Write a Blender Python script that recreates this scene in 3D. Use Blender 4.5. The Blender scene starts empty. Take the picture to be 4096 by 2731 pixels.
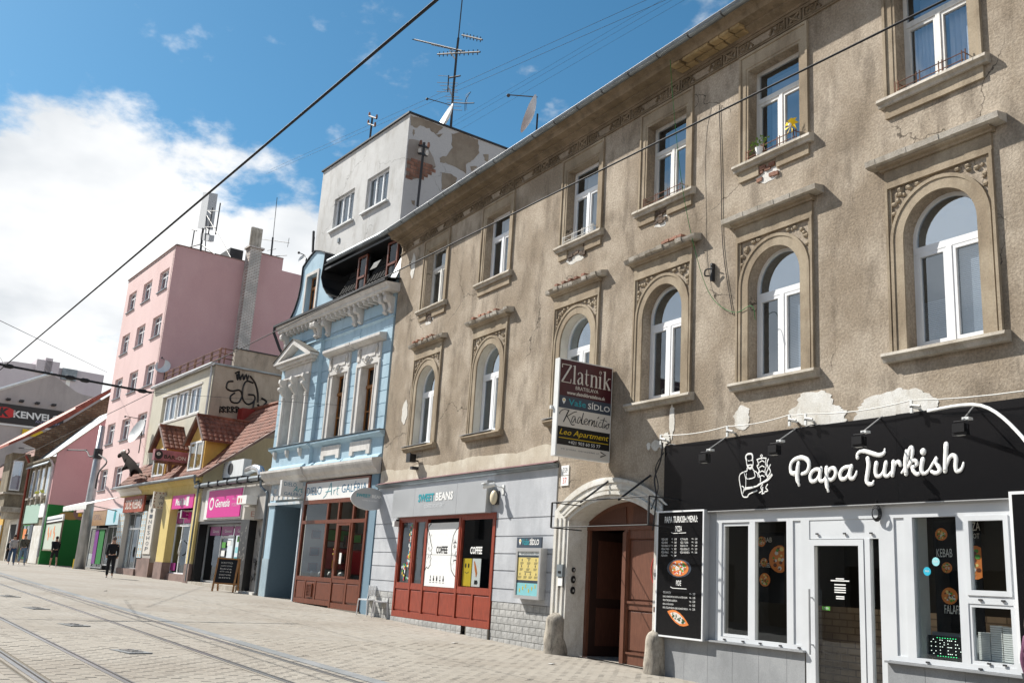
import bpy, math, random
from mathutils import Vector, Matrix, noise as mnoise
from mathutils.geometry import tessellate_polygon
random.seed(7)
scene = bpy.context.scene
col = scene.collection
R = math.radians
# ------------------------------------------------------------- camera
CAM_H, CAM_D, FPX = 1.32, 12.54, 3899.915
RC = Matrix(((0.51566006, 0.84290214, 0.06069898), (-0.17445353, 0.175062, -0.96833502), (-0.82683775, 0.48874255, 0.242163)))
cd = bpy.data.cameras.new('camera'); cam = bpy.data.objects.new('camera', cd); col.objects.link(cam)
cd.sensor_width = 36.0; cd.lens = FPX / 4096 * 36; cd.clip_start = 0.1; cd.clip_end = 3000
CP = Vector((0, -CAM_D, CAM_H))
cam.matrix_world = Matrix.Translation(CP) @ Matrix((RC[0], -RC[1], -RC[2])).transposed().to_4x4()
scene.camera = cam
# ------------------------------------------------------------- light
SUN = Vector((1.74, 1.0, -1.87)).normalized()      # direction the light travels
sl = bpy.data.lights.new('sun', 'SUN'); so = bpy.data.objects.new('sun', sl); col.objects.link(so)
sl.energy = 5.0; sl.angle = R(0.5); sl.color = (1.0, 0.955, 0.88)
so.rotation_euler = SUN.to_track_quat('-Z', 'Y').to_euler(); so.location = (-20, -30, 30)
scene.view_settings.view_transform = 'Standard'; scene.view_settings.look = 'None'
scene.view_settings.gamma = 1; scene.view_settings.use_curve_mapping = False
scene.view_settings.exposure = 0.76
world = bpy.data.worlds.new('World'); scene.world = world; world.use_nodes = True
def build_world():
    nt = world.node_tree; nt.nodes.clear(); N = nt.nodes.new; L = nt.links.new
    out = N('ShaderNodeOutputWorld'); bg = N('ShaderNodeBackground'); L(bg.outputs[0], out.inputs[0])
    sky = N('ShaderNodeTexSky'); sky.sky_type = 'NISHITA'; sky.sun_disc = False
    sky.sun_elevation = math.asin(-SUN.z); sky.sun_rotation = math.atan2(-SUN.x, -SUN.y)
    sky.air_density = 1.0; sky.dust_density = 0.6; sky.ozone_density = 2.0
    hs = N('ShaderNodeHueSaturation'); hs.inputs['Hue'].default_value = 0.482; hs.inputs['Saturation'].default_value = 1.12; hs.inputs['Value'].default_value = 1.4
    L(sky.outputs[0], hs.inputs['Color'])
    tn = N('ShaderNodeMix'); tn.data_type = 'RGBA'; tn.blend_type = 'MULTIPLY'; tn.inputs[0].default_value = 1; tn.inputs[7].default_value = (0.56, 0.83, 0.96, 1); L(hs.outputs[0], tn.inputs[6])
    tc = N('ShaderNodeTexCoord'); sep = N('ShaderNodeSeparateXYZ'); L(tc.outputs['Generated'], sep.inputs[0])
    def m(op, a, b=None, c=None, clamp=False):
        n = N('ShaderNodeMath'); n.operation = op; n.use_clamp = clamp
        for i, v in enumerate((a, b, c)):
            if v is None: continue
            if isinstance(v, (int, float)): n.inputs[i].default_value = v
            else: L(v, n.inputs[i])
        return n.outputs[0]
    den = m('ADD', sep.outputs[2], 0.22)
    px = m('DIVIDE', sep.outputs[0], den); py = m('DIVIDE', sep.outputs[1], den)
    cb = N('ShaderNodeCombineXYZ'); L(px, cb.inputs[0]); L(py, cb.inputs[1])
    n1 = N('ShaderNodeTexNoise'); n1.inputs['Scale'].default_value = 3.1; n1.inputs['Detail'].default_value = 9; n1.inputs['Roughness'].default_value = 0.6
    mp = N('ShaderNodeMapping'); mp.inputs['Location'].default_value = (3.7, 1.9, 0.4); L(cb.outputs[0], mp.inputs[0]); L(mp.outputs[0], n1.inputs['Vector'])
    # cloud bank low over the far end of the street, thinning upwards
    low = N('ShaderNodeMapRange'); low.inputs[1].default_value = 0.31; low.inputs[2].default_value = 0.435; low.inputs[3].default_value = 0.34; low.inputs[4].default_value = -0.075
    L(sep.outputs[2], low.inputs[0])
    s = m('ADD', n1.outputs['Fac'], low.outputs[0])
    msk = N('ShaderNodeMapRange'); msk.interpolation_type = 'SMOOTHSTEP'
    msk.inputs[1].default_value = 0.52; msk.inputs[2].default_value = 0.66; L(s, msk.inputs[0])
    n3 = N('ShaderNodeTexNoise'); n3.inputs['Scale'].default_value = 7.5; n3.inputs['Detail'].default_value = 7; L(mp.outputs[0], n3.inputs['Vector'])
    w3 = N('ShaderNodeMapRange'); w3.interpolation_type = 'SMOOTHSTEP'; w3.inputs[1].default_value = 0.62; w3.inputs[2].default_value = 0.76; w3.inputs[4].default_value = 0.8; L(n3.outputs['Fac'], w3.inputs[0]); mk2 = m('MAXIMUM', msk.outputs[0], w3.outputs[0])
    n2 = N('ShaderNodeTexNoise'); n2.inputs['Scale'].default_value = 2.2; n2.inputs['Detail'].default_value = 5; L(mp.outputs[0], n2.inputs['Vector'])
    cr = N('ShaderNodeValToRGB'); cr.color_ramp.elements[0].position = 0.34; cr.color_ramp.elements[0].color = (8.2, 8.7, 9.2, 1)
    cr.color_ramp.elements[1].position = 0.54; cr.color_ramp.elements[1].color = (12.4, 12.5, 12.6, 1); L(n2.outputs['Fac'], cr.inputs[0])
    mx = N('ShaderNodeMix'); mx.data_type = 'RGBA'; L(mk2, mx.inputs[0]); L(tn.outputs[2], mx.inputs[6]); L(cr.outputs[0], mx.inputs[7])
    L(mx.outputs[2], bg.inputs[0]); bg.inputs[1].default_value = 0.052
build_world()
# ------------------------------------------------------------- frames and picture rays
FA = Matrix.Identity(4)
TH = R(4.75)
FB = Matrix.Translation((-28.86, 0, 0)) @ Matrix.Rotation(TH, 4, 'Z')      # the street bends here: houses further on stand in this frame
def hit(px, py, axis, val, F=FA):
    o = F.inverted() @ CP; d = F.to_3x3().inverted() @ (RC.transposed() @ Vector((px - 2048, py - 1365.5, FPX)))
    t = (val - o[axis]) / d[axis]; return o + d * t
def crop(ox, oy, s): return lambda x, y: (ox + x / s, oy + y / s)
c1 = crop(0, 1300, 1.4255); c2 = crop(600, 1500, 1.742); c3 = crop(1050, 900, 1.568); c4 = crop(1000, 1850, 2.24)
c5 = crop(1200, 400, 2.24); c6 = crop(400, 750, 1.4259); c7 = crop(2600, 1600, 1.3863); c8 = crop(3300, 1600, 1.387)
cs = crop(1500, 1800, 1.96); cg = crop(2150, 1400, 1.2055); cd_ = crop(0, 0, 2352 / 4096)
def V(p, v=0.): return hit(p[0], p[1], 1, v, FB)
def U(p, u): return hit(p[0], p[1], 0, u, FB)
def Y(p, y=0.): return hit(p[0], p[1], 1, y, FA)
def gz(x):
    if x > -46.2: return -0.45 - 0.021 * x
    if x > -64: return 0.52 + (x + 46.2) * -0.0084
    return 0.67
def gzB(u, v=0): return gz((FB @ Vector((u, v, 0))).x)
def G(p, h=0.):
    d = RC.transposed() @ Vector((p[0] - 2048, p[1] - 1365.5, FPX)); z = 0
    for i in range(40):
        t = (z + h - CAM_H) / d.z; z = gz(d.x * t)
    return CP + d * t
# ------------------------------------------------------------- mesh helpers
class MB:
    def __init__(s): s.v = []; s.f = []; s.smooth = False
    def add(s, vs, fs):
        n = len(s.v); s.v += [Vector(v) for v in vs]; s.f += [[i + n for i in f] for f in fs]; return s
    def box(s, x0, x1, y0, y1, z0, z1):
        return s.add([(x, y, z) for z in (z0, z1) for y in (y0, y1) for x in (x0, x1)],
                     [(0, 2, 3, 1), (4, 5, 7, 6), (0, 1, 5, 4), (2, 6, 7, 3), (0, 4, 6, 2), (1, 3, 7, 5)])
    def prism(s, pts, ax, a, b):
        n = len(pts)
        def mk(p, t): return {'x': (t, p[0], p[1]), 'y': (p[0], t, p[1]), 'z': (p[0], p[1], t)}[ax]
        vs = [mk(p, a) for p in pts] + [mk(p, b) for p in pts]
        tr = tessellate_polygon([[Vector((p[0], p[1], 0)) for p in pts]])
        fs = [tuple(t) for t in tr] + [tuple(i + n for i in reversed(t)) for t in tr]
        fs += [(i, (i + 1) % n, (i + 1) % n + n, i + n) for i in range(n)]
        return s.add(vs, fs)
    def holed(s, outer, holes, ax, a, b, rim=True):
        """sheet at a with holes whose reveals run to b"""
        def mk(p, t): return {'x': (t, p[0], p[1]), 'y': (p[0], t, p[1]), 'z': (p[0], p[1], t)}[ax]
        loops = [outer] + holes
        tr = tessellate_polygon([[Vector((p[0], p[1], 0)) for p in l] for l in loops])
        allp = [p for l in loops for p in l]
        s.add([mk(p, a) for p in allp], [tuple(t) for t in tr])
        for l in holes + ([outer] if rim else []):
            n = len(l)
            s.add([mk(p, a) for p in l] + [mk(p, b) for p in l], [(i, (i + 1) % n, (i + 1) % n + n, i + n) for i in range(n)])
        return s
    def face(s, vs): return s.add(vs, [tuple(range(len(vs)))])
    def slab(s, vs, nrm):
        """polygon of any plane given a thickness"""
        n = len(vs); vs = [Vector(v) for v in vs]; nv = Vector(nrm)
        return s.add(vs + [v + nv for v in vs], [tuple(range(n)), tuple(range(2 * n - 1, n - 1, -1))] + [(i, (i + 1) % n, (i + 1) % n + n, i + n) for i in range(n)])
    def tube(s, path, r, n=6, flat=None, caps=True):
        path = [Vector(p) for p in path]; rr = r if isinstance(r, (list, tuple)) else [r] * len(path)
        rings = []; up0 = None
        for i, p in enumerate(path):
            d = (path[min(i + 1, len(path) - 1)] - path[max(i - 1, 0)])
            d = d.normalized() if d.length > 1e-9 else Vector((0, 0, 1))
            up = Vector((0, 1, 0)) if flat is not None else (up0 or (Vector((0, 0, 1)) if abs(d.z) < 0.9 else Vector((1, 0, 0))))
            a = d.cross(up); a = a.normalized() if a.length > 1e-6 else d.orthogonal().normalized(); b = a.cross(d).normalized(); up0 = b
            fl = flat if flat is not None else 1
            rings.append([p + a * math.cos(2 * math.pi * k / n) * rr[i] + b * math.sin(2 * math.pi * k / n) * rr[i] * fl for k in range(n)])
        vs = [v for ring in rings for v in ring]; fs = []
        for i in range(len(path) - 1):
            for k in range(n): fs.append((i * n + k, i * n + (k + 1) % n, (i + 1) * n + (k + 1) % n, (i + 1) * n + k))
        if caps: fs += [tuple(range(n - 1, -1, -1)), tuple((len(path) - 1) * n + k for k in range(n))]
        return s.add(vs, fs)
    def ball(s, c, r, n=10, m=6, sc=(1, 1, 1)):
        c = Vector(c); vs = []; fs = []
        for j in range(m + 1):
            t = math.pi * j / m
            for i in range(n):
                a = 2 * math.pi * i / n; vs.append(c + Vector((math.sin(t) * math.cos(a) * r * sc[0], math.sin(t) * math.sin(a) * r * sc[1], math.cos(t) * r * sc[2])))
        for j in range(m):
            for i in range(n): fs.append((j * n + i, j * n + (i + 1) % n, (j + 1) * n + (i + 1) % n, (j + 1) * n + i))
        return s.add(vs, fs)
    def xf(s, M): s.v = [M @ v for v in s.v]; return s
WM = {}
def link(o, W, parent):
    col.objects.link(o)
    if parent is not None:
        o.parent = parent; o.matrix_basis = WM[parent.name].inverted() @ W
    else: o.matrix_basis = W
    WM[o.name] = W
def props(o, label=None, cat=None, group=None, kind=None):
    if label: o['label'] = label
    if cat: o['category'] = cat
    if group: o['group'] = group
    if kind: o['kind'] = kind
    return o
def obj(name, mb, mat, parent=None, F=None, smooth=False, base=False, **kw):
    F = FR if F is None else F
    lo = Vector([min(v[i] for v in mb.v) for i in range(3)]); hi = Vector([max(v[i] for v in mb.v) for i in range(3)])
    c = (lo + hi) / 2
    if base: c.z = lo.z
    me = bpy.data.meshes.new(name); me.from_pydata([v - c for v in mb.v], [], mb.f); me.update()
    if smooth: me.polygons.foreach_set('use_smooth', [True] * len(me.polygons))
    me.materials.append(mat)
    o = bpy.data.objects.new(name, me); link(o, F @ Matrix.Translation(c), parent)
    return props(o, **kw)
def thing(name, loc, label, cat, F=None, group=None, rz=0):
    F = FR if F is None else F
    o = bpy.data.objects.new(name, None); o.empty_display_size = 0.2
    link(o, F @ Matrix.Translation(Vector(loc)) @ Matrix.Rotation(rz, 4, 'Z'), None)
    return props(o, label, cat, group)
def inst(name, src, M, parent, F=None, **kw):
    """another object on the mesh of src"""
    F = FR if F is None else F
    o = bpy.data.objects.new(name, src if isinstance(src, bpy.types.Mesh) else src.data); link(o, F @ M, parent); return props(o, **kw)
def copy_thing(src, W, label=None, group=None):
    """a thing, its parts and sub-parts again, at world matrix W"""
    base = WM[src.name]
    def rec(o, par):
        c = o.copy(); col.objects.link(c); WM[c.name] = W @ base.inverted() @ WM[o.name]
        if par is None: c.matrix_basis = W
        else: c.parent = par
        for ch in [q for q in list(bpy.data.objects) if q.parent == o]: rec(ch, c)
        return c
    c = rec(src, None)
    if label: c['label'] = label
    if group: c['group'] = group
    return c
FR = FA
# text as flat print: returns mesh data fitted to a unit box
_tc = {}
def text_data(s, bold=0.0, shear=0.0, space=1.0):
    k = (s, bold, shear, space)
    if k in _tc: return _tc[k]
    cu = bpy.data.curves.new('t', 'FONT'); cu.body = s; cu.offset = bold; cu.shear = shear; cu.resolution_u = 2; cu.space_character = space
    o = bpy.data.objects.new('t', cu); col.objects.link(o)
    me = bpy.data.meshes.new_from_object(o.evaluated_get(bpy.context.evaluated_depsgraph_get()))
    vs = [v.co.copy() for v in me.vertices]; fs = [tuple(p.vertices) for p in me.polygons]
    bpy.data.objects.remove(o); bpy.data.curves.remove(cu); bpy.data.meshes.remove(me)
    x0 = min(v.x for v in vs); x1 = max(v.x for v in vs); y0 = min(v.y for v in vs); y1 = max(v.y for v in vs)
    _tc[k] = ([((v.x - x0) / (x1 - x0), (v.y - y0) / (y1 - y0)) for v in vs], fs); return _tc[k]
def put_text(mb, s, P, EX, EZ, **kw):
    vs, fs = text_data(s, **kw); P, EX, EZ = Vector(P), Vector(EX), Vector(EZ)
    mb.add([P + EX * a + EZ * b for a, b in vs], fs); return mb
def spline(pts, n=6):
    pts = [Vector(p) for p in pts]; q = [pts[0]] + pts + [pts[-1]]; out = []
    for i in range(1, len(q) - 2):
        for k in range(n):
            t = k / n; a, b, c, d = q[i - 1:i + 3]
            out.append(0.5 * ((2 * b) + (c - a) * t + (2 * a - 5 * b + 4 * c - d) * t * t + (3 * b - a - 3 * c + d) * t ** 3))
    out.append(pts[-1]); return out
def arc(cx, cz, r, a0, a1, n, rz=None):
    rz = rz or r
    return [(cx + r * math.cos(R(a0 + (a1 - a0) * i / n)), cz + rz * math.sin(R(a0 + (a1 - a0) * i / n))) for i in range(n + 1)]
# ------------------------------------------------------------- materials
class NT:
    def __init__(s, name):
        s.m = bpy.data.materials.new(name); s.m.use_nodes = True; s.t = s.m.node_tree; s.b = s.t.nodes['Principled BSDF']; s.out = s.t.nodes['Material Output']
        g = s.n('ShaderNodeNewGeometry'); s.pos = g.outputs['Position']
    def n(s, k): return s.t.nodes.new(k)
    def l(s, a, b): s.t.links.new(a, b)
    def noise(s, scale, detail=4, rough=0.55, stretch=None, off=0):
        n = s.n('ShaderNodeTexNoise'); n.inputs['Scale'].default_value = scale; n.inputs['Detail'].default_value = detail; n.inputs['Roughness'].default_value = rough
        mp = s.n('ShaderNodeMapping'); mp.inputs['Scale'].default_value = stretch or (1, 1, 1); mp.inputs['Location'].default_value = (off, off * 1.7, off * 0.6)
        s.l(s.pos, mp.inputs[0]); s.l(mp.outputs[0], n.inputs['Vector']); return n.outputs['Fac']
    def rng(s, v, a, b, c=0., d=1.):
        n = s.n('ShaderNodeMapRange'); n.interpolation_type = 'SMOOTHSTEP'
        for i, x in enumerate((a, b, c, d)): n.inputs[i + 1].default_value = x
        s.l(v, n.inputs[0]); return n.outputs[0]
    def math(s, op, a, b):
        n = s.n('ShaderNodeMath'); n.operation = op
        for i, v in enumerate((a, b)):
            if isinstance(v, (int, float)): n.inputs[i].default_value = v
            else: s.l(v, n.inputs[i])
        return n.outputs[0]
    def mix(s, f, a, b, mode='MIX'):
        n = s.n('ShaderNodeMix'); n.data_type = 'RGBA'; n.blend_type = mode
        if isinstance(f, (int, float)): n.inputs[0].default_value = f
        else: s.l(f, n.inputs[0])
        for i, v in ((6, a), (7, b)):
            if isinstance(v, tuple): n.inputs[i].default_value = (v[0], v[1], v[2], 1)
            else: s.l(v, n.inputs[i])
        return n.outputs[2]
    def bump(s, h, strength, dist=0.02, prev=None):
        n = s.n('ShaderNodeBump'); n.inputs['Strength'].default_value = strength; n.inputs['Distance'].default_value = dist
        s.l(h, n.inputs['Height'])
        if prev: s.l(prev, n.inputs['Normal'])
        s.l(n.outputs[0], s.b.inputs['Normal']); return n.outputs[0]
    def set(s, c=None, rough=None, metal=None, spec=None):
        if c is not None:
            if isinstance(c, tuple): s.b.inputs['Base Color'].default_value = (c[0], c[1], c[2], 1)
            else: s.l(c, s.b.inputs['Base Color'])
        if rough is not None: s.b.inputs['Roughness'].default_value = rough
        if metal is not None: s.b.inputs['Metallic'].default_value = metal
        if spec is not None: s.b.inputs['Specular IOR Level'].default_value = spec
        return s.m
def srgb(r, g, b):
    f = lambda c: (c / 255 / 12.92) if c <= 10 else ((c / 255 + 0.055) / 1.055) ** 2.4
    return (f(r), f(g), f(b))
DK = 0.9
def mul(c, k): return tuple(x * k for x in c)
def paint(name, c, rough=0.5, var=0.12, bump=0.15, bs=40, metal=0, dirt=0.0, spec=0.4):
    t = NT(name); f = t.rng(t.noise(1.7, 5), 0.35, 0.65)
    cc = t.mix(f, mul(c, 1 - var), mul(c, 1 + var))
    if dirt:
        d = t.rng(t.noise(3.0, 6, 0.65, (3, 3, 0.6), 3), 0.5, 0.72, 0, dirt); cc = t.mix(d, cc, mul(c, 0.45))
    if bump: t.bump(t.noise(bs, 3), bump, 0.01)
    return t.set(cc, rough, metal, spec)
def plaster(name, c, c2, c3, streak=0.5, scale=1.0, bump=0.5, crack=0.0, speck=0.35, fine=55, blotch=(0.42, 0.62), grain=(0.9, 1.06)):
    """rough weathered render: large blotches, vertical wash streaks, dark pits, grain"""
    t = NT(name)
    a = t.rng(t.noise(0.55 * scale, 6, 0.6), blotch[0], blotch[1]); col_ = t.mix(a, c, c2)
    b = t.rng(t.noise(1.2 * scale, 7, 0.65, (1.9, 1.9, 0.7), 5), 0.45, 0.70, 0, streak); col_ = t.mix(b, col_, c3)
    g = t.noise(fine, 4, 0.7); col_ = t.mix(t.rng(g, 0.38, 0.64, 0, 1), mul_node(t, col_, grain[0]), mul_node(t, col_, grain[1]))
    if speck:
        s1 = t.rng(t.noise(26, 3, 0.6, (1.4, 1.4, 0.8), 9), 0.66, 0.74, 0, speck); s2 = t.rng(t.noise(1.1, 3, 0.5, None, 2), 0.45, 0.6)
        col_ = t.mix(t.math('MULTIPLY', s1, s2), col_, mul(c3, 0.35))
    nb = t.bump(g, bump, 0.012)
    if crack:
        v = t.n('ShaderNodeTexVoronoi'); v.feature = 'DISTANCE_TO_EDGE'; v.inputs['Scale'].default_value = 0.42
        mp = t.n('ShaderNodeVectorMath'); mp.operation = 'ADD'; nn = t.n('ShaderNodeTexNoise'); nn.inputs['Scale'].default_value = 2.6; nn.inputs['Detail'].default_value = 6
        sc = t.n('ShaderNodeVectorMath'); sc.operation = 'SCALE'; sc.inputs['Scale'].default_value = 0.55
        t.l(t.pos, nn.inputs['Vector']); t.l(nn.outputs['Color'], sc.inputs[0]); t.l(t.pos, mp.inputs[0]); t.l(sc.outputs[0], mp.inputs[1]); t.l(mp.outputs[0], v.inputs['Vector'])
        k = t.rng(v.outputs['Distance'], 0.0, 0.006, 1, 0); k2 = t.rng(t.noise(0.4, 2, 0.5, None, 11), 0.5, 0.58); k = t.math('MULTIPLY', k, k2)
        col_ = t.mix(t.math('MULTIPLY', k, crack), col_, mul(c3, 0.25))
    return t.set(col_, 0.95, 0, 0.15)
def mul_node(t, c, k):
    n = t.n('ShaderNodeVectorMath'); n.operation = 'SCALE'; n.inputs['Scale'].default_value = k; t.l(c, n.inputs[0]); return n.outputs[0]
def plain(name, c, rough=0.5, metal=0, spec=0.4):
    t = NT(name); f = t.noise(9, 3); cc = t.mix(f, mul(c, 0.93), mul(c, 1.07)); return t.set(cc, rough, metal, spec)
def glow(name, c, s):
    t = NT(name); t.b.inputs['Emission Color'].default_value = (c[0], c[1], c[2], 1); t.b.inputs['Emission Strength'].default_value = s; return t.set(c)
def glass(name, tint=(0.75, 0.8, 0.8), ior=1.7, wave=0.0):
    t = NT(name); t.t.nodes.remove(t.b)
    tr = t.n('ShaderNodeBsdfTransparent'); tr.inputs[0].default_value = (*tint, 1); gl = t.n('ShaderNodeBsdfGlossy'); gl.inputs['Roughness'].default_value = 0.01
    gl.inputs[0].default_value = (0.7, 0.78, 0.86, 1)
    fr = t.n('ShaderNodeLayerWeight'); fr.inputs[0].default_value = 0.5; mx = t.n('ShaderNodeMixShader'); f0 = ((ior - 1) / (ior + 1)) ** 2
    if wave:
        bp = t.n('ShaderNodeBump'); bp.inputs['Strength'].default_value = wave; bp.inputs['Distance'].default_value = 0.02; t.l(t.noise(1.6, 2), bp.inputs['Height']); t.l(bp.outputs[0], gl.inputs['Normal']); t.l(bp.outputs[0], fr.inputs['Normal'])
    t.l(t.math('ADD', t.math('MULTIPLY', t.math('POWER', fr.outputs['Facing'], 5.0), 1 - f0), f0), mx.inputs[0]); t.l(tr.outputs[0], mx.inputs[1]); t.l(gl.outputs[0], mx.inputs[2]); t.l(mx.outputs[0], t.out.inputs[0]); return t.m
def wood(name, c, rough=0.4, k=0.35):
    t = NT(name); g = t.noise(7, 5, 0.6, (6, 6, 0.6)); cc = t.mix(t.rng(g, 0.3, 0.7), mul(c, 1 - k), mul(c, 1 + k)); t.bump(g, 0.1, 0.005); return t.set(cc, rough, 0, 0.4)
def brick_mat(name, c, c2, mort, scale=1.0, plane='xz', rough=0.9, bump=0.5, bw=0.25, rh=0.075, ms=0.008, off=0.5):
    t = NT(name); mp = t.n('ShaderNodeMapping'); br = t.n('ShaderNodeTexBrick')
    if plane == 'xz': mp.inputs['Rotation'].default_value = (R(90), 0, 0)
    if plane == 'yz': mp.inputs['Rotation'].default_value = (R(90), 0, R(90))
    sp = t.n('ShaderNodeSeparateXYZ'); cb = t.n('ShaderNodeCombineXYZ'); t.l(t.pos, sp.inputs[0])
    a, b = {'xz': (0, 2), 'yz': (1, 2), 'xy': (0, 1)}[plane]; t.l(sp.outputs[a], cb.inputs[0]); t.l(sp.outputs[b], cb.inputs[1])
    t.l(cb.outputs[0], br.inputs['Vector']); br.offset = off
    br.inputs['Color1'].default_value = (*c, 1); br.inputs['Color2'].default_value = (*c2, 1); br.inputs['Mortar'].default_value = (*mort, 1)
    br.inputs['Scale'].default_value = 1; br.inputs['Brick Width'].default_value = bw; br.inputs['Row Height'].default_value = rh; br.inputs['Mortar Size'].default_value = ms
    cc = t.mix(t.rng(t.noise(1.5, 6), 0.4, 0.65, 0, 0.6), br.outputs['Color'], mul(c, 0.5)); t.bump(br.outputs['Fac'], -bump, 0.01); return t.set(cc, rough, 0, 0.2)
M = {}
M['stucco'] = plaster('grey_brown_render', (0.29, 0.235, 0.175), (0.455, 0.388, 0.31), (0.115, 0.09, 0.066), 0.55, 1.0, 1.0, 0.9, 1.0, 24, (0.38, 0.64), (0.8, 1.10))
M['stucco2'] = plaster('window_surround_render', (0.29, 0.232, 0.165), (0.39, 0.325, 0.24), (0.12, 0.095, 0.068), 0.4, 1.5, 0.5, 0, 0.4, 35)
M['cornice'] = plaster('cornice_render', (0.20, 0.155, 0.105), (0.28, 0.22, 0.155), (0.10, 0.08, 0.058), 0.5, 2.0, 0.4, 0, 0.2)  # colour darkened to deepen the shade on cornice and frieze
M['stone_cap'] = plaster('weathered_stone', (0.40, 0.36, 0.30), (0.52, 0.48, 0.42), (0.17, 0.14, 0.11), 0.4, 3.0, 0.6)
M['whitewash'] = plaster('flaking_whitewash', (0.62, 0.60, 0.55), (0.72, 0.71, 0.68), (0.40, 0.34, 0.27), 0.5, 2.5, 0.5, 0, 0.5)
M['patch'] = plaster('pale_plaster_band', (0.52, 0.46, 0.37), (0.62, 0.57, 0.48), (0.36, 0.29, 0.21), 0.4, 2.0, 0.5)
M['reveal_white'] = paint('white_reveal_plaster', (0.60, 0.57, 0.50), 0.9, 0.08, 0.3, 50, dirt=0.3)
M['brick_red'] = paint('exposed_brick', (0.29, 0.15, 0.105), 0.95, 0.35, 0.8, 25, dirt=0.3)
M['brick_dark'] = paint('dark_hole_rubble', (0.10, 0.07, 0.05), 0.95, 0.4, 0.8, 25)
M['upvc'] = paint('white_plastic_frame', (0.78, 0.79, 0.80), 0.35, 0.03, 0)
M['old_white'] = paint('old_white_window_paint', (0.62, 0.61, 0.58), 0.55, 0.08, 0.2, 60, dirt=0.35)
M['glass'] = glass('window_glass', (0.75, 0.8, 0.86), 3.1, 0.12)
M['archglass'] = glass('boosted_reflection_glass', (0.6, 0.68, 0.75), 5.2, 0.15)  # reflectance raised to brighten the sky mirrored in the arch panes
M['shopglass'] = glass('shop_glass', (0.8, 0.84, 0.84), 1.8, 0.03)
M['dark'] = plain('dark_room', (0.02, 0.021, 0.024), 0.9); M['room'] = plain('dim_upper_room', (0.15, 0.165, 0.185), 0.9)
M['blind'] = plain('slatted_blind', (0.40, 0.44, 0.47), 0.7)
M['curtain'] = plain('net_curtain', (0.72, 0.73, 0.75), 0.9)
M['zinc'] = paint('zinc_gutter', (0.22, 0.25, 0.27), 0.45, 0.15, 0.1, 20, metal=0.6, dirt=0.3)
M['zincw'] = paint('light_sheet_metal', (0.42, 0.43, 0.44), 0.4, 0.1, 0.1, 20, metal=0.5, dirt=0.3)
M['roofsheet'] = paint('brown_sheet_roof', (0.10, 0.065, 0.06), 0.6, 0.2, 0.1, 20)
M['rust'] = paint('rusty_iron', (0.16, 0.075, 0.045), 0.85, 0.4, 0.5, 90)
M['iron'] = paint('dark_iron', (0.035, 0.035, 0.038), 0.6, 0.2, 0.2, 60)
M['black'] = plain('black_enamel', (0.012, 0.012, 0.013), 0.3)
M['blackmat'] = plain('black_rubber', (0.02, 0.02, 0.022), 0.7)
M['white'] = plain('white_print', (0.78, 0.78, 0.76), 0.6)
M['whitemetal'] = paint('white_metal', (0.7, 0.71, 0.7), 0.4, 0.05, 0.05, dirt=0.2)
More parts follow.
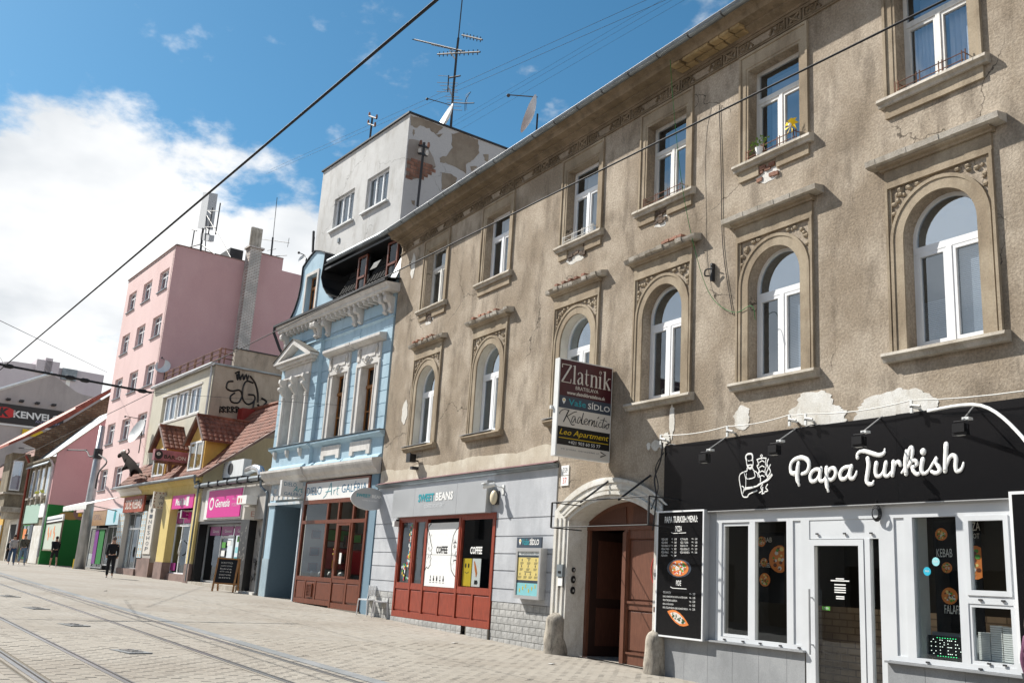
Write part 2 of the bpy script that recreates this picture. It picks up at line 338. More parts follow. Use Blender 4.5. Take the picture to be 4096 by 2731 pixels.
# ============================================================= ground
def build_ground():
    t = NT('paving_far')
    rot = t.n('ShaderNodeMapping'); rot.inputs['Rotation'].default_value = (0, 0, -TH); t.l(t.pos, rot.inputs[0])
    br = t.n('ShaderNodeTexBrick'); t.l(rot.outputs[0], br.inputs['Vector']); br.inputs['Scale'].default_value = 1
    br.inputs['Brick Width'].default_value = 0.30; br.inputs['Row Height'].default_value = 0.15; br.inputs['Mortar Size'].default_value = 0.006
    br.inputs['Color1'].default_value = (0.285, 0.262, 0.228, 1); br.inputs['Color2'].default_value = (0.33, 0.305, 0.27, 1); br.inputs['Mortar'].default_value = (0.17, 0.155, 0.135, 1)
    a = t.rng(t.noise(0.35, 6, 0.6), 0.4, 0.65, 0, 0.6); c = t.mix(a, br.outputs['Color'], (0.235, 0.205, 0.17))
    s = t.rng(t.noise(2.5, 6, 0.7, None, 4), 0.6, 0.75, 0, 0.45); c = t.mix(s, c, (0.17, 0.15, 0.13)); t.bump(t.noise(45, 3), 0.2, 0.006)
    M['pave'] = t.set(c, 0.85, 0, 0.2)
    t = NT('paving_stone'); oi = t.n('ShaderNodeObjectInfo')
    a = t.rng(t.noise(0.35, 6, 0.6), 0.4, 0.65, 0, 0.6); c = t.mix(a, (0.325, 0.297, 0.255), (0.25, 0.218, 0.18))
    mp = t.n('ShaderNodeVectorMath'); mp.operation = 'SUBTRACT'; mp.inputs[1].default_value = (-28.86, 0, 0); t.l(t.pos, mp.inputs[0])
    mr = t.n('ShaderNodeVectorRotate'); mr.rotation_type = 'Z_AXIS'; mr.inputs['Angle'].default_value = -TH; t.l(mp.outputs[0], mr.inputs['Vector'])
    sp = t.n('ShaderNodeSeparateXYZ'); t.l(mr.outputs[0], sp.inputs[0]); row = t.math('FLOOR', t.math('DIVIDE', t.math('SUBTRACT', sp.outputs[1], -14.6), 0.15), 0)
    cl = t.math('FLOOR', t.math('DIVIDE', t.math('SUBTRACT', t.math('SUBTRACT', sp.outputs[0], -9.0), t.math('MULTIPLY', t.math('FLOORED_MODULO', row, 2.0), 0.15)), 0.30), 0)
    cb = t.n('ShaderNodeCombineXYZ'); t.l(row, cb.inputs[0]); t.l(cl, cb.inputs[1]); wn = t.n('ShaderNodeTexWhiteNoise'); wn.noise_dimensions = '2D'; t.l(cb.outputs[0], wn.inputs['Vector'])
    c = t.mix(t.math('MULTIPLY', wn.outputs['Value'], 0.28), c, (0.20, 0.175, 0.15))
    s = t.rng(t.noise(2.5, 6, 0.7, None, 4), 0.54, 0.75, 0, 0.7); c = t.mix(s, c, (0.14, 0.12, 0.10)); t.bump(t.noise(60, 3), 0.35, 0.006)
    M['stone'] = t.set(c, 0.85, 0, 0.2)
    M['joint'] = plain('sandy_joint', (0.17, 0.155, 0.132), 0.95)
    M['kerbstone'] = plaster('blue_grey_kerb_stone', (0.21, 0.22, 0.225), (0.27, 0.275, 0.28), (0.14, 0.14, 0.14), 0.3, 2, 0.2)
    t = NT('worn_rail_steel'); n = t.noise(0.8, 4, 0.6, (1, 6, 1)); M['rail'] = t.set(t.mix(n, (0.24, 0.235, 0.23), (0.42, 0.41, 0.40)), 0.35, 0.8)
    M['groove'] = plain('rail_groove_dirt', (0.035, 0.028, 0.022), 0.95)
    # one sheet to the horizon, following the fall of the street; a bed strip lower under the laid stones
    xs = [900, 40, 12, 2, -4, -10, -20, -33.5, -46.2, -64, -120, -900]; mb = MB()
    ys = [-900, -60, -13.5, 0.4, 60, 900]
    for i, x in enumerate(xs):
        for y in ys: mb.v.append(Vector((x, y, gz(max(min(x, 60), -900)) if x < 60 else gz(60))))
    ny = len(ys)
    for i in range(len(xs) - 1):
        for j in range(ny - 1):
            q = (i * ny + j, i * ny + j + 1, (i + 1) * ny + j + 1, (i + 1) * ny + j)
            if 2 <= i <= 5 and j == 2: continue
            mb.f.append(q)
    g = obj('ground', mb, M['pave'], base=True, kind='structure')
    mb = MB()
    for i in range(2, 6):
        a, b = xs[i], xs[i + 1]; mb.face([(a, -13.5, gz(a) - 0.022), (b, -13.5, gz(b) - 0.022), (b, 0.4, gz(b) - 0.022), (a, 0.4, gz(a) - 0.022)])
    obj('joint_bed', mb, M['joint'], g)
    # rail lines in frame B: v of the rail centres
    def vline(p): q = FB.inverted() @ G(p); return q.y
    rails = [vline((638, 2492)), vline((574, 2530)), vline((300, 2620)), vline((80, 2665))]
    kv = vline((1000, 2578)); return g, rails, kv
ground, RAILS, KV = build_ground()
def build_rails():
    FI = FB.inverted()
    def strip(mb, v0, v1, dz, th=0.02, u0=34, u1=-80, n=57):
        vs = []; fs = []
        for i in range(n + 1):
            u = u0 + (u1 - u0) * i / n; z = gzB(u, v0) + dz
            vs += [(u, v0, z), (u, v1, z), (u, v0, z - th), (u, v1, z - th)]
        for i in range(n):
            a = i * 4; b = a + 4
            fs += [(a, a + 1, b + 1, b), (a, b, b + 2, a + 2), (a + 1, a + 3, b + 3, b + 1)]
        mb.add(vs, fs)
    names = ['farthest grooved tram rail nearest the shop fronts', 'second grooved tram rail from the shop fronts', 'third grooved tram rail, nearer the camera', 'tram rail at the bottom left corner of the view']
    for v, lab in zip(RAILS, names):
        r = thing('tram_rail', (-5, v, gzB(-5, v)), lab, 'tram rail', FB, 'tram rails set in the paving')
        a = MB(); strip(a, v - 0.045, v + 0.022, 0.009); obj('rail_head', a, M['rail'], r, FB)
        b = MB(); strip(b, v + 0.022, v + 0.058, 0.003); obj('groove', b, M['groove'], r, FB)
        c = MB(); strip(c, v + 0.058, v + 0.080, 0.008); obj('guard_lip', c, M['rail'], r, FB)
        c = MB(); strip(c, v - 0.09, v - 0.046, 0.001); strip(c, v + 0.081, v + 0.092, 0.001); obj('concrete_edge', c, M['stone'], r, FB)
    k = MB(); strip(k, KV - 0.13, KV + 0.13, 0.006, 0.03); obj('kerb_strip', k, M['kerbstone'], ground, FB)
    # paving stones: running bond in rows along the street
    stones = []; rh, bw = 0.15, 0.30; u_lo, u_hi = -9.0, 21.0; v_lo, v_hi = -14.6, 1.8
    rnd = random.Random(3); row = 0; v = v_lo
    while v < v_hi:
        off = (row % 2) * bw / 2 + rnd.uniform(0, .008); u = u_lo + off
        while u < u_hi:
            cu, cv = u + bw / 2, v + rh / 2; w = FB @ Vector((cu, cv, 0))
            ok = -33.6 < w.x < -4.4 and -13.3 < w.y < (0.12 if w.x > -28.9 else -0.02) and abs(cv - KV) > 0.13 + rh / 2 - 0.02 and all(abs(cv - r) > 0.085 for r in RAILS)
            if ok:
                c = RC @ (w + Vector((0, 0, gz(w.x))) - CP)
                px, py = 2048 + FPX * c.x / c.z, 1365.5 + FPX * c.y / c.z
                if c.z > 1 and -150 < px < 4300 and py < 2950: stones.append((c.z, cu, cv, w.x))
            u += bw
        v += rh; row += 1
    stones.sort(key=lambda s: s[0])
    vis = [s for s in stones if s[0]]
    def block(cu, cv, wx, mb, rnd):
        z = gz(wx) + rnd.uniform(-.0025, .0025); sx = gz(wx - 0.15) - gz(wx + 0.15)
        g = 0.003; a, b = bw / 2 - g, rh / 2 - g; t = rnd.uniform(-.0015, .0015); c = 0.006
        vs = []
        for (x, y, dz) in ((-a, -b, -.03), (a, -b, -.03), (a, b, -.03), (-a, b, -.03), (-a, -b, -c), (a, -b, -c), (a, b, -c), (-a, b, -c), (-a + c, -b + c, 0), (a - c, -b + c, 0), (a - c, b - c, 0), (-a + c, b - c, 0)):
            vs.append((cu + x, cv + y, z + dz - x * 0.021 + t * (x / a)))
        mb.add(vs, [(0, 1, 5, 4), (1, 2, 6, 5), (2, 3, 7, 6), (3, 0, 4, 7), (4, 5, 9, 8), (5, 6, 10, 9), (6, 7, 11, 10), (7, 4, 8, 11), (8, 9, 10, 11)])
    def shown(s):
        w = FB @ Vector((s[1], s[2], 0)); c = RC @ (Vector((w.x, w.y, gz(w.x))) - CP); px, py = 2048 + FPX * c.x / c.z, 1365.5 + FPX * c.y / c.z
        return 0 < px < 4096 and 0 < py < 2731
    near = [s for s in stones if shown(s)][:300]; ns = set(near)
    src = None
    for s in near:
        if src is None:
            mb = MB(); block(0, 0, 0, mb, random.Random(1)); src = obj('paving_stone', mb, M['stone'], ground, FB @ Matrix.Translation((s[1], s[2], gz(s[3]) - gz(0))))
        else:
            inst('paving_stone', src, Matrix.Translation((s[1], s[2], gz(s[3]) - 0.0155 + rnd.uniform(-.002, .002))) @ Matrix.Rotation(rnd.uniform(-.008, .008), 4, 'Z'), ground, FB)
    # keep the very first at the same height rule
    WM[src.name] = FB @ Matrix.Translation((near[0][1], near[0][2], gz(near[0][3]) - 0.0155)); src.matrix_basis = WM[ground.name].inverted() @ WM[src.name]
    mb = MB()
    for s in stones:
        if s not in ns: block(s[1], s[2], s[3], mb, rnd)
    obj('paving_stones', mb, M['stone'], ground, FB, kind='stuff')
    # small steel track boxes set between the rails
    boxes = [((150, 2434), 'small steel track box second from the left between the rails'), ((300, 2500), 'small steel track box crossed by the wire shadow'), ((530, 2605), 'largest steel track box, nearest the camera'), ((40, 2386), 'farthest steel track box at the left edge')]
    for p, lab in boxes:
        g = FB.inverted() @ G(p); b = thing('track_box', g, lab, 'drain cover', FB, 'steel track boxes between the rails', 0.2)
        a = MB().box(-.33, .33, -.2, .2, -.01, .012); obj('cover_frame', a, M['kerbstone'], b, WM[b.name])
        a = MB().box(-.22, .22, -.1, .1, .012, .022).box(-.12, -.03, -.05, .05, .022, .034).box(.05, .14, -.05, .05, .022, .034); obj('steel_lid', a, M['rail'], b, WM[b.name])
build_rails()
# ============================================================= the long grey-brown house
FR = FA
CX = [-26.05, -22.31, -18.25, -15.13, -12.03, -8.66]
XL, XR = -28.78, -5.6
def build_house():
    H = thing('grey_render_house', (-17.2, 0.0, gz(-17.2)), 'long three-storey house with weathered grey-brown render and six arched windows', 'house')
    m = MB(); holes = []
    for cx in CX:
        holes.append([(cx - .645, 9.46), (cx + .645, 9.46), (cx + .645, 11.40), (cx - .645, 11.40)])
        holes.append([(cx - .63, 5.16), (cx + .63, 5.16)] + arc(cx, 6.95, .63, 0, 180, 16))
    m.holed([(XL, 4.10), (XR, 4.10), (XR, 12.12), (XL, 12.12)], holes, 'y', 0.0, 0.30, False)
    m.face([(XL, 0, 4.1), (XL, 0, 12.5), (XL, 7, 12.5), (XL, 7, 4.1)]).face([(XR, 0, 4.1), (XR, 0, 12.5), (XR, 7, 12.5), (XR, 7, 4.1)])
    obj('wall', m, M['stucco'], H)
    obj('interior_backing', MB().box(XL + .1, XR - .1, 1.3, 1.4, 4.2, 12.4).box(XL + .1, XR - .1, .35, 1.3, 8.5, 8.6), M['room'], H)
    # pale plaster band over the coffee shop
    m = MB(); rnd = random.Random(5); top = [(x, 4.52 + 0.10 * mnoise.noise((x * .9, 0, 3)) + 0.03 * rnd.random()) for x in [XL + .02 + i * .17 for i in range(60)] if x < -18.72]
    m.prism([(XL + .02, 4.101)] + top + [(-18.72, 4.101)], 'y', -0.007, 0.0); obj('plaster_band', m, M['patch'], H)
    # loose plaster patches
    def blob(cx, cz, rx, rz, seed, n=64, rough=.45):
        return [(cx + rx * math.cos(2 * math.pi * i / n) * (1 + rough * mnoise.noise((math.cos(6.283 * i / n) * 1.6 + seed, math.sin(6.283 * i / n) * 1.6, seed)) + .22 * mnoise.noise((i * .9, seed, 3))) , cz + rz * math.sin(2 * math.pi * i / n) * (1 + rough * mnoise.noise((math.cos(6.283 * i / n) * 1.6, seed, math.sin(6.283 * i / n) * 1.6)))) for i in range(n)]
    pt = [(c7(905, 60), .45, .30, 1), (c7(940, 90), .5, .2, 2), (c7(520, 110), .22, .2, 3), (c8(330, 70), .55, .35, 4), (c8(440, 50), .6, .25, 5), (c8(40, 110), .3, .2, 6), (c7(130, 130), .07, .32, 7), (c7(40, 270), .13, .10, 8), (c7(75, 335), .10, .08, 9), (c7(0, 270), .06, .07, 10), (c7(40, 345), .05, .05, 11), (c7(100, 225), .1, .12, 21), (crop(1550, 900, 1.568)(165, 280), .16, .40, 12), (crop(1550, 900, 1.568)(115, 1195), .20, .33, 13)]
    for p, rx, rz, sd in pt:
        q = Y(p); m = MB().prism(blob(q.x, max(q.z, 4.2 + rz * .2), rx, rz, sd * 1.37), 'y', -.006 - sd * .0004, 0.0); obj('bare_plaster_patch', m, M['whitewash'], H)
    # frieze with raised ornament
    m = MB(); m.box(XL, XR, -.035, 0, 12.08, 12.115).box(XL, XR, -.035, 0, 11.80, 11.83); obj('frieze_moulding', m, M['cornice'], H)
    x = XL + .15; k = 0; orn = None
    om = MB(); om.box(-.17, .17, -.035, 0, -.115, -.09).box(-.17, .17, -.035, 0, .09, .115).box(-.17, -.145, -.035, 0, -.09, .09).box(.145, .17, -.035, 0, -.09, .09)
    for s in (-1, 1): om.tube([(-.12, -.006, -.08 * s), (-.03, -.012, 0), (.12, -.006, .08 * s)], .024, 5, 1.4)
    om.tube([(a[0], -.01, a[1]) for a in arc(0, 0, .055, 0, 360, 10)], .018, 4, 1.6)
    lm = MB(); lm.box(-.62, .62, -.034, 0, -.115, -.095).box(-.62, .62, -.034, 0, .095, .115).box(-.62, -.6, -.034, 0, -.095, .095).box(.6, .62, -.034, 0, -.095, .095)
    for s in (-1, 1):
        for q in (.40, .5): lm.tube([(s * (q + a[0]), -.01, a[1]) for a in arc(0, 0, .06, -150, 100, 8)], .022, 4, 1.5)
        lm.tube([(s * .22, -.01, -.05), (s * .3, -.01, .06), (s * .38, -.01, -.06), (s * .48, -.01, .07)], .022, 4, 1.5)
    o1 = obj('frieze_ornament', om, M['cornice'], H, FA @ Matrix.Translation((XL + .3, 0, 11.955)))
    l1 = obj('frieze_panel', lm, M['cornice'], H, FA @ Matrix.Translation((XL + 1.15, 0, 11.955)))
    x = XL + 2.0
    while x < XR - .3:
        inst('frieze_ornament', o1, Matrix.Translation((x, -.017, 11.955)), H); x += .85
        if x < XR - .7: inst('frieze_panel', l1, Matrix.Translation((x, -.0165, 11.955)), H)
        x += .85
    # cornice: stepped profile under the gutter
    prof = [(0, 12.12), (-.05, 12.13), (-.06, 12.17), (-.13, 12.20), (-.21, 12.22), (-.22, 12.26), (-.42, 12.27), (-.44, 12.30), (-.47, 12.36), (-.55, 12.42), (-.58, 12.44), (-.58, 12.49), (0, 12.55)]
    m = MB().prism(prof, 'x', XL - .02, XR); obj('cornice', m, M['cornice'], H)
    q = Y(crop(2600, 80, 3.92)(850, 600), -.42); m = MB(); rnd = random.Random(8)      # where the cornice has broken away to brick
    for i in range(7):
        for j in range(2):
            x = q.x - 1.0 + i * .29 + rnd.uniform(-.04, .04); m.box(x, x + .25, -.24 - .16 * j, -.09 - .16 * j, 12.175 + .03 * j, 12.235 + .02 * j + rnd.uniform(0, .03))
    obj('broken_cornice_stones', m, paint('crumbling_sandstone', (0.40, 0.29, 0.15), .95, .35, .8, 25, dirt=.4), H)
    # gutter + roof
    m = MB(); n = 24; y0, z0, r = -.665, 12.47, .085
    pts = [(y0 + r * math.cos(R(a)), z0 + r * math.sin(R(a))) for a in range(180, 361, 20)]; inner = [(y0 + (r - .008) * math.cos(R(a)), z0 + (r - .008) * math.sin(R(a))) for a in range(360, 179, -20)]
    m.prism(pts + inner, 'x', XL - .35, XR)
    gt = obj('gutter', m, M['zinc'], H); m = MB().tube([(XL - .35, y0 - r, z0 + .005), (XR, y0 - r, z0 + .005)], .014, 6); obj('rolled_edge', m, M['zincw'], gt)
    br = None; x = XL + .4
    while x < XR:
        if br is None:
            m = MB(); m.prism([(y0 + (r + .006) * math.cos(R(a)), z0 + (r + .006) * math.sin(R(a))) for a in range(180, 361, 30)] + [(y0 + (r - .004) * math.cos(R(a)), z0 + (r - .004) * math.sin(R(a))) for a in range(360, 179, -30)], 'x', x - .02, x + .02)
            br = obj('gutter_clip', m, M['iron'], gt); bx = x
        else: inst('gutter_clip', br, Matrix.Translation((x, y0, z0 - .0425)), gt)
        x += .98
    m = MB().slab([(XL - .35, -.60, 12.52), (XR, -.60, 12.52), (XR, 7, 15.2), (XL - .35, 7, 15.2)], (0, .03, .05)); obj('roof', m, M['roofsheet'], H)
    # ---------------- arched windows (first floor)
    def arch_window(i, cx):
        white = i < 3; rv = M['reveal_white'] if white else M['stucco2']
        o = MB(); a0 = [(cx - .63, 5.165), (cx - .63, 6.95)] + arc(cx, 6.95, .63, 180, 0, 16)[1:-1] + [(cx + .63, 6.95), (cx + .63, 5.165)]
        y = .24; fr = .055
        # frame as outline
        inn = [(cx - .63 + fr, 5.165 + .07), (cx - .63 + fr, 6.95)] + arc(cx, 6.95, .63 - fr, 180, 0, 16)[1:-1] + [(cx + .63 - fr, 6.95), (cx + .63 - fr, 5.165 + .07)]
        o.holed(a0, [inn], 'y', y - .03, y + .03)
        o.box(cx - .6, cx + .6, y - .045, y + .03, 6.72, 6.83); o.box(cx - .045, cx + .045, y - .05, y + .03, 5.235, 6.72)
        for s in (-1, 1):
            xa, xb = (cx - .575, cx - .045) if s < 0 else (cx + .045, cx + .575)
            for b in ((xa, xa + .06, 5.235, 6.72), (xb - .06, xb, 5.235, 6.72), (xa + .06, xb - .06, 5.235, 5.30), (xa + .06, xb - .06, 6.66, 6.72)): o.box(b[0], b[1], y - .04, y + .02, b[2], b[3])
        w = obj('arched_window', o, M['upvc'], H)
        g = MB().prism([(p[0], p[1]) for p in [(cx - .57, 6.83), (cx - .57, 6.95)] + arc(cx, 6.95, .57, 180, 0, 14)[1:-1] + [(cx + .57, 6.95), (cx + .57, 6.83)]], 'y', y, y + .006); obj('pane', g, M['archglass'], w)
        for xa, xb in ((cx - .515, cx - .105), (cx + .105, cx + .515)):
            g = MB().face([(xa, y, 5.30), (xb, y, 5.30), (xb, y, 6.66), (xa, y, 6.66)]); obj('pane', g, M['glass'], w)
        # blinds and dark room behind
        if i in (5, 4, 1):
            k = MB(); x0, x1 = (cx + .08, cx + .54); 
            for j in range(46): k.box(x0, x1, y + .06, y + .075, 5.3 + j * .03, 5.3 + j * .03 + .020)
            if i == 5:
                for j in range(22): k.box(cx - .54, cx - .08, y + .06, y + .075, 5.3 + j * .03, 5.3 + j * .03 + .012)
            obj('blind', k, M['blind'], w)
        sr = MB()   # surround: outer fillet, field, arch ring
        hw = .925
        for s in (-1, 1):
            sr.box(*sorted((cx + s * hw, cx + s * (hw - .045))), -.055, 0, 5.13, 7.86); sr.box(*sorted((cx + s * (hw - .045), cx + s * (hw - .10))), -.028, 0, 5.13, 7.86)
            sr.box(*sorted((cx + s * .855, cx + s * .80)), -.05, 0, 5.13, 6.95); sr.box(*sorted((cx + s * .80, cx + s * .63)), -.034, 0, 5.13, 6.95)
        sr.box(cx - hw, cx + hw, -.055, 0, 7.86, 7.90)
        ro, ri = .855, .80
        sr.prism(arc(cx, 6.95, ro, 0, 180, 20) + arc(cx, 6.95, ri, 180, 0, 20), 'y', -.05, 0)
        sr.prism(arc(cx, 6.95, ri, 0, 180, 20) + arc(cx, 6.95, .63, 180, 0, 20), 'y', -.034, 0)
        obj('arch_surround', sr, M['stucco2'], w)
        # reveal lining
        if white:
            lv = MB(); L = [(cx - .63, 5.165), (cx - .63, 6.95)] + arc(cx, 6.95, .63, 180, 0, 16)[1:-1] + [(cx + .63, 6.95), (cx + .63, 5.165)]
            sc = lambda p: (cx + (p[0] - cx) * .994, p[1] - .002)
            lv.add([(sc(p)[0], .004, sc(p)[1]) for p in L] + [(sc(p)[0], .205, sc(p)[1]) for p in L], [(j, j + 1, j + 1 + len(L), j + len(L)) for j in range(len(L) - 1)]); obj('reveal_lining', lv, rv, w)
        # spandrel leaf carving
        rn = random.Random(i)
        for s in (-1, 1):
            sp = MB()
            for k in range(16):
                a = rn.uniform(18, 72); rr_ = rn.uniform(.93, 1.13); px, pz = cx + s * rr_ * math.cos(R(a)), 6.95 + rr_ * math.sin(R(a))
                if abs(px - cx) > .80 or pz > 7.82: continue
                sp.ball((px, -.005, pz), rn.uniform(.03, .055), 6, 4, (1, .9, rn.uniform(.6, 1.2)))
            for k in range(5):
                a = 25 + k * 11; rr_ = .97; sp.ball((cx + s * min(rr_ * math.cos(R(a)), .79), -.005, min(6.95 + rr_ * math.sin(R(a)) + .06, 7.80)), .05, 6, 4, (1.2, .8, .8))
            obj('spandrel_carving', sp, M['stucco2'], w)
        # lintel and hood
        hd = MB(); hd.box(cx - .93, cx + .93, -.05, 0, 7.90, 8.17); hd.prism([(0, 8.17), (-.09, 8.17), (-.10, 8.20), (-.15, 8.22), (-.17, 8.25), (0, 8.25)], 'x', cx - .98, cx + .98)
        obj('lintel', hd, M['stucco2'], w)
        broken = i in (0, 1, 2, 3)
        n = 12; hm = MB(); r2 = random.Random(20 + i); zt = 8.39
        for k in range(n):
            xa, xb = cx - 1.16 + 2.32 * k / n, cx - 1.16 + 2.32 * (k + 1) / n
            d = r2.uniform(0, .05) if broken else r2.uniform(0, .008); lo = r2.uniform(0, .05) if broken else 0.
            hm.prism([(0, 8.255), (-.16 + lo * .5, 8.255), (-.22 + d, 8.28 + lo), (-.235 + d, zt - .02 - lo * .6), (0, zt + .01)], 'x', xa, xb - (.012 if broken else 0))
        obj('hood', hm, M['stone_cap'] if not broken else M['stone_cap'], w)
        if broken:
            bm_ = MB()
            for k in range(5):
                if i == 3: xa = cx + .1 + k * .13
                else: xa = cx - .85 + k * .3 + r2.uniform(-.05, .1)
                bm_.box(xa, xa + .12, -.2 + r2.uniform(0, .03), -.02, 8.395, 8.45)
            obj('exposed_bricks', bm_, M['brick_red'], w)
        sl = MB(); sl.prism([(0, 5.165), (-.15, 5.14), (-.165, 5.09), (-.12, 5.06), (-.10, 5.0), (0, 5.0)], 'x', cx - 1.02, cx + 1.02); obj('sill', sl, M['stone_cap'] if not white else M['stucco2'], w)
        if white: obj('sheet_metal_sill', MB().slab([(cx - 1.04, -.18, 5.155), (cx + .6, -.18, 5.155), (cx + .6, .2, 5.19), (cx - 1.04, .2, 5.19)], (0, 0, .012)), M['zincw'], w)
    def rect_window(i, cx):
        y = .24; o = MB(); z0, z1 = 9.47, 11.40
        outer = [(cx - .645, z0), (cx + .645, z0), (cx + .645, z1), (cx - .645, z1)]; inn = [(cx - .58, z0 + .07), (cx + .58, z0 + .07), (cx + .58, z1 - .07), (cx - .58, z1 - .07)]
        o.holed(outer, [inn], 'y', y - .03, y + .03); o.box(cx - .58, cx + .58, y - .05, y + .03, 10.70, 10.80); o.box(cx - .04, cx + .04, y - .05, y + .03, z0 + .07, 10.70)
        for xa, xb in ((cx - .58, cx - .04), (cx + .04, cx + .58)):
            for b in ((xa, xa + .05, z0 + .07, 10.7), (xb - .05, xb, z0 + .07, 10.7), (xa + .05, xb - .05, z0 + .07, z0 + .13), (xa + .05, xb - .05, 10.64, 10.7)): o.box(b[0], b[1], y - .035, y + .02, b[2], b[3])
        w = obj('upper_window', o, M['old_white'] if i > 2 or i == 0 else M['upvc'], H)
        for b in ((cx - .53, cx - .09, 9.6, 10.64), (cx + .09, cx + .53, 9.6, 10.64), (cx - .58, cx + .58, 10.8, 11.33)):
            obj('pane', MB().face([(b[0], y, b[2]), (b[1], y, b[2]), (b[1], y, b[3]), (b[0], y, b[3])]), M['glass'], w)
        # curtains: gathered cloth
        r3 = random.Random(i); cm = MB()
        spans = [(.30, .60)] if i in (2, 3, 4) else ([(-.55, -.2), (.1, .6)] if i == 5 else [(.05, .5)])
        for s0, s1 in spans:
            n = 14; vs = []
            for k in range(n + 1):
                x = cx + s0 + (s1 - s0) * k / n; yy = y + .14 + .03 * math.sin(k * 2.2 + i); vs += [(x, yy, 9.5), (x, yy, 10.72)]
            cm.add(vs, [(2 * k, 2 * k + 2, 2 * k + 3, 2 * k + 1) for k in range(n)])
        obj('net_curtain', cm, M['curtain'], w, smooth=True)
        obj('blue_inner_blind', MB().box(cx - .55, cx + (.1 if i in (1, 5) else .28), y + .30, y + .31, 9.5, 11.35), plain('pale_blue_cloth', (.33, .38, .44), .9), w)
        sr = MB(); hw = .87
        for s in (-1, 1):
            sr.box(*sorted((cx + s * hw, cx + s * (hw - .05))), -.055, 0, 9.43, 11.76); sr.box(*sorted((cx + s * (hw - .05), cx + s * .70)), -.03, 0, 9.43, 11.71); sr.box(*sorted((cx + s * .70, cx + s * .645)), -.018, 0, 9.43, 11.40)
        sr.box(cx - hw + .05, cx + hw - .05, -.055, 0, 11.71, 11.76); sr.box(cx - .70, cx + .70, -.031, 0, 11.45, 11.71); sr.box(cx - .70, cx + .70, -.018, 0, 11.40, 11.45)
        obj('window_surround', sr, M['stucco2'], w)
        sl = MB(); n = 10; r2 = random.Random(40 + i)
        for k in range(n):
            xa, xb = cx - .97 + 1.94 * k / n, cx - .97 + 1.94 * (k + 1) / n; d = r2.uniform(0, .012)
            sl.prism([(0, 9.46), (-.14 + d, 9.435), (-.155 + d, 9.38), (-.10, 9.35), (-.09, 9.30), (0, 9.30)], 'x', xa, xb)
        obj('sill', sl, M['stone_cap'], w)
        ap = MB(); gap = {0: (-.35, .05), 1: None, 2: (-.5, .25), 3: (-.3, .1), 4: (-.35, .1), 5: None}[i]
        if gap: ap.box(cx - .87, cx + gap[0], -.045, 0, 9.09, 9.30); obj('apron', MB().box(cx + gap[1], cx + .87, -.045, 0, 9.09, 9.30), M['stucco2'], w)
        else: ap.box(cx - .87, cx + .87, -.045, 0, 9.09, 9.30)
        obj('apron', ap, M['stucco2'], w)
        if gap:
            gm = MB(); r4 = random.Random(60 + i)
            for k in range(9):
                xx = cx + r4.uniform(gap[0], gap[1]); zz = r4.uniform(8.98, 9.26); gm.box(xx - .07, xx + .07, -.022 - r4.random() * .02, 0, zz - .035, zz + .035)
            obj('crumbled_bricks', gm, M['brick_dark'] if i != 4 else M['brick_red'], w)
            bl = MB().prism(blob(cx + (gap[0] + gap[1]) / 2, 9.02, (gap[1] - gap[0]) * .55, .13, i + .5), 'y', -.005, 0); obj('bare_plaster_patch', bl, M['whitewash'], w)
        if i >= 2:   # low rail on the sill
            rl = MB(); ra = M['rust'] if i != 2 else M['old_white']
            for z in (9.50, 9.62): rl.tube([(cx - .6, -.09, z), (cx + .6, -.09, z)], .0085, 5)
            for k in range(4):
                x = cx - .6 + k * .4
                for dx in (-.03, .03): rl.tube([(x + dx, -.09, 9.45), (x + dx, -.09, 9.66)], .010, 5)
            rl.tube([(cx - .6, -.09, 9.62), (cx - .6, .2, 9.62)], .009, 5); rl.tube([(cx + .6, -.09, 9.62), (cx + .6, .2, 9.62)], .009, 5)
            obj('sill_rail', rl, ra, w)
    for i, cx in enumerate(CX): arch_window(i, cx); rect_window(i, cx)
    return H
HOUSE = build_house()
# ============================================================= ground floor of the long house
FR = FA
M['greypaint'] = plaster('pale_blue_grey_painted_render', (0.44, 0.455, 0.48), (0.52, 0.535, 0.56), (0.30, 0.31, 0.33), 0.3, 1.2, 0.35, 0, 0.15, 60)
M['granite'] = plaster('grey_granite_cladding', (0.27, 0.28, 0.29), (0.33, 0.34, 0.35), (0.13, 0.13, 0.135), 0.2, 1.5, 0.1, 0, 0.0, 80)
M['splitstone'] = plaster('split_faced_grey_block', (0.36, 0.36, 0.35), (0.44, 0.435, 0.42), (0.24, 0.235, 0.22), 0.3, 4.0, 0.5, 0, 0.0, 35)
M['redwood'] = wood('red_stained_wood', (0.26, 0.045, 0.022), 0.38, 0.25)
M['brownwood'] = wood('brown_gallery_wood', (0.15, 0.042, 0.02), 0.35, 0.25)
M['doorwood'] = wood('brown_painted_gate', (0.14, 0.055, 0.032), 0.5, 0.22)
M['doordark'] = wood('dark_brown_gate', (0.09, 0.035, 0.022), 0.5, 0.2)
M['alu'] = paint('brushed_grey_aluminium_sign', (0.44, 0.455, 0.47), 0.35, 0.03, 0, metal=0.3)
M['alulight'] = plain('light_grey_case', (0.45, 0.45, 0.45), 0.4, 0.4)
M['clearglass'] = glass('clear_case_glass', (.93, .95, .95), 1.4, .03)
M['teal'] = plain('teal_print', (0.02, 0.30, 0.36), 0.5)
M['navy'] = plain('dark_slate_print', (0.045, 0.06, 0.085), 0.45)
M['yellow'] = plain('yellow_print', (0.75, 0.52, 0.02), 0.5)
M['paleyellow'] = plain('pale_yellow_print', (0.80, 0.62, 0.22), 0.5)
M['paleteal'] = plain('pale_teal_print', (0.28, 0.62, 0.66), 0.5)
M['maroon'] = plain('maroon_print', (0.055, 0.008, 0.014), 0.35)
M['cream'] = plain('cream_print', (0.66, 0.62, 0.56), 0.5)
M['red'] = plain('red_print', (0.55, 0.03, 0.03), 0.5)
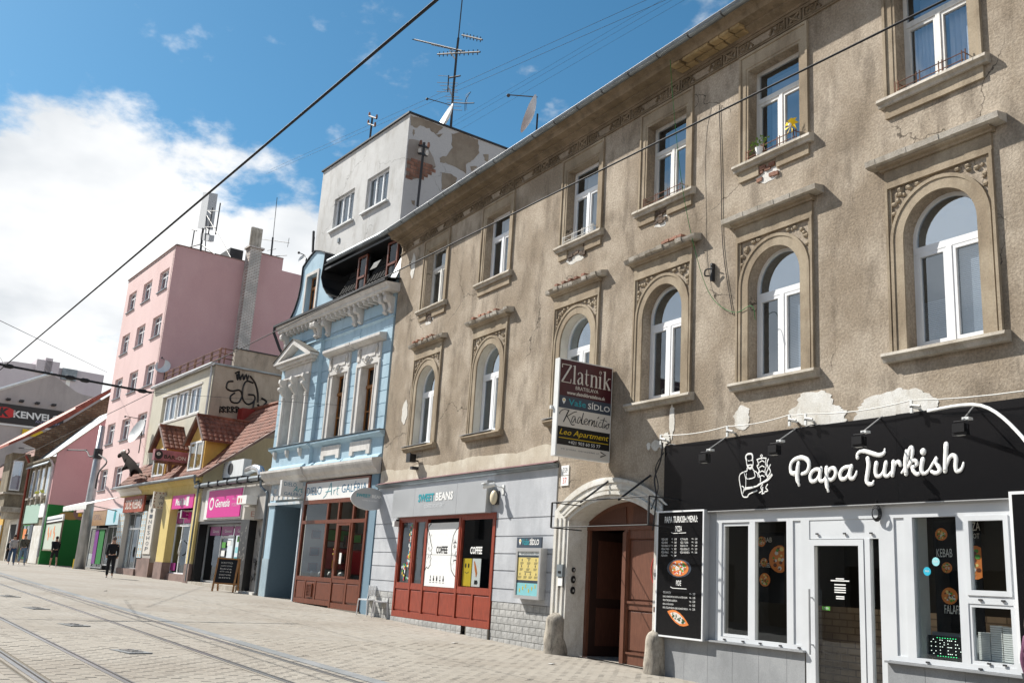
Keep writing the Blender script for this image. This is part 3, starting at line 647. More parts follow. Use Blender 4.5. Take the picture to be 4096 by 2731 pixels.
M['green'] = plain('green_print', (0.08, 0.30, 0.04), 0.5)
M['orange'] = plain('orange_print', (0.68, 0.20, 0.04), 0.5)
M['papablack'] = plain('black_glossy_sign_panel', (0.006, 0.006, 0.007), 0.25, 0, 0.3)
M['pframe'] = paint('light_grey_shop_frame', (0.60, 0.62, 0.64), 0.35, 0.03, 0)
M['ledwhite'] = glow('led_white', (0.9, 1, 0.9), 1.2); M['ledgreen'] = glow('led_green', (0.05, 0.9, 0.3), 1.2)
def frame_rect(mb, x0, x1, z0, z1, w, y0, y1):
    mb.box(x0, x0 + w, y0, y1, z0, z1).box(x1 - w, x1, y0, y1, z0, z1).box(x0 + w, x1 - w, y0, y1, z0, z0 + w).box(x0 + w, x1 - w, y0, y1, z1 - w, z1)
def flat(x0, x1, z0, z1, y): return MB().face([(x0, y, z0), (x1, y, z0), (x1, y, z1), (x0, y, z1)])
def raised_panel(mb, x0, x1, z0, z1, y):      # a fielded timber panel sunk in its frame
    mb.prism([(x0, z0), (x1, z0), (x1, z1), (x0, z1)], 'y', y, y + .01)
    w = .045; mb.add([(x0 + .012, y, z0 + .012), (x1 - .012, y, z0 + .012), (x1 - .012, y, z1 - .012), (x0 + .012, y, z1 - .012), (x0 + w, y - .018, z0 + w), (x1 - w, y - .018, z0 + w), (x1 - w, y - .018, z1 - w), (x0 + w, y - .018, z1 - w)],
                     [(4, 5, 6, 7), (0, 1, 5, 4), (1, 2, 6, 5), (2, 3, 7, 6), (3, 0, 4, 7)])
def build_coffee():
    H = HOUSE
    # rusticated grey wall with horizontal grooves, opening for the shop front
    x0, x1, o0, o1 = XL, -18.70, -27.02, -21.33; zs = [.915, 1.215, 1.645, 2.05, 2.465, 2.895, 4.0]; g = .014
    m = MB()
    for i in range(6):
        a, b = zs[i] + (g if i else 0), zs[i + 1] - (g if i < 5 else 0)
        top = min(b, 3.06) if i == 5 else b
        for xa, xb in ((x0, o0), (o1, x1)): m.box(xa, xb, -.02, .35, a, top)
        if i == 5: m.box(x0, x1, -.02, .35, 3.06, b)
    m.box(x0, o0, .004, .35, .9, 3.06).box(o1, x1, .004, .35, .9, 3.06)
    obj('shop_wall', m, M['greypaint'], H)
    m = MB().prism([(-.02, 4.0), (-.06, 4.01), (-.08, 4.04), (-.15, 4.06), (-.17, 4.09), (0, 4.10)], 'x', x0, x1); obj('shop_cornice', m, M['zinc'], H)
    obj('maroon_strip', MB().slab([(x0, -.16, 4.103), (x1, -.16, 4.103), (x1, 0, 4.17), (x0, 0, 4.17)], (0, -.004, .008)), paint('maroon_flashing', (.13, .055, .06), .6, .2), H)
    # plinth of split blocks
    proto = {}
    rnd = random.Random(11)
    def blockmesh(w, h, k):
        key = (round(w, 2), round(h, 2), k)
        if key in proto: return proto[key]
        r = random.Random(k); m = MB(); nx, nz = 5, 3; a, b = w / 2 - .006, h / 2 - .006
        vs = []
        for j in range(nz + 1):
            for i in range(nx + 1):
                e = i in (0, nx) or j in (0, nz); vs.append((-a + 2 * a * i / nx, -.003 if e else -.004 - r.random() * .005, -b + 2 * b * j / nz))
        fs = [(j * (nx + 1) + i, j * (nx + 1) + i + 1, (j + 1) * (nx + 1) + i + 1, (j + 1) * (nx + 1) + i) for j in range(nz) for i in range(nx)]
        m.add(vs, fs); me = bpy.data.meshes.new('stone_block'); me.from_pydata(m.v, [], m.f); me.materials.append(M['splitstone']); proto[key] = me; return me
    for xa, xb, zt in ((o1 + .02, x1, .905), (x0, o0, .905)):
        z = zt; j = 0
        while z > gz(xa) - .02:
            h = .165; x = xa - (j % 2) * .14
            while x < xb:
                a, b = max(x, xa), min(x + .27, xb)
                if b - a > .05: inst('stone_block', blockmesh(b - a, h, rnd.randint(0, 4)), Matrix.Translation(((a + b) / 2, -.012, z - h / 2)), H)
                x += .27
            z -= h; j += 1
        obj('plinth_core', MB().box(xa, xb, -.007, .3, -.2, zt), plain('grey_mortar', (.24, .235, .22), .9), H)
    x = o0
    while x < o1 - .05:
        b = min(x + .27, o1)
        if not (-22.75 < (x + b) / 2 < -22.5): inst('stone_block', blockmesh(b - x, .15, rnd.randint(0, 4)), Matrix.Translation(((x + b) / 2, -.063, .165)), H); inst('stone_block', blockmesh(b - x, .15, rnd.randint(0, 4)), Matrix.Translation(((x + b) / 2, -.063, .02)), H)
        x = b
    obj('threshold', MB().box(o0, -22.85, -.06, .3, -.2, .235).box(-22.48, o1, -.06, .3, -.2, .235).box(-22.85, -22.48, .1, .3, -.2, .235), M['joint'], H)
    # red timber shop front
    y0, y1 = -.045, .06; zb, zt = .24, 3.06; f = MB(); P = [o0 + .02, -25.98, -25.16, -23.20, o1 - .02]
    f.box(o0 + .01, o0 + .10, y0, y1, zb, zt).box(o1 - .10, o1 - .01, y0, y1, zb, zt).box(o0 + .10, o1 - .10, y0, y1, zt - .09, zt).box(o0 + .10, o1 - .10, y0, y1, zb, zb + .16)
    for p in P[1:4]: f.box(p - .05, p + .05, y0, y1, zb + .16, zt - .09)
    cols = [(o0 + .10, P[1] - .05), (P[1] + .05, P[2] - .05), (P[2] + .05, P[3] - .05), (P[3] + .05, o1 - .10)]
    for a, b in cols: f.box(a, b, y0 + .01, y1, 1.03, 1.14)
    for (a, b), k in zip(cols, (1, 1, 2, 2)):
        if k == 2: f.box((a + b) / 2 - .04, (a + b) / 2 + .04, y0 + .008, y1, zb + .16, 1.03)
    sf = obj('shop_front', f, M['redwood'], H)
    for (a, b), k in zip(cols, (1, 1, 2, 2)):
        for q in range(k):
            xa = a + (b - a) * q / k + (.04 if q else 0); xb = a + (b - a) * (q + 1) / k - (.04 if q == 0 and k == 2 else 0)
            m = MB(); raised_panel(m, xa, xb, zb + .16, 1.03, y0 + .045); obj('timber_panel', m, M['redwood'], sf)
        if k == 2 and a < -24: continue
        m = MB(); frame_rect(m, a, b, 1.14, zt - .09, .06, y0 + .015, y1 - .01); obj('sash', m, M['redwood'], sf)
        obj('pane', flat(a + .06, b - .06, 1.20, zt - .15, .02), M['shopglass'], sf)
    a, b = cols[2]
    ps = obj('coffee_poster', MB().box(a + .01, b - .01, -.02, .0, 1.15, zt - .20), M['white'], sf)
    t = MB(); put_text(t, 'COFFEE', (a + .62, -.024, 2.03), (.66, 0, 0), (0, 0, .20), bold=.03); t.box(a, b, -.023, -.021, 1.995, 2.0)
    rr = random.Random(2)
    # two half faces in profile, ink lines
    def line(pts, r=.012): t.tube([(a + p[0], -.022, p[1]) for p in pts], r, 4, .15)
    line([(0, 2.72), (.10, 2.6), (.18, 2.5), (.24, 2.34), (.36, 2.18), (.30, 2.1), (.36, 2.02), (.26, 1.99), (.34, 1.9), (.30, 1.8), (.33, 1.72), (.2, 1.62), (.1, 1.66), (.0, 1.55)], .014)
    line([(.05, 2.75), (.12, 2.82), (.2, 2.84)], .02)
    W_ = b - a; line([(W_, 2.72), (W_ - .16, 2.66), (W_ - .3, 2.5), (W_ - .36, 2.25), (W_ - .34, 2.0), (W_ - .35, 1.8), (W_ - .28, 1.6), (W_ - .12, 1.48), (W_, 1.42)], .014)
    line([(W_ - .26, 2.3), (W_ - .18, 2.34), (W_ - .1, 2.31)], .016); line([(W_ - .24, 2.22), (W_ - .17, 2.25), (W_ - .1, 2.2), (W_ - .18, 2.19), (W_ - .24, 2.22)], .012); line([(W_ - .08, 2.1), (W_ - .14, 1.98), (W_ - .02, 1.96)], .013); line([(W_ - .2, 1.84), (W_ - .1, 1.87), (W_, 1.84)], .016)
    for k in range(26):
        x = rr.uniform(0, .26); z = rr.uniform(1.7, 2.6); line([(x, z), (x + .03, z - .06)], .004); x = W_ - rr.uniform(0, .3); line([(x, z - .15), (x + .02, z - .22)], .004)
    for k in range(5):
        x = .36 + k * .19; t.box(a + x, a + x + .07, -.024, -.021, 1.30, 1.34 + (k % 3) * .03).box(a + x + .02, a + x + .05, -.024, -.021, 1.36, 1.44).box(a + x - .02, a + x + .1, -.024, -.021, 1.255, 1.265)
    obj('poster_print', t, M['black'], ps)
    a, b = cols[3]; t = MB(); put_text(t, 'COFFEE', (a + .52, .014, 2.03), (.62, 0, 0), (0, 0, .19), bold=.03); obj('window_lettering', t, M['white'], sf)
    po = obj('yellow_smiley_poster', MB().box(a + .12, a + .58, .05, .06, 1.22, 1.92), M['yellow'], sf)
    e = MB()
    for dx in (.27, .43): e.prism([(a + dx + .035 * math.cos(k * .6), 1.74 + .06 * math.sin(k * .6)) for k in range(10)], 'y', .045, .049)
    e.tube([(a + .25, .047, 1.58), (a + .35, .047, 1.54), (a + .45, .047, 1.58)], .008, 4, .2); obj('face_print', e, M['black'], po)
    po = obj('white_croissant_poster', MB().box(a + .62, a + 1.06, .05, .06, 1.22, 1.92), M['white'], sf)
    e = MB().tube([(a + .72, .046, 1.85), (a + .80, .046, 1.68), (a + .86, .046, 1.55), (a + .85, .046, 1.46)], [.02, .05, .045, .015], 8, .1); obj('croissant_print', e, M['orange'], po)
    e = MB().box(a + .78, a + .92, .045, .048, 1.28, 1.38).tube([(a + .92, .046, 1.36), (a + .96, .046, 1.33), (a + .92, .046, 1.29)], .008, 4, .3); obj('cup_print', e, M['black'], po)
    # stickers along the door glass: each its own scrap of colour
    a, b = cols[0]; sc = [M['white'], M['red'], M['yellow'], M['teal'], M['green'], M['black'], M['cream'], M['paleteal']]
    rs = random.Random(4); pr = {}
    for k in range(86):
        z = rs.uniform(1.24, 2.85); lim = .20 if z > 1.75 else .05
        x = rs.uniform(b - .08 - (.55 if z < 1.72 else .24), b - .09)
        w, h = rs.choice([(.07, .05), (.05, .07), (.09, .05), (.06, .06), (.05, .10)]); mt = rs.choice(sc)
        key = (w, h, mt.name)
        yy = -.006 - k * .00018
        if key not in pr: pr[key] = obj('sticker', MB().box(x, x + w, yy + .012, yy + .0121, z, z + h), mt, sf)
        else: inst('sticker', pr[key], Matrix.Translation((x + w / 2, yy + .012, z + h / 2)) @ Matrix.Rotation(rs.uniform(-.2, .2), 4, 'Y'), sf)
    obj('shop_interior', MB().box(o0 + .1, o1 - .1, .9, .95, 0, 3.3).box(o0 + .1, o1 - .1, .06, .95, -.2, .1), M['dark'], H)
    hd = MB().tube([(P[1] + .0, -.09, 1.55), (P[1] + .0, -.09, 1.75)], .014, 6); hd.ball((P[1], -.09, 1.9), .025); obj('door_handle', hd, plain('brass', (.5, .33, .08), .3, .9), sf)
    # aluminium fascia sign
    t = thing('shop_fascia_sign', (-24.4, -.05, 3.05), 'brushed grey sign panel with blue and white lettering over the red coffee shop front', 'shop sign')
    for xa, xb in ((-27.22, -25.73), (-25.72, -23.16), (-23.15, -21.58)): obj('sign_panel', MB().box(xa, xb, -.22, -.02, 3.05, 3.86), M['alu'], t)
    m = MB(); put_text(m, 'SWEET', (-25.47, -.228, 3.44), (.98, 0, 0), (0, 0, .225), bold=.035); obj('lettering', m, M['teal'], t)
    m = MB(); put_text(m, 'BEANS', (-24.38, -.228, 3.44), (1.02, 0, 0), (0, 0, .225), bold=.035); obj('lettering', m, M['white'], t)
    m = MB(); put_text(m, 'COFFEE ROASTERY', (-25.05, -.228, 3.26), (1.2, 0, 0), (0, 0, .10)); obj('lettering', m, plain('light_grey_print', (.62, .64, .66), .5), t)
    # oval hanging sign
    c = Y(cs(-25, 380)); q = hit(*c4(1080, 340), 0, -28.55)
    # sign hangs on a bracket at right angles to the wall
    o = thing('oval_hanging_sign', (q.x, q.y, q.z), 'grey oval hanging sign with coffee shop lettering on an iron bracket', 'hanging sign')
    L = hit(*c4(918, 330), 0, q.x); Rr = hit(*c4(1240, 340), 0, q.x); tp = hit(*c4(1090, 243), 0, q.x); bt = hit(*c4(1080, 435), 0, q.x)
    cy, cz, ry, rz = (L.y + Rr.y) / 2, (tp.z + bt.z) / 2, (Rr.y - L.y) / 2, (tp.z - bt.z) / 2
    obj('oval_board', MB().prism([(cy + ry * math.cos(k * .2094), cz + rz * math.sin(k * .2094)) for k in range(30)], 'x', q.x - .08, q.x), M['alu'], o)
    m = MB().prism([(cy + (ry + .012) * math.cos(k * .2094), cz + (rz + .012) * math.sin(k * .2094)) for k in range(30)], 'x', q.x - .07, q.x - .01); obj('white_rim', m, M['whitemetal'], o)
    m = MB(); put_text(m, 'SWEET', (q.x + .004, cy - ry * .74, cz + rz * .12), (0, ry * .78, 0), (0, 0, rz * .3), bold=.03); obj('lettering', m, M['teal'], o)
    m = MB(); put_text(m, 'BEANS', (q.x + .004, cy + ry * .12, cz + rz * .12), (0, ry * .72, 0), (0, 0, rz * .3), bold=.03); put_text(m, 'COFFEE ROASTERY', (q.x + .004, cy - ry * .4, cz - rz * .22), (0, ry * .85, 0), (0, 0, rz * .14)); obj('lettering', m, M['white'], o)
    m = MB().tube([(q.x - .04, cy + ry, cz), (q.x - .04, 0.02, cz)], .018, 6).tube([(q.x - .04, cy + ry * 1.02, cz - .1), (q.x - .04, 0, cz - .14)], .014, 6); obj('bracket', m, M['iron'], o)
    # information case
    t = thing('notice_case', (-19.43, -.02, 1.01), 'grey metal notice case with yellow and teal poster on the pale grey wall', 'notice case')
    x0, x1, z0, z1, yf = -20.02, -18.95, 1.03, 2.17, -.20
    m = MB(); frame_rect(m, x0, x1, z0, z1, .075, yf, -.02); m.box(x0 + .075, x1 - .075, -.159, -.02, z0 + .075, z1 - .075); obj('case', m, M['alulight'], t)
    a, b, c_, d = x0 + .078, x1 - .078, z0 + .078, z1 - .078; h = d - c_
    for n_, mt, za, zb_ in (('poster_white', 'white', .92, 1), ('poster_dark', 'navy', .865, .92), ('poster_yellow', 'paleyellow', .345, .865), ('poster_dark', 'navy', .28, .345), ('poster_teal', 'paleteal', 0, .28)):
        obj(n_, MB().box(a, b, -.178, -.160, c_ + h * za, c_ + h * zb_), M[mt], t)
    m = MB(); put_text(m, 'virtualnesidlo.com', (a + .1, -.181, c_ + h * .932), (b - a - .12, 0, 0), (0, 0, h * .055)); r5 = random.Random(9)
    for (fx, fz) in ((.2, .78), (.52, .78), (.85, .78), (.18, .64), (.5, .64), (.83, .64), (.13, .46), (.38, .46), (.62, .46), (.88, .46)):
        x, z = a + (b - a) * fx, c_ + h * fz; m.box(x - .014, x + .014, -.181, -.1795, z, z + .05)
        for k in range(3): m.box(x - .07, x + .07 - .03 * (k == 2), -.181, -.180, z - .03 - k * .02, z - .024 - k * .02)
    m.box(a + .38, a + .55, -.1811, -.1801, c_ + h * .835, c_ + h * .85).box(a + .3, a + .6, -.1811, -.1801, c_ + h * .53, c_ + h * .545)
    obj('poster_print', m, M['navy'], t)
    m = MB()
    for k in range(6): x = a + .12 + k * .13; z = c_ + h * (.07 + .05 * (k % 3)); m.box(x, x + .035, -.181, -.1795, z, z + .08)
    obj('poster_print', m, M['yellow'], t)
    obj('glass_door', MB().face([(a, -.19, c_), (b, -.19, c_), (b, -.19, d), (a, -.19, d)]), M['clearglass'], t)
    hp = MB().box(x0 - .01, x1 - .02, -.185, -.15, z1 + .01, z1 + .25); hb = obj('header_plate', hp, M['navy'], t)
    def pin(mb, cx, cz, s, y):
        mb.prism([(cx + s * math.cos(R(a)), cz + s * math.sin(R(a))) for a in range(-30, 211, 24)] + [(cx, cz - 2.0 * s)], 'y', y, y + .002)
    m = MB(); put_text(m, 'Vaše', (x0 + .22, -.19, z1 + .07), (.31, 0, 0), (0, 0, .15), bold=.01); obj('lettering', m, M['teal'], hb)
    m = MB(); put_text(m, 'SÍDLO', (x0 + .56, -.19, z1 + .07), (.40, 0, 0), (0, 0, .165), bold=.025); pin(m, x0 + .145, z1 + .165, .05, -.192); obj('lettering', m, M['white'], hb)
    obj('lettering', MB().box(x0 + .122, x0 + .168, -.196, -.193, z1 + .15, z1 + .185), M['yellow'], hb)
    # alarm siren, camera, wall lamp
    p = Y(cs(975, 385)); t = thing('alarm_siren', p, 'cream oval alarm box beside the right end of the grey coffee shop sign', 'alarm')
    obj('housing', MB().ball(p + Vector((-.02, -.12, 0)), .15, 14, 9, (.85, .55, 1.2)), paint('cream_plastic', (.66, .58, .42), .45, .05), t, smooth=True); obj('back_plate', MB().box(p.x - .1, p.x + .1, -.06, -.02, p.z - .17, p.z + .17), M['iron'], t)
    p = Y(cs(985, 300)); t = thing('security_camera', p, 'white bullet camera beside the right end of the grey coffee shop sign', 'camera')
    obj('camera_body', MB().tube([p + Vector((-.1, -.42, -.03)), p + Vector((.1, -.2, .04))], .055, 8).box(p.x - .13, p.x + .02, -.46, -.3, p.z + .03, p.z + .06), M['whitemetal'], t)
    obj('bracket', MB().tube([p + Vector((.1, -.2, .02)), p + Vector((.24, -.12, -.02)), p + Vector((.24, 0, -.05))], .022, 6).box(p.x + .19, p.x + .29, -.04, -.018, p.z - .2, p.z + .04), M['whitemetal'], t)
    p = Y(cs(345, 110)); t = thing('wall_floodlight', p, 'small black floodlight on the pale band above the coffee shop', 'lamp')
    obj('lamp_body', MB().box(p.x - .12, p.x + .10, -.30, -.12, p.z - .02, p.z + .22).box(p.x - .14, p.x + .12, -.33, -.30, p.z - .03, p.z + .24), M['black'], t); obj('bracket', MB().box(p.x - .02, p.x + .02, -.12, 0, p.z + .02, p.z + .06).box(p.x - .09, p.x + .09, -.2, 0, p.z - .22, p.z - .14), M['iron'], t)
    p = Y(cs(200, 590)); t = thing('small_white_lantern', p, 'little white box lamp at the top left corner of the red shop front', 'lamp')
    obj('box_shade', MB().box(p.x - .06, p.x + .08, -.2, -.05, p.z - .08, p.z + .08), M['whitemetal'], t); obj('bracket', MB().box(p.x - .01, p.x + .03, -.12, -.02, p.z + .08, p.z + .14), M['iron'], t)
build_coffee()
def build_gate():
    H = HOUSE; zg = gz(-16.7)
    # whitewashed stone archway
    xi0, xi1, xo0, xo1 = -18.10, -15.14, -18.68, -14.92
    def sg(x0, x1, zs, zt, n=18):     # segmental arch points left to right
        c = (x0 + x1) / 2; h = (x1 - x0) / 2; r_ = zt - zs; rad = (h * h + r_ * r_) / (2 * r_); return [(c - h + 2 * h * i / n, zt - rad + math.sqrt(rad * rad - (-h + 2 * h * i / n) ** 2)) for i in range(n + 1)]
    inner = sg(xi0, xi1, 2.80, 3.20); outer = sg(xo0, xo1, 3.00, 3.66)
    m = MB(); m.prism([(xo0, zg - .2)] + outer + [(xo1, zg - .2), (xi1, zg - .2)] + inner[::-1] + [(xi0, zg - .2)], 'y', -.055, .6)
    gate = obj('stone_archway', m, M['whitewash'], H)
    for k, (da, y) in enumerate(((.09, -.10), (.20, -.075), (.34, -.085))):
        a = sg(xi0 - da, xi1 + da, 2.80 + da * .6, 3.20 + da); b = sg(xi0 - da - .07, xi1 + da + .07, 2.80 + da * .6, 3.20 + da + .07); m = MB().prism(a + b[::-1], 'y', y, -.05); obj('arch_moulding', m, M['whitewash'], gate)
    m = MB()
    for x, w in ((-18.60, .06), (-18.42, .05), (-18.26, .07)): m.box(x, x + w, -.085, -.05, .55, 2.85)
    obj('jamb_moulding', m, M['whitewash'], gate)
    # wall between arch and plaster band, whole strip above
    n = 16; up = sg(xo0, xo1, 3.00, 3.66, n)
    m = MB().prism([(XL + 10.08, 3.0)] + up[0:1] + up + up[-1:] + [(-14.88, 3.0), (-14.88, 4.10), (-18.70, 4.10)], 'y', 0.003, .3)
    obj('wall_over_gate', m, M['stucco'], H)
    # timber gate: right leaf shut, left leaf folded back into a dark passage
    y = .50
    top = sg(xi0, xi1, 2.80, 3.20, 14)
    m = MB().prism([(xi0 - .02, 2.60)] + [(p[0], p[1] + .02) for p in top] + [(xi1 + .02, 2.60)], 'y', y, y + .08); g = obj('gate_transom', m, M['doorwood'], H)
    for xa, xb in ((xi0 + .1, -16.72), (-16.52, xi1 - .1)):
        cc = [p for p in sg(xi0 + .06, xi1 - .06, 2.76, 3.12, 20) if xa <= p[0] <= xb]
        m = MB().prism([(xa, 2.74)] + [(p[0], p[1] - .03) for p in cc] + [(xb, 2.74)], 'y', y - .02, y); obj('tympanum_panel', m, M['doordark'], g)
    obj('transom_rail', MB().box(xi0, xi1, y - .05, y + .02, 2.60, 2.70), M['doorwood'], g)
    xl = -16.74; f = MB(); f.box(xl, xl + .13, y - .05, y + .06, zg, 2.60).box(xi1 - .10, xi1, y - .02, y + .06, zg, 2.60).box(xl + .13, xi1 - .1, y - .02, y + .06, 2.42, 2.60).box(xl + .13, xi1 - .1, y - .02, y + .06, .98, 1.12).box(xl + .13, xi1 - .1, y - .02, y + .06, zg, .12)
    f.box(xl + .10, xi1, y - .045, y - .02, 1.10, 1.15).box(xl + .10, xi1, y - .045, y - .02, .10, .14); f.box(xl - .02, xl + .10, y - .075, y - .05, zg, 2.55)
    leaf = obj('gate_leaf', f, M['doorwood'], H)
    m = MB(); raised_panel(m, xl + .13, xi1 - .1, 1.15, 2.42, y + .02); obj('timber_panel', m, M['doorwood'], leaf)
    m = MB(); raised_panel(m, xl + .13, xi1 - .1, .14, .98, y + .02); obj('timber_panel', m, M['doorwood'], leaf)
    sc = MB(); cxx, czz = -15.62, 1.78     # red scrawl sprayed on the leaf
    sc.tube([(cxx + .27 * math.cos(k * .3), y - .003, czz + .34 * math.sin(k * .3)) for k in range(22)], .008, 4, .2)
    rr = random.Random(3)
    for k in range(9): x = cxx - .2 + k * .045; sc.tube([(x, y - .004, czz + rr.uniform(-.05, .15)), (x + .05, y - .004, czz + rr.uniform(-.15, .05)), (x + .02, y - .004, czz + rr.uniform(-.1, .2))], .007, 4, .2)
    obj('graffiti_scrawl', sc, M['red'], leaf)
    obj('paper_label', MB().box(-15.52, -15.46, y - .0, y + .002, 1.22, 1.28), M['white'], leaf)
    # folded leaf and passage walls, their colours darkened to give the passage's shade
    m = MB(); m.box(xi0 + .03, xi0 + .11, y + .02, y + 1.45, zg, 2.6); lf = obj('folded_gate_leaf', m, plain('leaf_paint_with_shade', (.03, .013, .009), .6), H)
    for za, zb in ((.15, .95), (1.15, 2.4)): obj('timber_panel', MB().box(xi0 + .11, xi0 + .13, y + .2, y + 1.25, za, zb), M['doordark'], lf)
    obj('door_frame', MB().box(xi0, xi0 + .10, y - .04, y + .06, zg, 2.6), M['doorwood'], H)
    obj('passage_wall', MB().box(xi0 - .1, xi0, .62, 8, -.4, 3.4).box(xi1, xi1 + .1, .62, 8, -.4, 3.4).box(xi0, xi1, 7.9, 8, -.4, 3.4).box(xi0, xi1, .62, 8, 3.3, 3.4), plain('passage_plaster_with_shade', (.02, .018, .016), .95), H)
    # spur stones
    def spur(x, w, h, seed, lab):
        t = thing('spur_stone', (x, -.16, gz(x)), lab, 'spur stone', None, 'worn stones guarding the gateway')
        m = MB(); nr = 14; n = 14
        for j in range(nr + 1):
            f = j / nr; z = gz(x) - .05 + f * (h + .05); rad = w * (1.0 - .25 * f) * (1 if f < .8 else math.sqrt(max(0.001, 1 - ((f - .8) / .2) ** 2 * .93)))
            for i in range(n):
                a = 2 * math.pi * i / n; q = rad * (1 + .12 * mnoise.noise((math.cos(a) * 1.5 + seed, math.sin(a) * 1.5, f * 3))); m.v.append(Vector((x + q * math.cos(a), -.10 + q * .9 * math.sin(a), z)))
        for j in range(nr):
            for i in range(n): m.f.append((j * n + i, j * n + (i + 1) % n, (j + 1) * n + (i + 1) % n, (j + 1) * n + i))
        m.f.append(tuple(nr * n + i for i in range(n)))
        obj('worn_stone', m, plaster('spur_stone_' + str(seed), (.30, .27, .23), (.42, .38, .32), (.09, .08, .07), .7, 5, .8), t, smooth=True)
    spur(-18.34, .30, .86, 1, 'worn pale stone at the left foot of the gateway'); spur(-14.98, .24, .80, 5, 'worn dark stone at the right foot of the gateway beside the granite plinth')
    # intercom, key boxes
    p = Y(cg(122, 1090), -.06); t = thing('intercom_panel', p, 'grey intercom panel with paper name card on the left gate jamb', 'intercom'); obj('panel', MB().box(p.x - .11, p.x + .11, -.12, -.06, p.z - .02, p.z + .24), M['zinc'], t); obj('name_card', MB().box(p.x - .08, p.x + .09, -.10, -.06, p.z - .22, p.z - .04), M['white'], t); obj('card_holder', MB().box(p.x - .1, p.x + .1, -.08, -.06, p.z - .25, p.z - .02), M['iron'], t); obj('call_button', MB().box(p.x - .05, p.x + .05, -.13, -.12, p.z + .05, p.z + .1), M['black'], t)
    for k, (pp, lab) in enumerate((((177, 1062), 'small black keypad box, topmost of three inside the gateway'), ((175, 1108), 'rounded black key safe, middle of three inside the gateway'), ((173, 1160), 'rounded black key safe, lowest of three inside the gateway'))):
        q = hit(*cg(*pp), 0, xi0); t = thing('key_safe', q, lab, 'key box', None, 'key boxes inside the gateway')
        m = MB(); rr2 = .055 if k else .045
        m.prism([(q.y + rr2 * .9 * math.cos(a * .628), q.z + rr2 * (1.5 if k else 1.2) * math.sin(a * .628)) for a in range(10)], 'x', q.x, q.x + .05); obj('body', m, M['black'], t); obj('dial', MB().box(q.x + .05, q.x + .055, q.y - .02, q.y + .02, q.z - .03, q.z + .02), M['alulight'], t)
    for k, (pp, lab) in enumerate((((588, 1085), 'grey electric lock box on the right gate jamb'), ((586, 1252), 'small rusty latch plate low on the right gate jamb'))):
        q = Y(cg(*pp), -.055); t = thing('lock_box', q, lab, 'lock'); obj('box_body', MB().box(q.x - .05, q.x + .05, -.12, -.056, q.z - (.1 if k == 0 else .05), q.z + (.1 if k == 0 else .05)), M['alulight'] if k == 0 else M['rust'], t)
        obj('latch', MB().box(q.x - .01, q.x + .03, -.14, -.12, q.z - .04, q.z + .03), M['iron'], t)
    # bare canopy frame over the gate
    c = [Y(cg(548, 712), -.8), Y(cg(80, 740), -.8)]; zc = 3.08 
    t = thing('canopy_frame', (-16.6, -.4, 2.55), 'empty black iron canopy frame over the brown gateway', 'canopy frame')
    xa, xb, ya = -17.68, -14.42, -.80
    m = MB()
    for z in (2.56, 3.09): m.tube([(xa, ya, z), (xb, ya, z)], .013, 5).tube([(xa, ya, z), (xa, 0, z)], .013, 5).tube([(xb, ya, z), (xb, 0, z)], .013, 5)
    for x in (xa, xb): m.tube([(x, ya, 2.56), (x, ya, 3.09)], .024, 5)
    obj('frame_bars', m, M['blackmat'], t)
    m = MB()
    for x in (-16.9, -15.6): m.tube([(x, -.62, 3.08), (x + .25, -.02, 3.62)], .022, 5)
    obj('stay', m, M['blackmat'], t)
    # house number plates
    p = Y(cg(140, 590)); t = thing('house_number_plate', p, 'white enamel plate reading 559 above the gate jamb', 'number plate'); obj('enamel_plate', MB().box(p.x - .14, p.x + .16, -.02, 0, p.z - .1, p.z + .12), M['white'], t); obj('plate_numerals', put_text(MB(), '559', (p.x - .08, -.022, p.z - .05), (.19, 0, 0), (0, 0, .12)), M['navy'], t)
    p = Y(cg(138, 640)); t = thing('house_number_plate', p, 'white enamel plate with red numerals 37 above the gate jamb', 'number plate'); obj('enamel_plate', MB().box(p.x - .14, p.x + .16, -.02, 0, p.z - .1, p.z + .12), M['white'], t); obj('plate_numerals', put_text(MB(), '37', (p.x - .06, -.022, p.z - .05), (.15, 0, 0), (0, 0, .13)), M['red'], t)
build_gate()
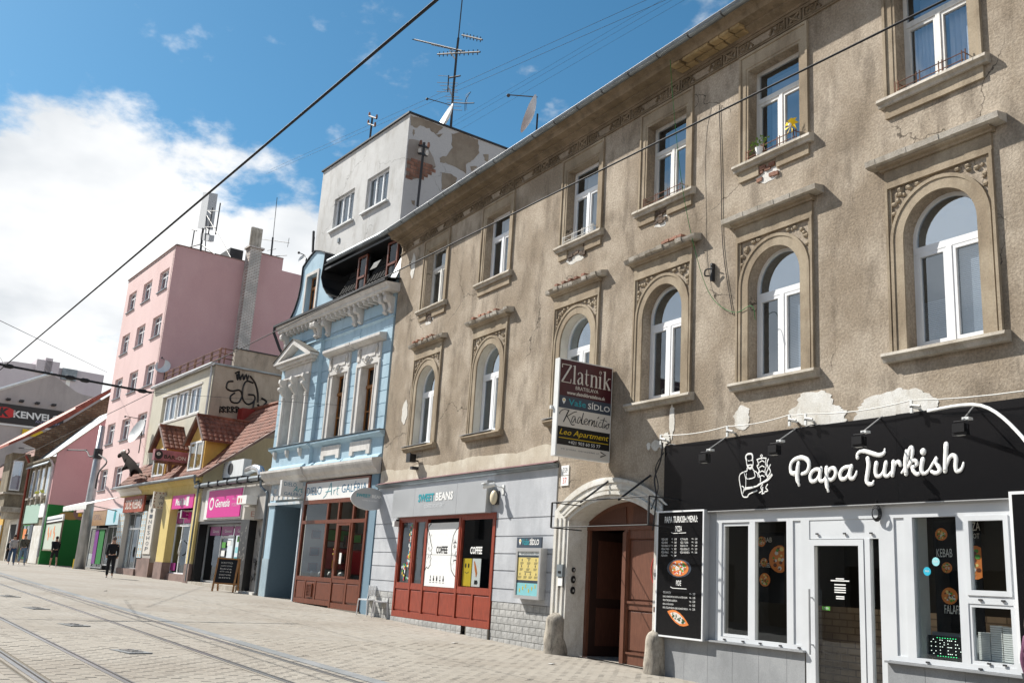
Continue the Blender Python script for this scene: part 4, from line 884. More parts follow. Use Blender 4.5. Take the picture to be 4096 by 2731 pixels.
def build_zlatnik():
    xs = -16.71; y0, y1 = -1.44, -.04
    P = lambda px, py: hit(2200 + px / 3.41, 1420 + py / 3.41, 0, xs)
    zt, zb = 6.03, 3.965
    t = thing('projecting_signboard', (xs, -.7, 3.96), 'tall maroon, white and black signboard sticking out over the gateway', 'signboard')
    obj('light_box', MB().box(xs - .16, xs, y0, y1, zb, zt), M['whitemetal'], t)
    H_ = zt - zb; f = lambda a: zt - H_ * a
    # heights of the bands from the photograph, as fractions of the box
    bands = [('maroon', 0.012, .385), ('navy', .385, .512), ('cream', .512, .70), ('black', .70, .885), ('cream', .885, .988)]
    for mt, a, b in bands: obj('sign_face', MB().box(xs, xs + .006, y0 + .03, y1 - .02, f(b), f(a)), M[mt], t)
    x = xs + .009; W = y1 - y0 - .05; yy = lambda a: y0 + .03 + W * a
    def tx(s, a, b, za, zb_, mat, **k): m = MB(); put_text(m, s, (x, yy(a), f(zb_)), (0, W * (b - a), 0), (0, 0, H_ * (zb_ - za)), **k); obj('lettering', m, M[mat], t)
    # serif letters drawn with a broad pen
    m = MB()
    def stroke(pts, r): m.tube([(x, yy(a), f(b)) for a, b in pts], r, 6, None)
    def st(pts, w):
        n = len(pts); q = [Vector((x, yy(a), f(b))) for a, b in pts]; m.tube(q, w, 6)
    T, Bt = .062, .245; xh = .125      # cap top, baseline, x-height as fractions (straight band)
    thin, thick = .009, .021
    st([(.03, T), (.20, T)], thin); st([(.03, T), (.03, T + .035)], thin); st([(.195, T + .004), (.035, Bt - .004)], thick); st([(.025, Bt), (.20, Bt)], thin); st([(.20, Bt), (.205, Bt - .04)], thin)
    st([(.265, T - .005), (.265, Bt)], thick); st([(.235, T), (.265, T)], thin); st([(.235, Bt), (.30, Bt)], thin)
    st([(.335, xh + .02), (.345, xh), (.38, xh - .008), (.41, xh + .01), (.415, Bt - .02), (.435, Bt)], [thin, thin, thin, thick, thick, thin]); st([(.41, xh + .04), (.36, xh + .055), (.335, Bt - .035), (.35, Bt - .003), (.385, Bt - .008), (.41, Bt - .04)], [thin, thin, thick, thick, thin, thin])
    st([(.495, xh - .05), (.495, Bt - .025), (.515, Bt - .002), (.54, Bt - .015)], [thin, thick, thin, thin]); st([(.465, xh), (.545, xh)], thin)
    st([(.60, xh - .005), (.60, Bt)], thick); st([(.575, Bt), (.628, Bt)], thin); st([(.575, xh), (.60, xh)], thin); st([(.60, xh + .03), (.64, xh - .003), (.68, xh + .005), (.69, xh + .03), (.69, Bt)], [thin, thin, thick, thick, thick]); st([(.665, Bt), (.715, Bt)], thin)
    st([(.765, xh - .005), (.765, Bt)], thick); st([(.735, Bt), (.795, Bt)], thin); st([(.735, xh), (.765, xh)], thin)
    st([(.855, T - .005), (.855, Bt)], thick); st([(.825, T), (.855, T)], thin); st([(.825, Bt), (.885, Bt)], thin); st([(.945, xh), (.862, xh + .055)], thin); st([(.885, xh + .045), (.955, Bt)], thick); st([(.925, Bt), (.975, Bt)], thin); st([(.92, xh), (.97, xh)], thin)
    d = [(.745, xh - .045), (.755, xh - .06), (.78, xh - .06), (.79, xh - .045), (.767, xh - .02), (.745, xh - .045), (.79, xh - .045)]; st(d, .005)
    obj('lettering', m, M['cream'], t)
    tx('BRATISLAVA', .30, .74, .268, .305, 'cream'); tx('www.zlatnikbratislava.sk', .14, .88, .328, .365, 'cream', bold=.02)
    tx('Vaše', .18, .51, .41, .475, 'teal', bold=.01); tx('SÍDLO', .55, .98, .405, .48, 'white', bold=.01)
    m = MB(); cy, cz, s = yy(.09), f(.43), .045; m.prism([(cy + s * math.cos(R(a)), cz + s * math.sin(R(a))) for a in range(-30, 211, 24)] + [(cy, cz - 2 * s)], 'x', x - .001, x + .001); obj('lettering', m, M['white'], t); obj('lettering', MB().box(x + .001, x + .003, cy - .02, cy + .02, cz - .014, cz + .016), M['yellow'], t)
    # script word, thick and thin
    m = MB(); k = lambda pts, w: m.tube([tuple(v) for v in spline([(x, yy(a), f(b)) for a, b in pts], 4)], w, 6)
    k([(.03, .58), (.02, .57), (.06, .54), (.12, .525), (.20, .53)], .008); k([(.19, .53), (.14, .60), (.10, .655)], .013); k([(.34, .53), (.29, .54), (.18, .585), (.16, .59), (.20, .62), (.26, .67), (.31, .665)], .009)
    xh, bl = .585, .645
    def o_(a0, w=.07): k([(a0 + w, xh), (a0 + w * .4, xh), (a0, bl - .015), (a0 + w * .35, bl), (a0 + w, xh + .01), (a0 + w * 1.02, bl - .008), (a0 + w * 1.4, bl - .004)], .008)
    o_(.25); o_(.36); k([(.47, .53), (.44, bl - .01), (.48, bl)], .01); k([(.49, .625), (.55, .60), (.53, .585), (.49, .61), (.50, .64), (.55, .64), (.59, .59), (.58, .65)], .008)
    k([(.59, .61), (.62, .59), (.64, .59)], .008); k([(.65, .59), (.63, .65), (.67, .60), (.69, .595), (.68, .65), (.72, .64)], .009); k([(.74, .59), (.72, .64), (.75, .65)], .009); k([(.745, .565), (.77, .545)], .009)
    k([(.82, .60), (.79, .60), (.77, .635), (.80, .65), (.83, .64)], .008); k([(.88, .545), (.84, .63), (.86, .652)], .01); k([(.80, .575), (.87, .57), (.93, .58)], .007); k([(.88, .61), (.88, .65), (.92, .61)], .008); k([(.95, .61), (.92, .62), (.92, .65), (.95, .65), (.97, .62), (.95, .60), (.99, .605)], .008)
    obj('lettering', m, M['black'], t)
    tx('Leo Apartment', .035, .975, .725, .80, 'yellow', shear=.3); m = MB().box(x - .001, x + .001, yy(.03), yy(.975), f(.818), f(.812)); obj('lettering', m, M['yellow'], t)
    tx('+421 903 60 55 77', .21, .82, .835, .868, 'white'); tx('VO DVORE, OBCHODNÁ 37', .075, .80, .915, .935, 'navy', space=1.3)
    m = MB().tube([(x, yy(.83), f(.905)), (x, yy(.93), f(.93)), (x, yy(.83), f(.955))], .013, 4); obj('lettering', m, M['black'], t)
    obj('mounting_arm', MB().tube([(xs - .08, y1, zt - .3), (xs - .08, 0, zt - .3)], .03).tube([(xs - .08, y1, zb + .3), (xs - .08, 0, zb + .3)], .03), M['iron'], t)
    obj('white_bracket', MB().box(xs - .22, xs - .16, y0 - .05, y0 + .1, 4.95, 5.02), M['whitemetal'], t)
build_zlatnik()
# ============================================================= the kebab shop front at the right
def build_papa():
    H = HOUSE; FRt = FA
    xa, xe = -14.86, XR
    # granite plinth slabs under each window
    def slabs(x0, x1, zt, zb):
        x = x0
        while x < x1 - .02:
            b = min(x + .62, x1); obj('granite_slab', MB().box(x + .003, b - .003, -.03, .2, zb, zt), M['granite'], H); x += .62
        obj('plinth_core', MB().box(x0, x1, -.022, .25, zb, zt - .002), M['joint'], H)
        obj('window_ledge', MB().box(x0 + (.9 if x0 < -14 else 0), x1 + .02, -.10, .1, zt + .001, zt + .03), M['granite'], H)
    slabs(xa, -11.38, .565, -.6); slabs(-9.82, xe, .565, -.7)
    obj('left_pier', MB().box(xa, -13.45, -.02, .3, .565, 2.9), plain('grey_pier_paint', (.36, .37, .38), .7), H)
    # frames: panes
    y0, y1 = -.02, .06
    f = MB(); zb, zt = .60, 2.84
    W1 = (-13.44, -11.36); W2 = (-9.80, -7.74)
    f.box(W1[0], W1[1], y0, y1, zt - .20, zt).box(W1[0], W1[1], y0, y1, zb, zb + .075).box(W1[0], W1[0] + .14, y0, y1, zb + .075, zt - .2).box(-12.61, -12.48, y0, y1, zb + .075, zt - .2).box(-11.76, -11.62, y0, y1, zb + .075, zt - .2).box(-11.62, -11.45, y0 + .02, y1, zb + .075, zt - .2).box(-11.45, W1[1], y0, y1, zb + .075, zt - .2)
    wn = obj('shop_window', f, M['pframe'], H)
    # tilted sash of the left light
    m = MB(); frame_rect(m, -13.30, -12.61, .68, 2.63, .05, .0, .04); sa = obj('sash', m, M['pframe'], wn); 
    obj('pane', flat(-13.25, -12.66, .73, 2.58, .03), M['shopglass'], wn); obj('pane', flat(-12.48, -11.76, .675, 2.64, .03), M['shopglass'], wn)
    f = MB(); f.box(W2[0], W2[1], y0, y1, zt - .20, zt).box(W2[0], W2[1], y0, y1, zb - .0, zb + .075).box(W2[0], -9.65, y0, y1, zb + .075, zt - .2).box(-9.65, -9.47, y0 + .02, y1, zb + .075, zt - .2).box(-9.47, -9.33, y0, y1, zb + .075, zt - .2).box(-8.62, -8.49, y0, y1, zb + .075, zt - .2).box(-7.84, W2[1], y0, y1, zb + .075, zt - .2).box(-8.49, -7.84, y0, y1, 1.46, 1.57)
    wn2 = obj('shop_window', f, M['pframe'], H)
    m = MB(); frame_rect(m, -8.49, -7.84, 1.57, 2.64, .07, y0 - .015, y1); obj('sash', m, M['pframe'], wn2)
    m = MB(); frame_rect(m, -8.49, -7.84, .675, 1.46, .045, y0 + .01, y1); obj('sash', m, M['pframe'], wn2)
    obj('pane', flat(-9.33, -8.62, .675, 2.64, .03), M['shopglass'], wn2); obj('pane', flat(-8.42, -7.91, 1.64, 2.57, .03), M['shopglass'], wn2); obj('pane', flat(-8.445, -7.885, .72, 1.415, .03), M['shopglass'], wn2)
    cl = None
    for (x, z) in ((-13.2, .63), (-12.75, .63), (-12.35, .63), (-11.9, .63), (-11.5, .63), (-11.1, 2.42), (-10.55, 2.42), (-10.05, 2.42), (-9.15, .63), (-8.3, 1.515), (-7.97, 1.515), (-8.35, .62), (-8.0, .70), (-8.22, .70)):
        if cl is None: cl = obj('drain_cap', MB().box(x - .025, x + .025, -.04, -.02, z - .012, z + .012), M['iron'], wn)
        else: inst('drain_cap', cl, Matrix.Translation((x, -.03, z)), wn if x < -9.7 else wn2)
    # door
    d = MB(); D0, D1 = -11.36, -9.80; zg = gz(-10.6)
    d.box(D0, D1, y0, y1, 2.64, 2.84).box(D0, D0 + .09, y0, y1, zg, 2.64).box(-9.92, D1, y0, y1, zg, 2.64).box(D0 + .09, -9.92, y0 + .01, y1, 2.34, 2.64).box(-10.19, -10.09, y0, y1, zg, 2.34)
    dr = obj('shop_door', d, M['pframe'], H)
    m = MB(); frame_rect(m, D0 + .10, -10.20, zg + .02, 2.33, .095, y0 - .01, .05); obj('door_leaf', m, M['pframe'], dr)
    obj('pane', flat(D0 + .195, -10.295, zg + .115, 2.235, .03), M['shopglass'], dr); obj('pane', flat(-10.09, -9.92, zg, 2.34, .03), M['shopglass'], dr)
    m = MB()
    for y in (-.10,): m.tube([(D0 + .15, y, .55), (D0 + .15, y, 1.55)], .017, 7).tube([(D0 + .15, y, .7), (D0 + .15, -.03, .7)], .012, 5).tube([(D0 + .15, y, 1.42), (D0 + .15, -.03, 1.42)], .012, 5)
    obj('pull_handle', m, M['zincw'], dr)
    m = MB(); 
    for k, (w, z) in enumerate(((.16, 1.72), (.36, 1.69), (.22, 1.63), (.22, 1.585), (.22, 1.55), (.22, 1.515), (.16, 1.45), (.16, 1.42))): m.box(-10.70 - w / 2, -10.70 + w / 2, .020, .022, z, z + .018)
    obj('opening_hours', m, M['white'], dr); obj('open_tag', MB().box(-11.05, -10.90, .015, .018, 1.24, 1.30), M['green'], dr); obj('open_tag_print', put_text(MB(), 'OPEN', (-11.02, .013, 1.255), (.09, 0, 0), (0, 0, .03)), M['white'], dr)
    # black fascia with the script name: three panels
    t = thing('shop_fascia_sign', (-10.4, -.05, 2.85), 'long black glossy sign with white script name over the kebab shop', 'shop sign')
    obj('sign_panel', MB().box(xa, -12.80, -.08, -.01, 2.85, 4.16), M['papablack'], t); obj('sign_panel', MB().box(-12.797, -9.5, -.08, -.01, 2.85, 4.17), M['papablack'], t); obj('sign_panel', MB().box(-9.497, xe, -.08, -.01, 2.85, 4.18), M['papablack'], t)
    m = MB().box(xa, xe, -.10, -.08, 2.835, 2.85); obj('edge_trim', m, M['alulight'], t)
    pc = crop(2900, 1700, 2.24)
    def S(m, pts, r, n=5, y=-.085, fl=.35):
        q = [Y(pc(a, b), -.08) for a, b in pts]; q = [Vector((v.x, y, v.z)) for v in spline(q, n)]
        rr = r if not isinstance(r, list) else [r[min(int(i / max(1, len(q) - 1) * (len(r) - 1) + .5), len(r) - 1)] for i in range(len(q))]
        k = (Y(pc(1300, 400)) - Y(pc(1200, 400))).length / 100
        # widths differ with the distance: use the local scale
        out = []
        for i, v in enumerate(q):
            rad = (rr[i] if isinstance(rr, list) else rr); out.append(rad * PXM(v))
        m.tube(q, out, 8, fl)
        for e in (0, -1): m.ball(q[e], out[e], 8, 5, (1, fl, 1))
    def PXM(v): c = RC @ (v - CP); return c.z / FPX / 2.24 * (1.0 if y_emb[0] else 1.22)
    y_emb = [0]; L = MB()
    S(L, [(640, 450), (612, 442), (600, 400), (612, 350), (655, 315), (710, 308), (758, 335), (768, 385), (745, 435), (705, 452)], [20, 18, 15, 15, 16, 18, 20, 18, 16, 14])
    S(L, [(672, 357), (664, 420), (662, 490), (678, 550)], [17, 20, 20, 13])
    S(L, [(858, 415), (825, 412), (790, 440), (778, 480), (790, 515), (820, 515), (850, 480), (872, 420)], [16, 15, 16, 17, 17, 15, 13, 16]); S(L, [(874, 405), (864, 460), (868, 508), (895, 512), (922, 480)], [19, 18, 17, 14, 12])
    S(L, [(925, 400), (926, 470), (926, 540), (940, 603)], [20, 20, 19, 12]); S(L, [(930, 450), (960, 405), (995, 405), (1008, 440), (995, 480), (968, 505), (942, 500)], [13, 15, 17, 17, 16, 15, 14])
    S(L, [(1128, 390), (1095, 392), (1060, 418), (1046, 460), (1058, 495), (1088, 495), (1118, 460), (1140, 405)], [16, 15, 16, 17, 17, 15, 13, 16]); S(L, [(1147, 385), (1134, 440), (1138, 485), (1162, 492), (1186, 460), (1194, 430)], [19, 18, 17, 15, 12, 9])
    S(L, [(1202, 308), (1200, 280), (1225, 255), (1275, 252), (1340, 272), (1395, 285), (1438, 268), (1446, 232)], [16, 13, 14, 17, 18, 17, 15, 8])
    S(L, [(1293, 315), (1302, 370), (1292, 450), (1285, 510), (1303, 540), (1333, 540), (1346, 516)], [19, 20, 20, 19, 17, 15, 9])
    S(L, [(1372, 358), (1363, 420), (1372, 465), (1400, 472), (1430, 440), (1452, 380)], [20, 18, 17, 15, 13, 14]); S(L, [(1458, 352), (1446, 415), (1450, 462), (1475, 470), (1500, 440)], [19, 18, 17, 14, 12])
    S(L, [(1525, 345), (1524, 400), (1516, 462)], [19, 19, 18]); S(L, [(1526, 400), (1545, 358), (1572, 345), (1588, 372)], [12, 15, 17, 15])
    S(L, [(1600, 440), (1625, 400), (1652, 300), (1668, 235), (1688, 218), (1697, 250), (1685, 320), (1655, 385)], [10, 12, 14, 16, 17, 16, 13, 12]); S(L, [(1640, 250), (1632, 350), (1638, 450)], [15, 19, 19])
    S(L, [(1655, 390), (1690, 340), (1722, 335), (1735, 360), (1712, 385), (1690, 392), (1708, 430), (1738, 455), (1770, 430), (1785, 400)], [12, 14, 16, 15, 13, 13, 17, 16, 12, 10])
    S(L, [(1788, 322), (1776, 395), (1784, 440), (1815, 445), (1848, 410)], [20, 19, 18, 14, 11]); S(L, [(1790, 253), (1792, 256)], 27)
    S(L, [(1848, 410), (1878, 360), (1912, 308), (1905, 350), (1935, 395), (1940, 425), (1905, 445), (1868, 430)], [10, 12, 14, 15, 18, 18, 16, 14])
    S(L, [(1998, 190), (1993, 290), (1988, 425)], [22, 20, 19]); S(L, [(1995, 400), (2020, 320), (2055, 288), (2085, 310), (2082, 380), (2092, 425), (2125, 420), (2146, 385), (2152, 355)], [12, 15, 18, 19, 18, 17, 14, 12, 10])
    obj('script_lettering', L, M['white'], t, smooth=True)
    # emblem: cook carving at the spit, in line work
    y_emb[0] = 1; E_ = MB()
    def ln(pts, r=4.5): S(E_, pts, r, 3)
    ln([(207, 330), (200, 300), (215, 278), (250, 275), (262, 300), (258, 330)], 9); ln([(205, 335), (212, 380), (232, 408), (255, 400), (266, 360), (262, 320)], 5); ln([(218, 375), (228, 400), (248, 395), (256, 372)], 8); ln([(225, 375), (246, 372)], 6); ln([(220, 335), (232, 335)], 4); ln([(243, 332), (256, 330)], 4)
    ln([(212, 400), (210, 425), (180, 435), (150, 455), (142, 490), (148, 540), (158, 590), (165, 625), (180, 655), (215, 655), (230, 630), (300, 600)], 6); ln([(262, 400), (270, 420), (300, 440), (312, 480)], 5); ln([(185, 440), (200, 500), (198, 580), (190, 600)], 4); ln([(205, 450), (210, 495), (280, 480), (275, 435)], 5); ln([(195, 575), (250, 570), (300, 560)], 6); ln([(165, 560), (185, 575), (175, 620)], 5)
    ln([(190, 590), (240, 580), (290, 565)], 5); ln([(300, 560), (350, 530), (400, 505), (436, 462)], 8); ln([(310, 545), (380, 505), (432, 450)], 4)
    ln([(341, 280), (330, 290), (341, 300), (350, 290), (341, 280)], 4); ln([(341, 300), (341, 320)], 5); ln([(300, 325), (340, 312), (382, 312)], 6); ln([(302, 325), (316, 370), (300, 378), (322, 425), (312, 440), (332, 490), (330, 520)], 6); ln([(382, 315), (376, 360), (384, 380), (372, 420), (378, 460)], 5)
    for z in (350, 395, 440, 480): ln([(322, z), (345, z - 15), (365, z - 5)], 5)
    ln([(402, 320), (390, 360), (402, 400), (385, 440), (395, 480)], 6); ln([(420, 370), (410, 400), (422, 430), (400, 470)], 6); ln([(320, 620), (345, 600), (335, 570), (350, 545)], 6); ln([(350, 630), (352, 570)], 6); ln([(345, 625), (365, 622)], 6); ln([(395, 545), (380, 575), (398, 600), (370, 610)], 6)
    obj('emblem', E_, M['white'], t)
    # menu board
    t = thing('menu_board', (-14.25, -.2, .55), 'tall black menu board in a white frame listing pizza and pide beside the gateway', 'menu board')
    x0, x1, z0, z1, yf = -14.94, -13.62, .56, 2.88, -.145
    obj('board_case', MB().box(x0, x1, yf, -.02, z0, z1), plain('grey_case_side', (.4, .41, .42), .5), t)
    m = MB(); frame_rect(m, x0, x1, z0, z1, .03, yf - .015, yf); obj('white_frame', m, M['upvc'], t)
    obj('board_face', flat(x0 + .03, x1 - .03, z0 + .03, z1 - .03, yf - .003), M['papablack'], t)
    X = lambda a: x0 + (x1 - x0) * a; Z = lambda b: z1 - (z1 - z0) * b; yy = yf - .006
    m = MB()
    def tx(s, a, b, c, d, **k): put_text(m, s, (X(a), yy, Z(d)), (X(b) - X(a), 0, 0), (0, 0, Z(c) - Z(d)), **k)
    tx('PAPA TURKISH MENU:', .165, .865, .045, .098, bold=.02); tx('PIZZA', .40, .54, .125, .167, bold=.01); tx('PIDE', .44, .545, .555, .595, bold=.01)
    m.tube([(X(.31), yy, Z(.175)), (X(.36), yy, Z(.183)), (X(.63), yy, Z(.180))], .006, 4, .2); m.tube([(X(.32), yy, Z(.608)), (X(.37), yy, Z(.617)), (X(.66), yy, Z(.618))], .006, 4, .2)
    rows = ['PIZZA CAPRI', 'PIZZA KEBAB', 'PIZZA KEBAB & CO', 'PIZZA AL TONNO', 'PIZZA SPINACI', 'PIZZA HAWAI']; rows2 = ['PIZZA SALAMI', 'PIZZA TOSCANA', 'PIZZA FUNGHI', 'PIZZA CARDINALE', 'PIZZA MARGHERITA']
    for k, s in enumerate(rows): z = .222 + k * .0262; tx(s, .105, .105 + .012 * len(s), z, z + .016); tx('300g', .32, .355, z, z + .013); tx('3,00', .385, .43, z, z + .017)
    for k, s in enumerate(rows2): z = .222 + k * .0262; tx(s, .515, .515 + .0125 * len(s), z, z + .016); tx('300g', .75, .785, z, z + .013); tx('3,00', .82, .865, z, z + .017)
    pr = ['PIDE LAHMACUN', 'PIDE SO ŠPENÁTOM SO SYROM A S OVČÍM SYROM', 'PIDE S TURECKOU KLOBÁSOU', 'PIDE S OVČÍM SYROM', 'PIDE S TEĽACÍM MÄSOM ALEBO S KURACÍM MÄSOM']
    for k, s in enumerate(pr): z = .645 + k * .029; tx(s, .165, .165 + .0125 * len(s), z, z + .018); tx('300g', .72, .76, z + .004, z + .017); tx('3,00', .79, .84, z, z + .019)
    obj('menu_lettering', m, M['white'], t)
    cx, cz = X(.49), Z(.46)
    obj('tray_print', MB().prism([(cx + .34 * math.cos(a * .35), cz + .165 * math.sin(a * .35)) for a in range(18)], 'y', yf - .0042, yf - .0035), M['navy'], t)
    pz = obj('pizza_print', MB().prism([(cx + .27 * math.cos(a * .35), cz + .145 * math.sin(a * .35)) for a in range(18)], 'y', yf - .006, yf - .005), M['orange'], t)
    rr = random.Random(6)
    for mt, n, R_ in (('red', 12, .8), ('cream', 26, .8), ('green', 14, .75), ('white', 14, .7)):
        g = MB()
        for k in range(n):
            a, q = rr.uniform(0, 6.28), math.sqrt(rr.random()) * R_; s = rr.uniform(.016, .034); x, z = cx + .27 * q * math.cos(a), cz + .145 * q * math.sin(a); y_ = yf - .0065 - rr.random() * .003
            g.prism([(x + s * math.cos(b * 1.05 + k), z + s * .7 * math.sin(b * 1.05 + k)) for b in range(6)], 'y', y_, y_ + .0001)
        obj('topping_print', g, M[mt], pz)
    cx, cz = X(.49), Z(.845)
    def leaf(s): return [(cx + s * (.30 * u_ + 0), cz + s * (-.105 * u_ + .115 * (1 - u_ * u_) * sgn)) for sgn, us in ((1, [-1, -.8, -.5, -.2, .2, .5, .8, 1]), (-1, [.8, .5, .2, -.2, -.5, -.8])) for u_ in us]
    pd = obj('pide_print', MB().prism(leaf(1), 'y', yf - .006, yf - .005), M['orange'], t); obj('topping_print', MB().prism(leaf(.72), 'y', yf - .0075, yf - .007), M['cream'], pd)
    g = MB()
    for k in range(22): u_ = rr.uniform(-.6, .6); w = rr.uniform(-.6, .6) * (1 - u_ * u_) * .08; x, z = cx + .3 * u_, cz - .105 * u_ + w; s = rr.uniform(.012, .022); g.prism([(x + s * math.cos(b * 1.05), z + s * math.sin(b * 1.05)) for b in range(6)], 'y', yf - .009 - rr.random() * .002, yf - .0085)
    obj('topping_print', g, plain('dark_green_print', (.02, .07, .02), .6), pd)
    # black board at the very right edge
    t = thing('side_menu_board', (-7.3, -.12, .5), 'black board in a white frame cut by the right edge of the picture', 'menu board')
    obj('board_case', MB().box(-7.745, -6.5, -.13, -.03, .75, 2.93), M['upvc'], t); obj('board_face', flat(-7.70, -6.54, .79, 2.89, -.133), M['papablack'], t)
    obj('end_wall', MB().box(-7.73, XR, .0, .3, -.8, 2.84), M['greypaint'], H)
    # interior seen through the glass
    obj('shop_floor', MB().box(xa, xe, .1, 5, gz(-10) - .1, gz(-10)), wood('red_brown_floor', (.10, .04, .03), .3), H)
    t_ = NT('beige_interior_brick'); 
    im = brick_mat('beige_interior_brick_wall', (.26, .20, .15), (.34, .27, .20), (.14, .11, .09), bw=.34, rh=.12, ms=.012)
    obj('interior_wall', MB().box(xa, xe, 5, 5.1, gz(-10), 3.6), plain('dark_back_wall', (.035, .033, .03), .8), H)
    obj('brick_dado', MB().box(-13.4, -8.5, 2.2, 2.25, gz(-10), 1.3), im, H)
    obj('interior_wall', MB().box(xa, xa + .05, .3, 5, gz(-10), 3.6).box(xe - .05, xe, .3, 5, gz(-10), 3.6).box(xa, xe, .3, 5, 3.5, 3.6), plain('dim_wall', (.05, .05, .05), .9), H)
    ll = bpy.data.lights.new('ceiling_lamp', 'AREA'); lo = bpy.data.objects.new('ceiling_lamp', ll); link(lo, Matrix.Translation((-10.3, 1.6, 3.35)), None); ll.energy = 45; ll.size = 2.5; ll.color = (1, .85, .65)
    # food poster inside the right window and another on the left
    def foodposter(x0, x1, z0, z1, y, par, texts, seed):
        p = obj('food_poster', MB().box(x0, x1, y, y + .01, z0, z1), M['papablack'], par); w, h = x1 - x0, z1 - z0
        for s, a, b, c, d in texts: g = MB(); put_text(g, s, (x0 + w * a, y - .004, z0 + h * b), (w * c, 0, 0), (0, 0, h * d)); obj('poster_lettering', g, M['cream'], p)
        rr = random.Random(seed)
        for (a, b, s) in ((.85, .62, .26), (.30, .32, .13), (.18, .87, .10), (.27, .57, .085)):
            cx, cz = x0 + w * a, z0 + h * b; s = s * .9
            k = obj('food_print', MB().prism([(min(cx + s * 1.1 * math.cos(q * .35), x1), cz + s * math.sin(q * .35)) for q in range(18)], 'y', y - .004, y - .003), M['orange'], p)
            for mt in ('brownwood', 'paleyellow', 'green', 'cream'):
                g = MB()
                for _ in range(7):
                    an, q = rr.uniform(0, 6.28), math.sqrt(rr.random()) * .75; e = s * rr.uniform(.10, .22); x, z = cx + s * q * math.cos(an), cz + s * q * math.sin(an)
                    if x + e > x1: continue
                    g.prism([(x + e * math.cos(c * 1.05), z + e * .8 * math.sin(c * 1.05)) for c in range(6)], 'y', y - .0055 - rr.random() * .003, y - .005)
                if g.v: obj('food_print', g, M[mt], p)
    foodposter(-9.20, -8.45, 1.05, 2.62, .28, wn2, [('KEBAB', .06, .665, .34, .075), ('FALAFEL', .18, .165, .40, .075), ('PIZZA', .66, .90, .34, .075), ('HOT', .78, .83, .2, .045)], 3)
    foodposter(-12.95, -12.30, 1.3, 2.5, .5, wn, [('KEBAB', .06, .86, .5, .07), ('FALAFEL', .1, .50, .4, .06)], 5)
    obj('window_reveal', MB().box(-9.47, -9.30, .06, .28, .6, 2.75), plain('pale_reveal', (.42, .44, .44), .8), wn2); obj('low_panel', MB().box(-9.3, -8.45, .30, .32, .6, 1.05), plain('pale_panel', (.30, .31, .32), .8), wn2)
    for (px_, pz_, s) in (((300, 535), 1, 'Bolt'), ((0, 0), 0, '')): pass
    ck = crop(3600, 2000, 2.145)
    for pp, lab, mt in (((321, 533), 'Bolt', 'paleteal'), ((246, 615), 'Wolt', 'teal')):
        q = Y(ck(*pp), .02); k = obj('round_sticker', MB().prism([(q.x + .062 * math.cos(a * .5236), q.z + .062 * math.sin(a * .5236)) for a in range(12)], 'y', .018, .02), M['paleteal'] if mt == 'paleteal' else plain('cyan_print', (.03, .42, .58), .4), wn2)
        obj('sticker_print', put_text(MB(), lab, (q.x - .035, .0165, q.z - .01), (.07, 0, 0), (0, 0, .03)), M['white'], k)
    # LED open sign
    t = thing('open_sign', (-8.98, .2, .68), 'black OPEN sign with rows of small green and white lights on the window ledge', 'sign')
    obj('sign_case', MB().box(-9.27, -8.68, .17, .20, .70, 1.0), M['black'], t)
    w_, g_ = MB(), MB(); X = lambda a: -9.27 + .59 * a; Z = lambda b: .70 + .30 * b
    def dots(mb, pts):
        for a, b in pts: x, z = X(a), Z(b); mb.box(x - .0045, x + .0045, .163, .17, z - .0045, z + .0045)
    dots(g_, [(.25 + .07 * k, .9) for k in range(8)] + [(.25 + .07 * k, .08) for k in range(8)])
    for ch, a0 in (('O', .08), ('P', .32), ('E', .53), ('N', .73)):
        px_ = {'O': [(0, .3), (0, .5), (0, .7), (.06, .82), (.12, .7), (.12, .5), (.12, .3), (.06, .18)], 'P': [(0, .2), (0, .35), (0, .5), (0, .65), (0, .8), (.06, .8), (.11, .7), (.11, .6), (.06, .5)],
               'E': [(0, .2), (0, .35), (0, .5), (0, .65), (0, .8), (.05, .8), (.1, .8), (.05, .5), (.09, .5), (.05, .2), (.1, .2)], 'N': [(0, .2), (0, .35), (0, .5), (0, .65), (0, .8), (.05, .65), (.09, .5), (.13, .35), (.17, .2), (.17, .35), (.17, .5), (.17, .65), (.17, .8)]}[ch]
        dots(w_, [(a0 + a, b) for a, b in px_])
    obj('white_lights', w_, M['ledwhite'], t); obj('green_lights', g_, M['ledgreen'], t)
    # stacked white trays behind the serving hatch
    for k, (x, h, lab) in enumerate(((-8.40, .36, 'short stack of white takeaway boxes at the left of the hatch'), (-8.22, .46, 'tall stack of white takeaway boxes in the middle of the hatch'), (-8.04, .45, 'stack of white takeaway boxes at the right of the hatch'))):
        t = thing('takeaway_box_stack', (x, .25, .73), lab, 'boxes', None, 'stacks of white takeaway boxes'); n = 16; pr0 = None
        for j in range(n):
            z = .735 + h * j / n
            if pr0 is None: m = MB(); m.prism([(x - .08, z), (x + .08, z), (x + .086, z + h / n * .8), (x - .086, z + h / n * .8)], 'y', .16, .34); pr0 = obj('takeaway_box', m, M['white'], t); zc = z + h / n * .4
            else: inst('takeaway_box', pr0, Matrix.Translation((x, .25, zc + h * j / n)), t)
    obj('counter', MB().box(-8.5, -7.9, .12, .8, .68, .73), M['zincw'], H)
    t = thing('strip_lamp', (-8.1, 1.5, 1.33), 'lit warm strip lamp inside the serving hatch', 'lamp'); obj('tube_lamp', MB().box(-8.6, -8.1, 1.5, 1.54, 1.36, 1.385), glow('warm_lamp', (1, .75, .5), 2.5), t); obj('hanger', MB().box(-8.4, -8.38, 1.5, 1.54, 1.385, 3.5), M['iron'], t)
